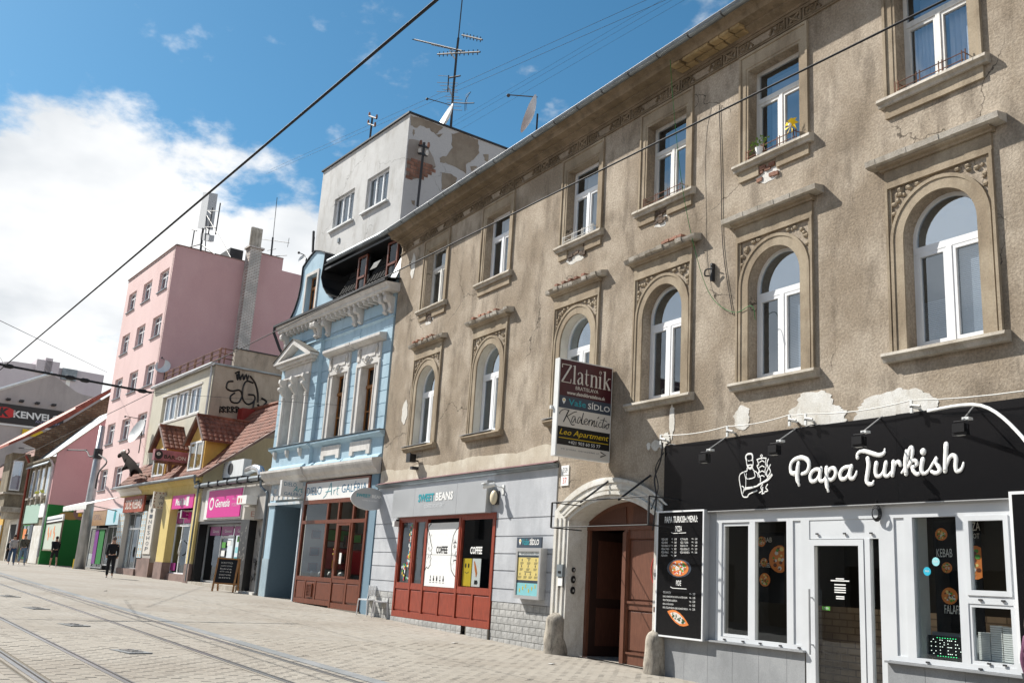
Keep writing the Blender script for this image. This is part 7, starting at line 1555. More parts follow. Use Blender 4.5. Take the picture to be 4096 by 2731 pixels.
    m = MB(); put_text(m, 'Mobil Bal', (us + .008, a.y + .15, b.z + .3), (0, (b.y - a.y) * .55, 0), (0, 0, .1)); put_text(m, 'Darčeky', (us + .008, a.y + .25, b.z + .13), (0, (b.y - a.y) * .4, 0), (0, 0, .09)); obj('lettering', m, M['white'], s); obj('bracket', MB().tube([(us - .05, b.y, a.z - .1), (us - .05, .02, a.z - .1)], .015), M['iron'], s)
    # bar sign on the roof between the dormers
    us0, us1, z0, z1 = rV((458, 40), (798, 160), ck, -.7); A_ = V(ck(470, 0), -.7); b0 = V(ck(465, 165), -.7); b1 = V(ck(800, 160), -.7)
    us = -21.0; a, b = U(ck(462, 5), us), U(ck(800, 160), us)
    s = thing('bar_signboard', (us, (a.y + b.y) / 2, b.z), 'faded pink bar sign with a black eight ball standing on the eaves between dormers', 'signboard'); obj('sign_board', MB().box(us - .35, us, a.y, b.y, b.z, a.z), paint('faded_pink_board', (.34, .13, .15), .6, .25, dirt=.4), s)
    W_, H_ = b.y - a.y, a.z - b.z; m = MB(); put_text(m, 'BAR', (us + .005, a.y + W_ * .28, b.z + H_ * .22), (0, W_ * .33, 0), (0, 0, H_ * .35), bold=.03); m.prism([(a.y + W_ * .12 + .26 * math.cos(k * .4) * W_ / 2.2, b.z + H_ * .5 + H_ * .42 * math.sin(k * .4)) for k in range(16)], 'x', us + .002, us + .004); obj('lettering', m, M['black'], s)
    m = MB(); put_text(m, '-ON', (us + .005, a.y + W_ * .62, b.z + H_ * .22), (0, W_ * .3, 0), (0, 0, H_ * .35), bold=.01); m.prism([(a.y + W_ * .11 + .1 * math.cos(k * .5), b.z + H_ * .58 + H_ * .16 * math.sin(k * .5)) for k in range(13)], 'x', us + .005, us + .007); obj('lettering', m, M['cream'], s)
    obj('lettering', put_text(MB(), '8', (us + .009, a.y + W_ * .11 - .04, b.z + H_ * .5), (0, .08, 0), (0, 0, H_ * .16)), M['black'], s)
    obj('rusty_support', MB().box(us - .3, us - .05, a.y + W_ * .45, a.y + W_ * .55, b.z - .5, b.z).box(us - .3, us - .05, a.y + .1, b.y - .1, b.z - .12, b.z - .03), M['rust'], s)
    s = thing('white_awning', (-32, -1, 4.3), 'white shop awning with scalloped edge left of the kebab sign', 'awning'); m = MB().slab([(-30.6, -.02, 4.75), (-30.6, -1.7, 4.2), (-36.3, -1.7, 4.2), (-36.3, -.02, 4.75)], (0, .01, .03)); m2 = MB()
    for k in range(16): m2.prism([(-30.6 - k * .355, 4.22), (-30.95 - k * .355, 4.22), (-30.93 - k * .355, 3.98), (-30.78 - k * .355, 3.92), (-30.63 - k * .355, 3.98)], 'y', -1.71, -1.69)
    obj('awning_canvas', m, M['white'], s); obj('scalloped_edge', m2, M['white'], s); obj('awning_arm', MB().tube([(-30.7, -1.65, 4.2), (-30.7, 0, 4.0)], .03), M['zincw'], s)
build_yellow()
def build_beige():
    v0 = 1.0; u0, u1 = -30.62, -20.41; zt = 11.2
    t = thing('beige_house', (-25.5, v0 + 3, 8), 'plain beige house with three white windows and a graffiti covered tan side wall', 'house')
    a, b, z0, z1 = -28.55, -22.0, 8.93, 10.42
    m = MB().holed([(u0, 4), (u1, 4), (u1, zt), (u0, zt)], [[(a, z0), (b, z0), (b, z1), (a, z1)]], 'y', v0, v0 + .22, False); obj('front_wall', m, M['beige'], t)
    obj('window_bay_back', MB().box(a, b, v0 + .20, v0 + .3, z0, z1), M['beige'], t); obj('bay_trim', MB().box(a - .1, b + .1, v0 - .03, v0, z0 - .1, z0 - .0).box(a - .1, b + .1, v0 - .03, v0, z1, z1 + .09), M['trim'], t)
    for p, q in ((-28.2, -26.3), (-25.9, -24.4), (-23.9, -22.15)):
        f = MB(); frame_rect(f, p, q, z0 + .02, z1 - .02, .1, v0 + .10, v0 + .19); f.box((p + q) / 2 - .06, (p + q) / 2 + .06, v0 + .09, v0 + .19, z0 + .12, z1 - .12); w = obj('casement_window', f, M['upvc'], t); obj('curtain_backing', MB().box(p + .1, q - .1, v0 + .17, v0 + .18, z0 + .1, z1 - .1), plain('dim_curtain', (.25, .27, .28), .9), w); panes(w, [(p + .1, q - .1, z0 + .12, z1 - .12)], v0 + .15)
    obj('side_wall', MB().face([(u1, v0, 4), (u1, v0 + .96, 4), (u1, v0 + .96, 11.3), (u1, v0, 11.2)]).box(u1 - .3, u1 + .0, v0 + .96, v0 + 9, 4, 12.2).box(u1, u1 + .05, v0 + .02, v0 + .5, 4, 11.25), M['tanwall'], t)
    obj('roof', MB().box(u0, u1 + .12, v0 - .05, v0 + 8, zt, zt + .08), M['zinc'], t); obj('parapet_cap', MB().box(u1 - .35, u1 + .05, v0 + .94, v0 + 9, 12.2, 12.26), M['iron'], t)
    obj('gutter', MB().tube([(u0, v0 - .15, zt + .02), (u1 + .1, v0 - .15, zt + .02)], .10, 8).tube([(u1 - .15, v0 - .12, zt), (u1 - .15, v0 - .08, zt - .4), (u1 - .15, v0 - .08, 5)], .06, 8), M['zincw'], t)
    rl = MB(); zr_ = zt + .08
    for z in (.35, .6, .85): rl.tube([(u0 + .6, v0 + .3, zr_ + z), (u1 - .2, v0 + .3, zr_ + z), (u1 - .2, v0 + 1.2, zr_ + z)], .03, 5)
    for k in range(8):
        x = u0 + .8 + k * 1.28
        for d in (0, .18): rl.tube([(x + d, v0 + .3, zr_), (x + d, v0 + .3, zr_ + .9)], .035, 5)
    for y in (.5, 1.0): rl.tube([(u1 - .2, v0 + y, zr_), (u1 - .2, v0 + y, zr_ + .9)], .035, 5)
    obj('roof_railing', rl, M['rust'], t)
    # spray lettering, traced on the side wall
    c = crop(400, 750, 1.4259); g = MB(); ux = u1 + .012
    def st(pts, r): g.tube([Vector((ux, q.y, q.z)) for q in [U(c(*p), u1) for p in [tuple(v[:2]) for v in [(w.x, w.y) for w in spline([(a_, b_, 0) for a_, b_ in pts], 4)]]]], r, 4)
    st([(765, 1120), (735, 1125), (728, 1160), (760, 1175), (800, 1170), (815, 1200), (795, 1240), (755, 1235), (750, 1205), (775, 1185)], .045); st([(880, 1130), (840, 1120), (820, 1160), (820, 1220), (850, 1250), (885, 1230), (885, 1200), (850, 1195)], .045)
    st([(860, 1090), (890, 1130), (905, 1190), (905, 1240)], .05); st([(885, 1230), (875, 1290)], .05); st([(925, 1215), (955, 1235), (930, 1265)], .05); st([(905, 1250), (912, 1262)], .06)
    st([(775, 1075), (800, 1065), (785, 1095)], .04)
    for x in (790, 805, 825, 845): st([(x - 6, 1078), (x, 1112), (x + 8, 1085)], .04)
    for k, x in enumerate((685, 705, 730, 755, 780)): st([(x, 1262), (x + 4, 1298)], .035); st([(x, 1262), (x + 18, 1270), (x + 4, 1280), (x + 22, 1295)], .03)
    obj('spray_lettering', g, M['black'], t)
build_beige()
def build_pink():
    v0 = 1.0; c = crop(400, 750, 1.4259); u1 = -30.65; u0 = -41.05; zt = 20.15
    t = thing('pink_tower_block', (-35, v0 + 5, .6), 'tall rose pink apartment block with rows of small windows and masts on its roof', 'apartment block')
    cols = [(-40.2, -38.35), (-36.75, -34.85), (-33.25, -31.35)]; rows = [(17.62, 18.95), (14.65, 16.0), (11.62, 12.98), (8.60, 9.95), (5.6, 6.95)]
    holes = [[(a, z0), (b, z0), (b, z1), (a, z1)] for a, b in cols for z0, z1 in rows]
    obj('front_wall', MB().holed([(u0, 4.6), (u1, 4.6), (u1, zt), (u0, zt)], holes, 'y', v0, v0 + .3, False), M['pink'], t)
    gp = [U(c(*p), u1) for p in ((745, 415), (835, 445), (930, 400), (1050, 430), (1045, 495), (1150, 520))]; zA = 20.2; pts = [(v0, 4), (v0, zA), (gp[2].y - .3, zA), (gp[2].y - .3, gp[2].z), (gp[3].y, gp[3].z), (gp[3].y, gp[4].z), (v0 + 14, gp[4].z), (v0 + 14, 4)]
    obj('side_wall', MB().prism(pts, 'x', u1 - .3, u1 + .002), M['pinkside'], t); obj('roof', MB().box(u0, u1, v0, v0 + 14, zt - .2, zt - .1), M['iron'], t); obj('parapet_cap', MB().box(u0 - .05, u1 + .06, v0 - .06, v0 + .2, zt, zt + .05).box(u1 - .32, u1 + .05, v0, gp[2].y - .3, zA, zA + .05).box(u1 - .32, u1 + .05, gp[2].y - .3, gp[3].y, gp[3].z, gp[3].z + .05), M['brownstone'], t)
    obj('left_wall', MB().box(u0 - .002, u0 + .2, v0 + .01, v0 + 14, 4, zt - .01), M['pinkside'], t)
    src = None
    for (a, b) in cols:
        for (z0, z1) in rows:
            vv = v0 + .16; cx = (a + b) / 2
            f = MB(); frame_rect(f, a, b, z0, z1, .07, vv, vv + .06); f.box(cx - .05, cx + .05, vv - .01, vv + .06, z0 + .07, z1 - .07).box(a + .07, b - .07, vv, vv + .05, z1 - .42, z1 - .35); w = obj('small_window', f, M['upvc'], t); panes(w, [(a + .07, b - .07, z0 + .07, z1 - .07)], vv + .03)
            obj('window_sill', MB().box(a - .06, b + .06, v0 - .08, v0 + .15, z0 - .06, z0 - .005), M['zinc'], w); obj('dim_curtain', MB().box(a, b, v0 + .32, v0 + .34, z0, z1), plain('dim', (.16, .17, .18), .9) if 'dimc' not in M else M['dimc'], w)
            M.setdefault('dimc', bpy.data.materials['dim'])
    # chimney stack on the side wall
    A_, B_ = U(c(780, 935), u1), U(c(925, 490), u1); ch = MB(); y0, y1 = U(c(862, 372), u1 + .75).y, U(c(930, 372), u1 + .75).y
    zc_ = U(c(900, 372), u1 + .75).z; ch.box(u1 + .003, u1 + .75, y0, y1, 10, zc_).box(u1 - .05, u1 + .85, y0 - .12, y1 + .12, zc_, zc_ + .12)
    k = obj('chimney_stack', ch, brick_mat('flaking_whitewashed_brick', (.60, .58, .55), (.66, .64, .61), (.36, .29, .25), plane='yz', bw=.3, rh=.1, ms=.02), t)
    for j in range(3): y = y0 + (y1 - y0) * (.2 + .3 * j); obj('flue_pipe', MB().tube([(u1 + .4, y, zc_), (u1 + .4, y, zc_ + 1.45)], .16, 10), M['stone_cap'], k)
    obj('roof_hut', MB().box(u1 - 3, u1 - .2, U(c(750, 400), u1).y, y0 - .1, zA, zA + .75), M['iron'], t)
    # ground floor shops
    zg = gzB(-35); obj('ground_floor_wall', MB().box(u0 - 4, u1, v0 + .4, v0 + .6, zg - .3, 4.6), M['greywall'], t); obj('shop_lintel', MB().box(u0 - 4, u1, v0 - .02, v0 + .4, 4.3, 4.62), M['pink'], t)
    w = shop(t, -36.5, -31.2, .95, 3.3, v0 + .1, 'zincw', 4); obj('dark_panel_back', MB().box(-40.5, -31, v0 + .36, v0 + .38, zg, 4.3), M['dark'], w)
    w2 = shop(t, -40.6, -36.8, .75, 3.2, v0 + .1, 'zincw', 3); obj('purple_poster', MB().box(-39.2, -38.4, v0 + .06, v0 + .08, 1.0, 3.1), plain('purple_print', (.2, .05, .25), .5), w2); obj('green_panel', MB().box(-38.2, -37, v0 + .06, v0 + .08, 1.0, 3.1), M['greenwall'], w2)
    s = obj('brown_grill_sign', MB().box(-40.6, -36.6, v0 - .1, v0, 3.35, 4.25), wood('tan_wooden_sign', (.34, .2, .1)), t); obj('lettering', put_text(MB(), 'GRILL', (-39.6, v0 - .105, 3.7), (2, 0, 0), (0, 0, .35), bold=.02), M['brownstone'], s)
    s = obj('pale_blue_sign', MB().box(-36.4, -31.6, v0 - .12, v0, 3.35, 4.3), plain('pale_blue_signboard', (.5, .68, .78), .5), t); obj('blue_figure', MB().prism([(-34.5 + .25 * math.cos(k * .5), 3.85 + .42 * math.sin(k * .5)) for k in range(13)], 'y', v0 - .125, v0 - .121), M['teal'], s)
    obj('mauve_wing', MB().box(u0 - 3.2, u0 - .01, v0 + 1.4, v0 + 8, zg, 13.0), plaster('shaded_mauve_render', (.45, .30, .33), (.48, .33, .36), (.35, .24, .26), .3, .6, .1), t)  # the wing's shade is put into its mauve colour
    for z in (5.7, 8.7): f = MB(); frame_rect(f, u0 - 2.4, u0 - .9, z, z + 1.4, .08, v0 + 1.33, v0 + 1.4); f.box(u0 - 1.7, u0 - 1.6, v0 + 1.33, v0 + 1.4, z + .08, z + 1.32); w = obj('small_window', f, M['upvc'], t); panes(w, [(u0 - 2.32, u0 - .98, z + .08, z + 1.32)], v0 + 1.38); obj('dim_curtain', MB().box(u0 - 2.4, u0 - .9, v0 + 1.39, v0 + 1.395, z, z + 1.4), M['dimc'], w)
    return u1, zA, gp
PK = build_pink()
def build_far():
    zg = .6; c = c1
    # pink-gabled low house with green painted wall
    uW = -49.5; g = [U(c(*p), uW) for p in ((330, 740), (615, 545))]; sl = (g[1].z - g[0].z) / (g[1].y - g[0].y)
    t = thing('green_wall_house', (-53.7, 0, zg), 'old low house with flowers on the sill and a pink and green side wall', 'house')
    zE = 8.6; f = lambda v: zE + v * sl
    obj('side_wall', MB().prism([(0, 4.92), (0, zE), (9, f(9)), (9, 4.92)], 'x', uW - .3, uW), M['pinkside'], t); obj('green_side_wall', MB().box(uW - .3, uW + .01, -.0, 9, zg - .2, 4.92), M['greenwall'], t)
    obj('verge_capping', MB().slab([(uW - .35, -.35, f(-.35)), (uW + .06, -.35, f(-.35)), (uW + .06, 9, f(9)), (uW - .35, 9, f(9))], (0, -.03, .06)), M['stone_cap'], t)
    obj('front_wall', MB().box(-57.9, uW - .3, 0, .3, zg - .2, 8.3), M['oldfacade'], t); obj('roof', MB().slab([(-57.9, -.5, f(-.5) - .3), (uW - .35, -.5, f(-.5) - .3), (uW - .35, 4, f(4)), (-57.9, 4, f(4))], (0, 0, .08)), M['zinc'], t)
    obj('eaves_cornice', MB().prism([(0, 7.9), (-.2, 8.0), (-.45, 8.15), (-.45, 8.3), (0, 8.35)], 'x', -57.9, uW), M['oldfacade'], t); obj('downpipe', MB().tube([(uW - .1, -.4, 8.2), (uW - .05, -.15, 7.7), (uW - .05, -.12, 1.2)], .09, 8), M['zincw'], t)
    for k in range(4):
        u = -56.8 + k * 1.9; w = obj('tall_window', MB().box(u - .42, u + .42, -.06, 0, 5.6, 7.7), M['upvc'], t); panes(w, [(u - .3, u + .3, 5.72, 7.6)], -.065); obj('sill', MB().box(u - .55, u + .55, -.25, 0, 5.4, 5.55), M['stone_cap'], w)
        obj('pilaster', MB().box(u + .75, u + 1.1, -.12, 0, 5.0, 7.9), M['stone_cap'], t)
    for k in (2, 3): u = -56.8 + k * 1.9; b = thing('flower_box', (u, -.3, 5.55), 'flower box with pale blooms on the ' + ('right-hand' if k == 3 else 'second from right') + ' sill of the old low house', 'flower box', None, 'flower boxes'); obj('planter', MB().box(u - .4, u + .4, -.4, -.2, 5.56, 5.72), M['cream'], b); m = MB(); rr = random.Random(k); [m.ball((u + rr.uniform(-.38, .38), -.3 + rr.uniform(-.08, .08), 5.75 + rr.uniform(0, .18)), .07, 5, 4) for _ in range(14)]; obj('blooms', m, plain('yellow_green_blooms', (.5, .5, .12), .8), b)
    obj('mint_shop_surround', MB().box(-57.5, -52.0, -.08, 0, 3.6, 5.0), plain('mint_board', (.34, .48, .40), .6), t); shop(t, -57.3, -54.6, 1.0, 3.5, -.05, 'greenwall', 2); obj('orange_poster', MB().box(-56.8, -55.6, -.07, -.055, 1.4, 3.2), M['orange'], t); obj('white_strip', MB().box(-52.0, -50.2, -.08, 0, 4.0, 5.0), M['white'], t); obj('black_lettered_strip', MB().box(-54.4, -53.4, -.08, 0, 1.0, 3.5), M['navy'], t); obj('pale_pier', MB().box(-53.2, -50.2, -.06, 0, .7, 3.4), M['whitewash'], t)
    # mural of food on the green wall: plain rounds and ovals
    q = U(c(405, 1095), uW); m = MB().prism([(q.y + .75 * math.cos(k * .4), q.z + .28 * math.sin(k * .4)) for k in range(16)], 'x', uW + .012, uW + .02); q2 = U(c(470, 1080), uW); m2 = MB().prism([(q2.y + .55 * math.cos(k * .4), q2.z + .5 * math.sin(k * .4)) for k in range(16)], 'x', uW + .012, uW + .022)
    mr = obj('painted_bread', m, plain('tan_mural_paint', (.35, .25, .08), .8), t); obj('painted_round', m2, M['brownstone'], t)
    for dx, dz, mt in ((-.15, .1, 'yellow'), (.2, -.15, 'red'), (-.2, -.25, 'yellow')): obj('painted_dot', MB().box(uW + .024, uW + .028, q2.y + dx, q2.y + dx + .25, q2.z + dz, q2.z + dz + .25), M[mt], t)
    # bay-window house with brick gable and long red roof
    uB = -58.0; L = [U(c(*p), uB) for p in ((50, 700), (140, 662), (390, 545), (640, 395))]
    t = thing('bay_window_house', (-62, 0, zg), 'sooty brown house with a projecting bay window under a long red roof', 'house')
    gp = [(L[1].y, L[1].z - .25), (L[2].y, L[2].z - .25), (L[3].y, L[3].z - .25), (L[3].y + 4, L[3].z + 2), (L[3].y + 4, 4), (0, 4), (0, L[1].z - .6)]
    # brick gable: real courses laid as thin strips of brick on the wall
    bm_ = brick_mat('patched_brick_gable', (.22, .13, .075), (.36, .27, .17), (.13, .11, .09), plane='yz', bw=.45, rh=.16, ms=.025); obj('brick_gable', MB().prism(gp, 'x', uB - .3, uB), bm_, t)
    obj('roof', MB().slab([(uB - 8, L[0].y, L[0].z), (uB + .35, L[0].y, L[0].z), (uB + .35, L[1].y, L[1].z), (uB + .35, L[2].y, L[2].z), (uB + .35, L[3].y, L[3].z), (uB - 8, L[3].y, L[3].z)], (0, 0, .22)), paint('red_sheet_roof', (.30, .075, .045), .6, .25, .1), t)
    obj('rooftop_ridge', MB().tube([(uB + .1, L[2].y + .5, L[2].z + .9), (uB + .1, L[3].y + .5, L[3].z + .6)], .12, 6), M['redwood'], t)
    obj('front_wall', MB().box(-66.3, uB, .0, .3, zg - .2, 9.0), M['oldfacade'], t)
    by = MB().prism([(-63.6, 0), (-63.2, -1.3), (-60.0, -1.3), (-59.6, 0)], 'z', 4.9, 9.2); bay = obj('bay', by, M['oldfacade'], t); obj('bay_base', MB().prism([(-63.7, 0), (-63.3, -1.45), (-59.9, -1.45), (-59.5, 0)], 'z', 4.5, 4.9).prism([(-63.3, 0), (-62.9, -.9), (-60.3, -.9), (-59.9, 0)], 'z', 4.0, 4.5), M['stone_cap'], bay)
    obj('bay_sill', MB().prism([(-63.75, 0), (-63.35, -1.5), (-59.85, -1.5), (-59.45, 0)], 'z', 5.9, 6.05), M['stone_cap'], bay)
    # window in the bay's canted cheek facing the camera
    obj('bay_window', MB().slab([(-59.86, -1.15, 6.2), (-59.66, -.4, 6.2), (-59.66, -.4, 8.6), (-59.86, -1.15, 8.6)], (.04, -.01, 0)), M['upvc'], bay); obj('pane', MB().slab([(-59.81, -1.08, 6.3), (-59.64, -.5, 6.3), (-59.64, -.5, 8.5), (-59.81, -1.08, 8.5)], (.05, -.012, 0)), M['glass'], bay)
    obj('downpipe', MB().tube([(-58.4, -.6, 9.0), (-58.3, -.2, 8.3), (-58.3, -.12, 1)], .1, 8), M['redwood'], t); obj('doorway', MB().box(-62.5, -59.8, -.05, 0, .6, 3.6), M['dark'], t); obj('door_surround', MB().box(-62.9, -62.5, -.1, 0, .6, 4.0).box(-59.8, -59.3, -.1, 0, .6, 4.0).box(-62.5, -59.8, -.1, 0, 3.6, 4.0), M['whitewash'], t)
    # yellow house, far left
    t = thing('ochre_house', (-72, 0, zg), 'ochre house with dark windows and a faded red roof at the left edge', 'house'); zt = 7.6
    obj('front_wall', MB().box(-90, -66.4, -.1, .2, zg, zt), M['ochre'], t); obj('roof', MB().slab([(-90, -.7, zt - .1), (-66.2, -.7, zt - .1), (-66.2, 4, zt + 4), (-90, 4, zt + 4)], (0, 0, .12)), M['claydark'], t)
    for k in range(6): u = -68 - k * 3.0; w = obj('window', MB().box(u - .65, u + .65, -.14, -.1, 4.4, 6.6), M['dark'], t); obj('surround', MB().box(u - .85, u - .65, -.16, -.1, 4.2, 6.8).box(u + .65, u + .85, -.16, -.1, 4.2, 6.8), M['yellowwall'], w)
    obj('ground_floor', MB().box(-90, -66.4, -.16, -.1, zg, 3.6), M['greywall'], t)
    for k in range(5): u = -69 - k * 3.6; obj('shop_opening', MB().box(u - 1.1, u + 1.1, -.2, -.16, .8, 3.0), M['zinc'] if k % 2 else M['dark'], t)
    # gable wall with the big banner
    uK = -92.0; P = lambda x, y: U(c(x, y), uK)
    t = thing('banner_house', (uK - 3, 3, zg), 'tall grey gable wall carrying a big black banner in the far left distance', 'house')
    g = [P(-120, 440), P(0, 388), P(305, 296), P(440, 395), P(480, 412), P(560, 428), P(640, 470)]
    obj('gable_wall', MB().prism([(q.y, q.z) for q in g] + [(g[-1].y + 4, g[-1].z), (g[-1].y + 4, 2), (g[0].y, 2)], 'x', uK - .3, uK), plaster('lilac_grey_gable_render', (.47, .42, .40), (.52, .47, .44), (.32, .28, .27), .5, .25, .2, 0, .2), t)
    obj('gable_capping', MB().tube([q + Vector((0, 0, .12)) for q in g[:3]], .18, 4), M['whitemetal'], t); 
    a, b, e, d = P(-80, 447), P(372, 507), P(362, 610), P(-80, 556)
    bn = obj('banner', MB().face([a + Vector((.15, 0, 0)), b + Vector((.15, 0, 0)), e + Vector((.15, 0, 0)), d + Vector((.15, 0, 0))]), M['black'], t)
    W0 = P(80, 540); W1 = P(350, 572); W2 = P(82, 500); m = MB(); put_text(m, 'KENVELO', (uK + .2, W0.y, W0.z), (0, W1.y - W0.y, W1.z - W0.z), (0, W2.y - W0.y, W2.z - W0.z), bold=.03); obj('lettering', m, M['white'], bn)
    W0 = P(205, 570); W1 = P(345, 590); W2 = P(206, 556); m = MB(); put_text(m, 'ANYWHERE', (uK + .2, W0.y, W0.z), (0, W1.y - W0.y, W1.z - W0.z), (0, W2.y - W0.y, W2.z - W0.z)); obj('lettering', m, plain('lilac_print', (.3, .28, .4), .6), bn)
    q = P(30, 512); m = MB().prism([(q.y + 1.15 * math.cos(k * .4), q.z + .6 * math.sin(k * .4)) for k in range(16)], 'x', uK + .18, uK + .2); obj('red_emblem', m, M['red'], bn); obj('lettering', put_text(MB(), 'K', (uK + .22, q.y - .45, q.z - .45), (0, .95, 0), (0, 0, .95), bold=.05), M['black'], bn)
    a = P(135, 605); b = P(245, 655); obj('yellow_notice', MB().box(uK + .1, uK + .2, a.y, b.y, b.z, a.z), M['yellow'], t); obj('white_strip', MB().face([P(-80, 562) + Vector((.12, 0, 0)), P(300, 603) + Vector((.12, 0, 0)), P(298, 612) + Vector((.12, 0, 0)), P(-80, 572) + Vector((.12, 0, 0))]), M['white'], t)
    for x, y in ((50, 440), (125, 450), (215, 462), (308, 472)): p = P(x, y); obj('banner_lamp', MB().box(uK, uK + .9, p.y - .2, p.y + .2, p.z - .1, p.z + .1), M['iron'], t)
    uK2 = -125.0; P2 = lambda x, y: U(c(x, y), uK2); t = thing('distant_block', (uK2 - 4, 10, zg), 'large pale lilac block with rooftop huts behind the banner wall', 'apartment block')
    g = [P2(-120, 240), P2(60, 225), P2(80, 222), P2(450, 275), P2(600, 302), P2(585, 440)]; lil = plaster('pale_lilac_render', (.56, .50, .53), (.60, .55, .57), (.46, .41, .44), .3, .15, .1)
    obj('block_wall', MB().prism([(g[0].y, g[0].z), (g[2].y, g[2].z), (g[3].y, g[3].z), (g[4].y, g[4].z), (g[4].y, 3), (g[0].y, 3)], 'x', uK2 - 12, uK2), lil, t)
    for x0, y0, x1, y1 in ((215, 212, 340, 262), (360, 262, 440, 300), (265, 205, 290, 300)): a, b = P2(x0, y0), P2(x1, y1); obj('rooftop_hut', MB().box(uK2 - 6, uK2 + .5, a.y, b.y, b.z - 1, a.z), lil if x0 != 360 else M['zinc'], t)
    obj('stair_window', MB().box(uK2, uK2 + .1, P2(388, 300).y, P2(412, 300).y, P2(400, 365).z, P2(400, 305).z), M['white'], t)
build_far()
# ============================================================= people, animals, street furniture, wires
def skin(name, vs, es, rad, mat, parent, W, sub=1, root=0, **kw):
    me = bpy.data.meshes.new(name); me.from_pydata([Vector(v) for v in vs], es, []); o = bpy.data.objects.new(name, me); col.objects.link(o)
    md = o.modifiers.new('s', 'SKIN'); md.use_smooth_shade = True; sv = me.skin_vertices[0].data
    for i, r in enumerate(rad): sv[i].radius = r if isinstance(r, tuple) else (r, r); sv[i].use_root = (i == root)
    ss = o.modifiers.new('u', 'SUBSURF'); ss.levels = ss.render_levels = sub
    m2 = bpy.data.meshes.new_from_object(o.evaluated_get(bpy.context.evaluated_depsgraph_get())); bpy.data.objects.remove(o)
    m2.polygons.foreach_set('use_smooth', [True] * len(m2.polygons)); m2.materials.clear(); m2.materials.append(mat)
    o = bpy.data.objects.new(name, m2); link(o, W, parent); return props(o, **kw)
M['skin'] = plain('skin', (.50, .30, .21), .6); M['cblack'] = plain('black_cloth', (.012, .013, .016), .9); M['denim'] = plain('blue_denim', (.06, .10, .18), .9); M['denim2'] = plain('light_denim', (.16, .24, .33), .9)
M['hairbrown'] = plain('dark_brown_hair', (.03, .018, .012), .8); M['hairgrey'] = plain('cropped_grey_hair', (.12, .10, .09), .8)
def person(p, rz, h, label, top, legs, hair, shorts=False, stride=.28, longhair=False, arm=.25, bag=None, top_long=.0, female=False):
    t = thing('person', p, label, 'person', FA, 'pedestrians on the paving', rz); W = WM[t.name] @ Matrix.Scale(h / 1.76, 4); s = stride; sh = .19 if not female else .165
    # forward is +x here
    V_ = [(0, 0, .96), (0, 0, 1.15), (0, 0, 1.38), (0, 0, 1.50), (.01, 0, 1.62), (.02, 0, 1.73)]; E_ = [(0, 1), (1, 2), (2, 3), (3, 4), (4, 5)]; Rd = [.10, .09, .10, .055, .09, .07]
    def add(vs, rs, at): 
        i = len(V_); V_.extend(vs); Rd.extend(rs); E_.append((at, i)); E_.extend([(k, k + 1) for k in range(i, i + len(vs) - 1)]); return i
    L = {}
    for sd in (-1, 1):
        f = s * sd; L[sd] = add([(.02 * sd, .09 * sd, .90), (f * .62 + .05, .10 * sd, .50 + .02 * (sd < 0)), (f * 1.0 - (.06 if f < 0 else 0), .10 * sd, .09 + (.08 if f < 0 else 0)), (f * 1.0 + .13, .11 * sd, .035 + (.02 if f < 0 else 0))], [.095, .062, .042, .035], 0)
        a = -f * arm / .28; add([(0, sh * sd, 1.42), (a * .4 - .03, (sh + .03) * sd, 1.15), (a * .9 + .06, (sh + .04) * sd, .93), (a * 1.0 + .09, (sh + .04) * sd, .84)], [.062, .045, .034, .03], 2)
    body = skin('body', V_, E_, Rd, M['skin'], t, W)
    tv = [V_[0], V_[1], V_[2], (0, 0, 1.475)]; te = [(0, 1), (1, 2), (2, 3)]; tr = [.145, .14, .15, .085]
    for sd in (-1, 1):
        i = len(tv); b = L[sd] + 4; tv += [V_[b], V_[b + 1], V_[b + 2]]; te += [(2, i), (i, i + 1), (i + 1, i + 2)]; tr += [.082, .062, .05]
    skin('jacket', tv, te, tr, M[top], t, W)
    lv = [(0, 0, .97)]; le = []; lr = [.14]
    for sd in (-1, 1):
        i = len(lv); b = L[sd]; k = V_[b + 1]; a2 = V_[b + 2]; lv += [V_[b], k] + ([] if shorts else [a2]); le += [(0, i), (i, i + 1)] + ([] if shorts else [(i + 1, i + 2)]); lr += [.115, .085] + ([] if shorts else [.062])
    skin('trousers' if not shorts else 'shorts', lv, le, lr, M[legs], t, W)
    for sd in (-1, 1): b = L[sd]; a2, a3 = V_[b + 2], V_[b + 3]; skin('shoe', [(a2[0] - .04, a2[1], a3[2] + .01), (a3[0] + .02, a3[1], a3[2])], [(0, 1)], [.045, .04], M['white'] if top != 'cblack2' else M['cblack'], t, W)
    hm = MB().ball((.0, 0, 1.70), .105, 12, 8, (1.0, .85, .95))
    if longhair: hm.ball((-.05, 0, 1.58), .10, 10, 6, (.8, 1.05, 1.5))
    obj('hair', hm.xf(Matrix.Scale(h / 1.76, 4)), M[hair], t, WM[t.name], smooth=True)
    fm = MB()
    for sd in (-1, 1): fm.ball((.105, .032 * sd, 1.665), .012, 6, 4)
    fm.tube([(.108, -.022, 1.59), (.112, .022, 1.59)], .006, 4); obj('face', fm.xf(Matrix.Scale(h / 1.76, 4)), M['hairbrown'], t, WM[t.name]); nm = MB().ball((.115, 0, 1.635), .016, 6, 4, (1, .8, 1.5)); obj('nose', nm.xf(Matrix.Scale(h / 1.76, 4)), M['skin'], t, WM[t.name])
    if bag: obj('shoulder_bag', MB().box(-.18, -.04, -.12, .12, 1.0, 1.22).tube([(-.08, -.14, 1.45), (.13, 0, 1.25), (.05, .17, 1.05)], .02, 5).xf(Matrix.Scale(h / 1.76, 4)), M[bag], t, WM[t.name])
    return t
cf = crop(0, 1900, 3.484)
def foot(x, y): return G(cf(x, y))
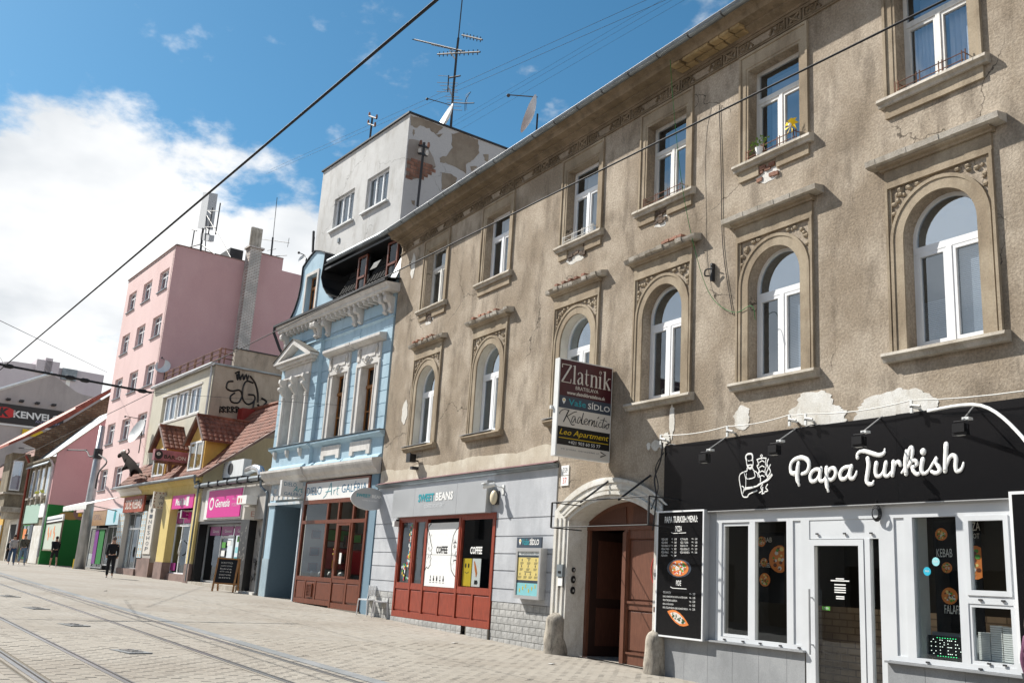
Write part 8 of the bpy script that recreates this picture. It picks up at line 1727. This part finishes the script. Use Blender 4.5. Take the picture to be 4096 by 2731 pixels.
M['fleece'] = plain('pale_grey_knit', (.42, .40, .39), .9); M['khaki'] = plain('olive_grey_jacket', (.10, .095, .075), .9)
person(foot(1535, 1440), R(172), 1.76, 'person in a black tracksuit walking away past the shop doors, nearest of the pedestrians', 'cblack', 'cblack', 'hairgrey', stride=.22)
person(foot(752, 1288), R(185), 1.80, 'person in black sweatshirt and shorts striding past the poster frame', 'cblack', 'cblack', 'hairbrown', shorts=True, stride=.34)
person(foot(312, 1262), R(10), 1.82, 'person in an olive jacket and pale jeans with a sling bag walking towards the camera', 'khaki', 'denim2', 'hairgrey', stride=.2, bag='cblack')
person(foot(165, 1262), R(5), 1.68, 'person with long dark hair in a pale knit and blue jeans', 'fleece', 'denim', 'hairbrown', longhair=True, female=True, stride=.24)
person(foot(120, 1215), R(0), 1.72, 'person in long black coat half hidden behind the couple at the far left', 'cblack', 'cblack', 'hairbrown', stride=.15, female=True, longhair=True)
M['plum'] = plaster('plum_knit', (.12, .05, .09), (.16, .07, .12), (.06, .03, .05), .2, 8, 1.2)
person((-7.12, -.75, gz(-7.3)), R(60), 1.70, 'person in a plum knitted cardigan whose arm enters at the right edge', 'plum', 'cblack', 'hairbrown', longhair=True, female=True, stride=.08)
# ---- bull figure leaping over the eaves
def bull():
    u0 = -29.6; v = -.7; q = lambda x, y: V(ck(x, y), v)
    a = q(85, 75); b = q(130, 60); n = q(160, 110); m_ = q(200, 160); r = q(245, 215); 
    t = thing('bull_statue', (r.x, v, r.z - .6), 'dark brown rearing bull figure leaping out over the tiled eaves', 'statue', FB)
    Vs = [r, m_, n, b, a, q(75, 100), q(245, 260), q(235, 300), q(275, 250), q(290, 285), q(165, 220), q(150, 235), q(200, 220), q(190, 265)]
    offs = [0, 0, 0, 0, 0, 0, -.15, -.15, .15, .15, -.2, -.2, .2, .2]; Vs = [Vector((p.x, p.y + o, p.z)) for p, o in zip(Vs, offs)]
    Es = [(0, 1), (1, 2), (2, 3), (3, 4), (4, 5), (0, 6), (6, 7), (0, 8), (8, 9), (1, 10), (10, 11), (1, 12), (12, 13)]
    skin('body', Vs, Es, [.24, .25, .22, .15, .12, .07, .10, .05, .10, .05, .08, .045, .08, .045], M['bullbrown'], t, FB, 2)
    obj('horns', MB().tube(spline([q(105, 55), q(100, 35), q(120, 30)], 4), [.035] * 8 + [.01], 6).tube(spline([q(135, 50), q(145, 30), q(125, 25)], 4), [.06] * 8 + [.02], 6), M['cream'], t, FB)
    obj('tail', MB().tube(spline([q(165, 60), q(185, 40), q(178, 10)], 4), .04, 5), M['bullbrown'], t, FB); obj('iron_stand', MB().tube([q(300, 270), q(400, 290)], .06, 5).tube([q(350, 285), q(370, 320)], .05, 5), M['rust'], t, FB)
M['bullbrown'] = paint('dark_bronze_hide', (.012, .007, .005), .95, .3, spec=.1)
bull()
# ---- chairs
def chair(p, rz, lab):
    t = thing('white_chair', p, lab, 'chair', FA, 'white metal chairs on the paving', rz); F = WM[t.name]
    obj('seat', MB().slab([(-.21, -.21, .45), (.21, -.19, .45), (.21, .19, .45), (-.21, .21, .45)], (0, 0, .04)), M['upvc'], t, F)
    bk = MB()
    for k in range(7): bk.slab([(-.22 - .01 * k, -.19, .62 + k * .04), (-.22 - .01 * k, .19, .62 + k * .04), (-.225 - .01 * k, .19, .65 + k * .04), (-.225 - .01 * k, -.19, .65 + k * .04)], (-.015, 0, 0))
    for y in (-.19, -.06, .06, .19): bk.box(-.30 if False else -.27, -.235, y - .01, y + .01, .6, .9)
    obj('backrest', bk, M['upvc'], t, F)
    for sx, sy in ((1, 1), (1, -1), (-1, 1), (-1, -1)): obj('leg', MB().tube([(sx * .2, sy * .19, .45), (sx * .23, sy * .2, 0)] if sx > 0 else [(-.28, sy * .19, .88), (-.2, sy * .19, .46), (-.25, sy * .2, 0)], .017, 6), M['upvc'], t, F)
pc_ = G((1470, 2462)); chair(pc_, R(197), 'white chair with slatted back, left one of the pair outside the gallery'); pc_ = G((1525, 2472)); chair(pc_, R(238), 'white chair, right one of the pair beside the red shop front')
# ---- A-board
for (x, y), lab in (((428, 2366), 'scrap of white paper lying on the paving left of the chalkboard'), ((1825, 2572), 'small white scrap on the paving below the red shop front'), ((2215, 2655), 'small pale scrap near the left spur stone')):
    q = G((x, y)); props(obj('litter', MB().slab([(q.x - .07, q.y - .05, q.z + .008), (q.x + .06, q.y - .07, q.z + .012), (q.x + .08, q.y + .04, q.z + .03), (q.x - .04, q.y + .06, q.z + .012)], (0, 0, .004)), M['white'], None, FA), lab, 'litter')
p = G((905, 2368)); t = thing('chalkboard', p, 'wooden A-board with chalk writing outside the phone shop', 'A-board', FA, None, R(58)); F = WM[t.name] @ Matrix.Scale(1.12, 4)
for s in (-1, 1):
    fr = MB(); 
    for x in (-.36, .36): fr.slab([(x - .03, s * .32, 0), (x + .03, s * .32, 0), (x + .03, s * .04, 1.15), (x - .03, s * .04, 1.15)], (0, .03, 0))
    for z in (.25, 1.1): y = s * (.32 - .28 * z / 1.15); fr.box(-.36, .36, y - .012, y + .03, z, z + .05)
    obj('wooden_frame', fr, wood('pine_frame', (.35, .17, .06)), t, F); y0, y1 = s * .26, s * .045; obj('slate', MB().face([(-.33, y0, .28), (.33, y0, .28), (.33, y1, 1.1), (-.33, y1, 1.1)]), M['cblack'], t, F)
m = MB(); rr = random.Random(1)
for k in range(6):
    z = .95 - k * .1; y = -(.32 - .28 * z / 1.15) - .012; put_text(m, ('KRYTO', 'CLIENT ZÓNA', 'káva', 'čaj', 'servis', 'sim')[k], (-.22, y, z), (.4, 0, 0), (0, 0.015, .055))
obj('chalk_writing', m, M['cream'], t, F)
# ---- concrete street pole with cable bracket, scooter, bicycle, poster frame, planters
d_ = RC.transposed() @ Vector((323 - 2048, 2271 - 1365.5, FPX)); b = CP + d_ * (58 / FPX); b.z = gz(b.x); tp = hit(*c1(585, 592), 1, b.y); t = thing('street_pole', b, 'leaning grey concrete pole carrying cables in front of the green wall', 'pole', FA); tp = Vector((b.x, b.y, tp.z))
hb = (tp - b).length; pl = obj('pole_shaft', MB().tube([b, b.lerp(tp, .5), tp], [.33, .26, .17], 10), M['zincw'], t, FA, smooth=True); cz_ = b.lerp(tp, .80); obj('clamp', MB().tube([cz_ - Vector((0, 0, .3)), cz_ + Vector((0, 0, .3))], .26, 10), M['iron'], t, FA); obj('yellow_post_foot', MB().tube([b + Vector((-.4, -.2, 0)), b + Vector((-.4, -.2, .55))], .13, 8), M['yellow'], t, FA)
def cable(pts, r, lab, F=FA, mat='blackmat', n=5, cat='cable', group=None): return props(obj('cable', MB().tube(spline(pts, 5), r, n), M[mat], None, F), lab, cat, group)
cable([hit(*c1(-60, 705), 1, b.y), hit(*c1(380, 722), 1, b.y), hit(*c1(490, 725), 1, b.y), hit(*c1(520, 760), 1, b.y), cz_], .05, 'thick black cable looping to the clamp of the concrete pole'); cable([cz_, hit(*c1(615, 790), 1, b.y), hit(*c1(570, 850), 1, b.y), hit(*c1(550, 940), 1, b.y)], .05, 'black cable hanging down the right side of the concrete pole')
q0, q1 = hit(*c1(235, 1180), 1, b.y - .5), hit(*c1(355, 1150), 1, b.y - .5); zz = gz(q0.x); e0 = hit(*c1(235, 1295), 1, b.y - .5); e1 = hit(*c1(345, 1290), 1, b.y - .5); zt_ = hit(*c1(250, 1140), 1, b.y - .5).z; zl_ = hit(*c1(235, 1290), 1, b.y - .5).z
t = thing('poster_frame', (e0.x, b.y - .5, zz), 'free-standing poster frame with a flowery picture left of the green wall', 'poster', FA); m = MB(); frame_rect(m, e0.x, e1.x, zl_, zt_, .1, b.y - .6, b.y - .5); m.box(e0.x + .2, e0.x + .35, b.y - .55, b.y - .5, zz, zl_).box(e1.x - .35, e1.x - .2, b.y - .55, b.y - .5, zz, zl_); obj('metal_frame', m, M['oldfacade'], t, FA)
ps = obj('poster', MB().box(e0.x + .1, e1.x - .1, b.y - .57, b.y - .52, zl_ + .1, zt_ - .1), plain('pale_mint_poster', (.45, .50, .42), .6), t, FA); m = MB(); [m.prism([(e0.x + (e1.x - e0.x) * a + .3 * math.cos(k), zl_ + (zt_ - zl_) * z + .3 * math.sin(k)) for k in range(6)], 'y', b.y - .575 - .001 * i, b.y - .574 - .001 * i) for i, (a, z) in enumerate(((.35, .7), (.5, .6), (.65, .72), (.7, .5), (.4, .5)))]; obj('floral_print', m, M['orange'], ps, FA)
s0, s1 = hit(*c1(250, 1110), 1, b.y - .5), hit(*c1(372, 1128), 1, b.y - .5); t = thing('street_name_board', (s0.x, b.y - .5, s1.z), 'narrow white direction board above the poster frame', 'sign', FA); obj('board', MB().box(s0.x, s1.x, b.y - .6, b.y - .5, s1.z, s0.z), M['white'], t, FA); obj('board_lettering', MB().box(s0.x + .3, s1.x - .3, b.y - .61, b.y - .605, (s0.z + s1.z) / 2 - .05, (s0.z + s1.z) / 2 + .05), M['navy'], t, FA)
# scooter and bicycle
def wheel(m, c, r, w=.03, n=14): m.tube([(c[0] + r * math.cos(2 * math.pi * k / n), c[1], c[2] + r * math.sin(2 * math.pi * k / n)) for k in range(n + 1)], w, 5)
p = foot(665, 1240); t = thing('kick_scooter', p, 'dark electric scooter parked between the poster frame and the man in shorts', 'scooter', FA); F = WM[t.name]; m = MB().tube([(-.5, 0, .18), (.35, 0, .18), (.5, 0, .3), (.42, 0, 1.15)], .045, 6).tube([(.42, -.28, 1.15), (.42, .28, 1.15)], .03, 5); obj('frame', m, M['cblack'], t, F)
for x in (-.5, .5): m = MB(); wheel(m, (x, 0, .12), .11, .04); obj('wheel', m, M['blackmat'], t, F)
obj('deck', MB().box(-.45, .3, -.09, .09, .2, .24), M['red'], t, F)
p = foot(885, 1250); t = thing('bicycle', p, 'dark bicycle standing before the planters at the green wall', 'bicycle', FA); F = WM[t.name]; m = MB().tube([(-.5, 0, .35), (-.15, 0, .8), (.4, 0, .75), (0, 0, .3), (-.5, 0, .35)], .03, 5).tube([(-.12, 0, .3), (-.2, 0, .95)], .03, 5).tube([(.55, 0, .35), (.38, 0, 1.0), (.3, 0, 1.05)], .03, 5); obj('frame', m, M['cblack'], t, F); obj('handlebar', MB().tube([(.25, -.28, 1.05), (.38, 0, 1.02), (.25, .28, 1.05)], .025, 5), M['zincw'], t, F); obj('saddle', MB().ball((-.22, 0, .98), .13, 8, 5, (1, .6, .3)), M['blackmat'], t, F)
for x in (-.5, .55): m = MB(); wheel(m, (x, 0, .35), .34, .025); [m.tube([(x, 0, .35), (x + .33 * math.cos(k * .785), 0, .35 + .33 * math.sin(k * .785))], .006, 3) for k in range(8)]; obj('wheel', m, M['blackmat'], t, F)
pl0 = foot(960, 1190); t = thing('planter_trough', (pl0.x + 1, pl0.y + 1.2, gz(pl0.x)), 'long dark planter with low red flowers along the green wall', 'planter', FA); obj('trough', MB().box(pl0.x - .5, pl0.x + 4.5, pl0.y + .9, pl0.y + 1.5, gz(pl0.x) - .1, gz(pl0.x) + 1.15), M['cblack'], t, FA); m = MB(); m2 = MB(); rr = random.Random(2)
for k in range(150): a = (pl0.x - .4 + rr.random() * 4.8, pl0.y + .95 + rr.random() * .5, gz(pl0.x) + 1.15 + rr.random() * .35); s = rr.uniform(.05, .12); (m2 if k % 9 == 0 else m).slab([(a[0], a[1], a[2]), (a[0] + s, a[1], a[2] + s * .6), (a[0] + s * .3, a[1] + s, a[2] + s)], (0, .003, 0))
obj('leaves', m, plain('dark_leaf_green', (.04, .10, .02), .7), t, FA, kind='stuff'); obj('flowers', m2, M['red'], t, FA, kind='stuff')
# ---- overhead wires
def ray_z(p, z): d = RC.transposed() @ Vector((p[0] - 2048, p[1] - 1365.5, FPX)); return CP + d * ((z - CAM_H) / d.z)
J = Vector((-29.1, -11.05, 6.19)); Ew = Vector((-29.92, -7.07, 6.17)); A = ray_z((1776, 0), 6.0); B2 = ray_z((3830, 0), 6.0); Lf = Vector((-27.2, -20.95, 6.3))
props(obj('contact_wire', MB().tube([A + (A - J) * .3, A, J, J + (J - A) * 1.5], .016, 6), M['blackmat'], None, FA), 'thick dark tram wire crossing the whole sky from top centre to far left', 'wire')
props(obj('contact_wire', MB().tube([B2 + (B2 - Ew) * .15, B2, Ew, Ew + (Ew - B2) * 1.5], .010, 6), M['blackmat'], None, FA), 'black tram wire running in front of the upper windows of the long house', 'wire')
t = thing('span_wire', J, 'heavy cross-street span wire with insulators at the far left over the tracks', 'wire', FA); obj('span_rope', MB().tube([Lf, J], .02, 6).tube([J + Vector((.5, -1.2, 0)), J, Ew], .034, 6).tube([Ew, (-31.2, -.6, 6.9)], .005, 4), M['blackmat'], t, FA)
for k in (.02, .42, .52, .93): a = J.lerp(Ew, k); d = (Ew - J).normalized(); obj('insulator', MB().tube([a - d * .14, a - d * .07, a + d * .07, a + d * .14], [.035, .065, .065, .035], 7), M['blackmat'], t, FA)
props(obj('guy_wire', MB().tube([J, ray_z((-60, 1340), 9)], .010, 5), M['iron'], None, FA), 'thin guy wire rising left from the wire junction', 'wire')
props(obj('guy_wire', MB().tube([ray_z((-40, 1275), 9), FB @ V((432, 1500), .9)], .012, 5), M['iron'], None, FA), 'thin wire slanting down across the clouds to the pink block', 'wire')
for k, (pa_, pb_) in enumerate((((1600, 466), (2640, 0)), ((1600, 484), (2720, 0)), ((1815, 508), (2830, -80)), ((1820, 522), (2870, -80)), ((1840, 540), (2920, -80)))):
    a, b2 = hit(*pa_, 1, 9), hit(*pb_, 1, 9); o_ = a - (b2 - a) * (1.1 if k < 2 else .05); props(obj('thin_wire', MB().tube([o_, b2], .010 if k < 2 else .006, 4), M['iron'], None, FA), ('upper', 'lower', 'highest faint', 'middle faint', 'lowest faint')[k] + ' thin wire crossing the blue sky over the antenna roof', 'wire')
props(obj('thin_wire', MB().tube([hit(15, -20, 1, -9), hit(-3, 180, 1, -9)], .02, 4).tube([hit(22, -20, 1, -9), hit(2, 180, 1, -9)], .01, 4), M['iron'], None, FA), 'pair of steep wires in the top left corner of the sky', 'wire')
cable([Y((2683, 260), -.5), Y((2700, 480), -.35), Y((2735, 780), -.25), Y((2790, 1040), -.12), Y((2850, 1200), -.06), Y((2940, 1262), -.05), Y((3010, 1235), -.06), Y((3025, 1290), -.07)], .006, 'thin green cable hanging from the cornice in a loop between the arched windows', mat='greenwall')
cable([Y((2880, 440), -.02), Y((2888, 700), -.02), Y((2895, 1000), -.02), Y((2935, 1270), -.02)], .008, 'thin dark cable running straight down the render beside the hook bracket', mat='iron')
p = Y((2860, 1105), 0); t = thing('wall_hook', p, 'black iron hook bracket on the render between two arched windows', 'bracket', FA); obj('back_bar', MB().box(p.x - .025, p.x + .025, -.08, 0, p.z - .18, p.z + .18), M['iron'], t, FA); obj('hook', MB().tube(spline([(p.x + .1, -.1, p.z + .04), (p.x - .08, -.14, p.z + .05), (p.x - .11, -.13, p.z - .06), (p.x - .02, -.1, p.z - .08)], 4), .016, 5).tube([(p.x, -.08, p.z + .12), (p.x + .08, -.11, p.z + .12)], .013, 5), M['black'], t, FA)
# ---- pinwheel and pot plant on the fourth upper sill
p = Y(crop(2700, 200, 1.045)(492, 336), -.1); t = thing('pinwheel', (p.x, -.1, 9.45), 'yellow flower pinwheel beside the pot plant on an upper window sill', 'pinwheel', FA); m = MB()
for k in range(8): a = k * .785; m.add([(p.x, -.12, p.z), (p.x + .17 * math.cos(a), -.10, p.z + .17 * math.sin(a)), (p.x + .12 * math.cos(a + .55), -.15, p.z + .12 * math.sin(a + .55))], [(0, 1, 2)])
obj('petals', m, plain('bright_yellow_plastic', (.9, .62, .02), .4), t, FA); obj('hub', MB().ball((p.x, -.15, p.z), .035, 8, 5), M['white'], t, FA); obj('stick', MB().tube([(p.x, -.1, 9.45), (p.x, -.1, p.z)], .006, 4), M['whitemetal'], t, FA)
p = Y(crop(2700, 200, 1.045)(358, 455), -.08); t = thing('pot_plant', (p.x, -.08, 9.45), 'bushy green pot plant in a white pot on the upper window sill', 'plant', FA); obj('pot', MB().tube([(p.x, -.08, 9.45), (p.x, -.08, 9.60)], [.065, .09], 10), M['white'], t, FA); m = MB(); rr = random.Random(4)
for k in range(70): a = Vector((p.x + rr.gauss(-.05, .11), -.08 + rr.gauss(0, .05), 9.68 + rr.gauss(0, .07))); d = Vector((rr.uniform(-1, 1), rr.uniform(-1, 1), rr.uniform(-.2, 1))).normalized() * .06; e = d.orthogonal().normalized() * .02; m.add([a, a + d * .5 + e, a + d, a + d * .5 - e], [(0, 1, 2, 3)])
obj('leaves', m, plain('fresh_leaf_green', (.12, .20, .03), .6), t, FA)
# ---- roof masts and dishes
def dish(F, c, r, az, lab, arm=None, el=20):
    t = thing('satellite_dish', c, lab, 'satellite dish', F); m = MB(); n = 16
    for j in range(4):
        rr_ = r * (j + 1) / 4
        for i in range(n): m.v.append(Vector((rr_ * math.cos(2 * math.pi * i / n), rr_ * math.sin(2 * math.pi * i / n), r * .25 * ((j + 1) / 4) ** 2)))
    m.v.append(Vector((0, 0, 0))); m.f += [(len(m.v) - 1, (i + 1) % n, i) for i in range(n)] + [(j * n + i, j * n + (i + 1) % n, (j + 1) * n + (i + 1) % n, (j + 1) * n + i) for j in range(3) for i in range(n)]
    Mx = F @ Matrix.Translation(c) @ Matrix.Rotation(az, 4, 'Z') @ Matrix.Rotation(R(90 - el), 4, 'X'); m.xf(F.inverted() @ Mx); obj('reflector', m, M['whitemetal'], t, F, smooth=True)
    k = MB().tube([Vector((0, r, .2 * r)), Vector((0, .55 * r, r * 1.5))], .02, 4).ball((0, .5 * r, r * 1.55), .06, 6, 4).xf(F.inverted() @ Mx); obj('feed_arm', k, M['iron'], t, F); obj('mast', MB().tube([Vector(c) + Vector((0, .15, .1)), Vector(c) + Vector((0, .15, -r * 1.6))], .03, 5), M['iron'], t, F)
dish(FA, hit(2135, 482, 1, 1.5), .62, R(-31), 'white satellite dish seen edge-on above the long gutter')
dish(FB, hit(1792, 505, 0, WB[1] - .4, FB), .75, R(-12), 'white satellite dish at the foot of the antenna mast'); dish(FB, hit(*c1(800, 622), 1, .5, FB), .75, R(10), 'round grey dish on the wall between the pink block and the beige house'); dish(FB, hit(*crop(400, 750, 1.4259)(365, 1040), 1, 1.3, FB), .45, R(60), 'small dish on the roof rail of the beige house'); dish(FB, V(c3(258, 240), 1.0), .22, R(20), 'small grey dish beside the blue attic gable')
ca = crop(1600, 0, 2.8); uA = WB[1] - .6; Pa = lambda x, y: hit(*ca(x, y), 0, uA, FB)
t = thing('antenna_mast', (uA, Pa(575, 1480).y, WB[3]), 'tall television antenna mast with many rods on the white block', 'antenna', FB); yb = Pa(575, 1480).y
Q = lambda x, y: hit(*ca(x, y), 1, (FB @ Vector((uA, yb, 0))).y, FA); obj('mast_pole', MB().tube([Q(575, 1500), Q(600, 1100), Q(640, 650), Q(658, 490)], .055, 6).tube([Q(658, 490), Q(708, -20)], .028, 4), M['iron'], t, FA)
def rods(name, a, b, n, L, vert=False, r=.022):
    a, b = Q(*a), Q(*b); m = MB().tube([a, b], r * 1.8, 5)
    for k in range(n): p = a.lerp(b, (k + .5) / n); d = Vector((0, 0, L)) if vert else Vector((L * .35, L, 0)); m.tube([p - d, p + d], r, 4)
    obj(name, m, M['iron'], t, FA)
rods('yagi_antenna', (165, 508), (700, 635), 16, .16); rods('yagi_antenna', (425, 672), (900, 645), 10, .12, True); rods('yagi_antenna', (700, 458), (925, 510), 6, .12, True); obj('truss', MB().tube([Q(355, 565), Q(560, 610), Q(640, 660)], .02, 4).tube([Q(560, 630), Q(625, 730)], .03, 4), M['iron'], t, FA)
m = MB()
for x0, y0, x1 in ((435, 908, 560), (420, 984, 655), (455, 1018, 640), (480, 1060, 650), (418, 1085, 650), (505, 1138, 665), (530, 1170, 700), (530, 1205, 640), (538, 1242, 688), (540, 1285, 700)): m.tube([Q(x0, y0), Q(x1, y0 + 8)], .012, 4)
m.tube([Q(550, 905), Q(540, 1085)], .03, 4).tube([Q(545, 1030), Q(590, 1140)], .03, 4).tube([Q(555, 932), Q(678, 910)], .04, 4); obj('dipole_rods', m, M['iron'], t, FA)
m = MB().tube([Q(600, 1205), Q(720, 1215), Q(835, 1212)], .025, 4)
for k in range(9): m.tube([Q(790 - k * 7, 1090 + k * 22), Q(735 + k * 3, 1130 + k * 20)], .008, 3)
m.tube(spline([Q(798, 1088), Q(740, 1180), Q(733, 1300)], 4), .015, 4); obj('grid_antenna', m, M['iron'], t, FA)
def tpole(pts, arms, lab, y, F=FA, ins=True):
    q = lambda x, yy: hit(*c5(x, yy), 1, y, FA); a, b = q(*pts[0]), q(*pts[1]); t = thing('insulator_pole', a, lab, 'pole', FA); obj('post', MB().tube([a, b], .055, 6), M['iron'], t, FA)
    for x0, y0, x1, y1 in arms:
        c_, d = q(x0, y0), q(x1, y1); obj('cross_arm', MB().tube([c_, d], .05, 5), M['iron'], t, FA)
        for k in (0, .5, 1) if len(arms[0]) and ins else (0, 1): p = c_.lerp(d, k); obj('insulator', MB().tube([p, p + Vector((0, 0, .1)), p + Vector((0, 0, .22))], [.04, .065, .04], 7), M['brick_red'] if y0 < 450 else M['cream'], t, FA)
tpole([(1058, 990), (1118, 425)], [(1020, 432, 1155, 470), (1010, 500, 1142, 540)], 'dark iron pole with two cross arms and six insulators on the long roof', 2.2)
tpole([(630, 400), (652, 205)], [(625, 190, 690, 212), (615, 258, 676, 280)], 'small double cross-arm pole on the edge of the white block roof', 4.5, ins=False)
# telecom mast on the pink block
cm_ = crop(700, 700, 3.92); yy = (FB @ Vector((PK[0] - 1.5, 2.5, 0))).y; Q2 = lambda x, y: hit(*cm_(x, y), 1, yy, FA); t = thing('telecom_mast', Q2(400, 1250), 'mobile phone mast with a tall grey panel antenna on the pink block', 'antenna', FA)
obj('panel_antenna', MB().slab([Q2(362, 900), Q2(470, 905), Q2(548, 345), Q2(450, 338)], (.1, .5, 0)), M['alulight'], t, FA); obj('radio_unit', MB().slab([Q2(395, 1080), Q2(470, 1090), Q2(480, 975), Q2(410, 965)], (.05, .3, 0)), M['alulight'], t, FA); obj('radio_unit', MB().slab([Q2(490, 1100), Q2(535, 1095), Q2(548, 1000), Q2(500, 1000)], (.05, .3, 0)), M['alulight'], t, FA)
m = MB()
for a, b3, r_ in (((410, 1250), (450, 900), .07), ((485, 1250), (500, 700), .03), ((530, 1000), (600, 580), .04), ((645, 995), (720, 508), .04), ((520, 628), (700, 634), .03), ((480, 880), (655, 888), .03), ((525, 630), (580, 680), .03), ((510, 700), (885, 1350), .03), ((270, 1200), (312, 940), .04), ((275, 915), (350, 940), .04), ((230, 1195), (400, 1150), .04), ((440, 1160), (640, 1300), .05), ((500, 900), (545, 940), .03)): m.tube([Q2(*a), Q2(*b3)], r_, 5)
obj('lattice', m, M['iron'], t, FA)
yy2 = (FB @ Vector((PK[0] - .5, PK[2][3].y - 1, 0))).y; Q3 = lambda x, y: hit(*cm_(x, y), 1, yy2, FA); t = thing('roof_aerial', Q3(1520, 1310), 'thin aerial with cross rods on the right end of the pink block', 'antenna', FA); m = MB()
for a, b3, r_ in (((1518, 1320), (1545, 1040), .06), ((1548, 1040), (1610, 420), .02), ((1340, 1065), (1800, 1125), .02), ((1775, 1190), (1800, 1050), .015), ((1460, 1245), (1590, 1220), .02), ((1590, 1330), (1765, 1320), .02)): m.tube([Q3(*a), Q3(*b3)], r_, 4)
obj('aerial_rods', m, M['iron'], t, FA)
q = V(c3(320, 190), 1.2); q2 = V(c3(325, 65), 1.2); props(obj('roof_mast', MB().tube([q, q2], .06, 5).tube([q2 + Vector((.12, 0, -.3)), q2 + Vector((.12, 0, -1))], .04, 5), M['iron'], None, FB), 'short dark mast between the blue attic and the white block', 'mast')
# ---- the row across the street, seen only in the glass
t = thing('opposite_terrace', (-22, -21.5, -.5), 'terrace of houses across the street with a red roof, mirrored in the windows', 'house', FA)
m = MB(); hs = []
for k in range(14): x = -66 + k * 4.6; hs += [[(x + 1.2, 4.2), (x + 2.6, 4.2), (x + 2.6, 6.6), (x + 1.2, 6.6)], [(x + .8, .2), (x + 3.6, .2), (x + 3.6, 2.9), (x + .8, 2.9)]]
obj('wall', m.holed([(-68, -1), (8, -1), (8, 8), (-68, 8)], hs, 'y', -21, -21.4, False), plaster('sandy_opposite_facade', (.28, .25, .21), (.34, .30, .26), (.2, .18, .15), .3, .6, .2), t, FA); obj('window_backing', MB().box(-68, 8, -21.9, -21.7, -1, 8), M['dark'], t, FA); obj('roof', MB().slab([(-68, -20.5, 8), (8, -20.5, 8), (8, -26, 11.4), (-68, -26, 11.4)], (0, 0, .1)), M['claydark'], t, FA)
# no piece deeper than thing > part > sub-part
for o in list(bpy.data.objects):
    p = o.parent
    if p and p.parent and p.parent.parent and o.name in WM:
        while p.parent and p.parent.parent: p = p.parent
        o.parent = p; o.matrix_basis = WM[p.name].inverted() @ WM[o.name]
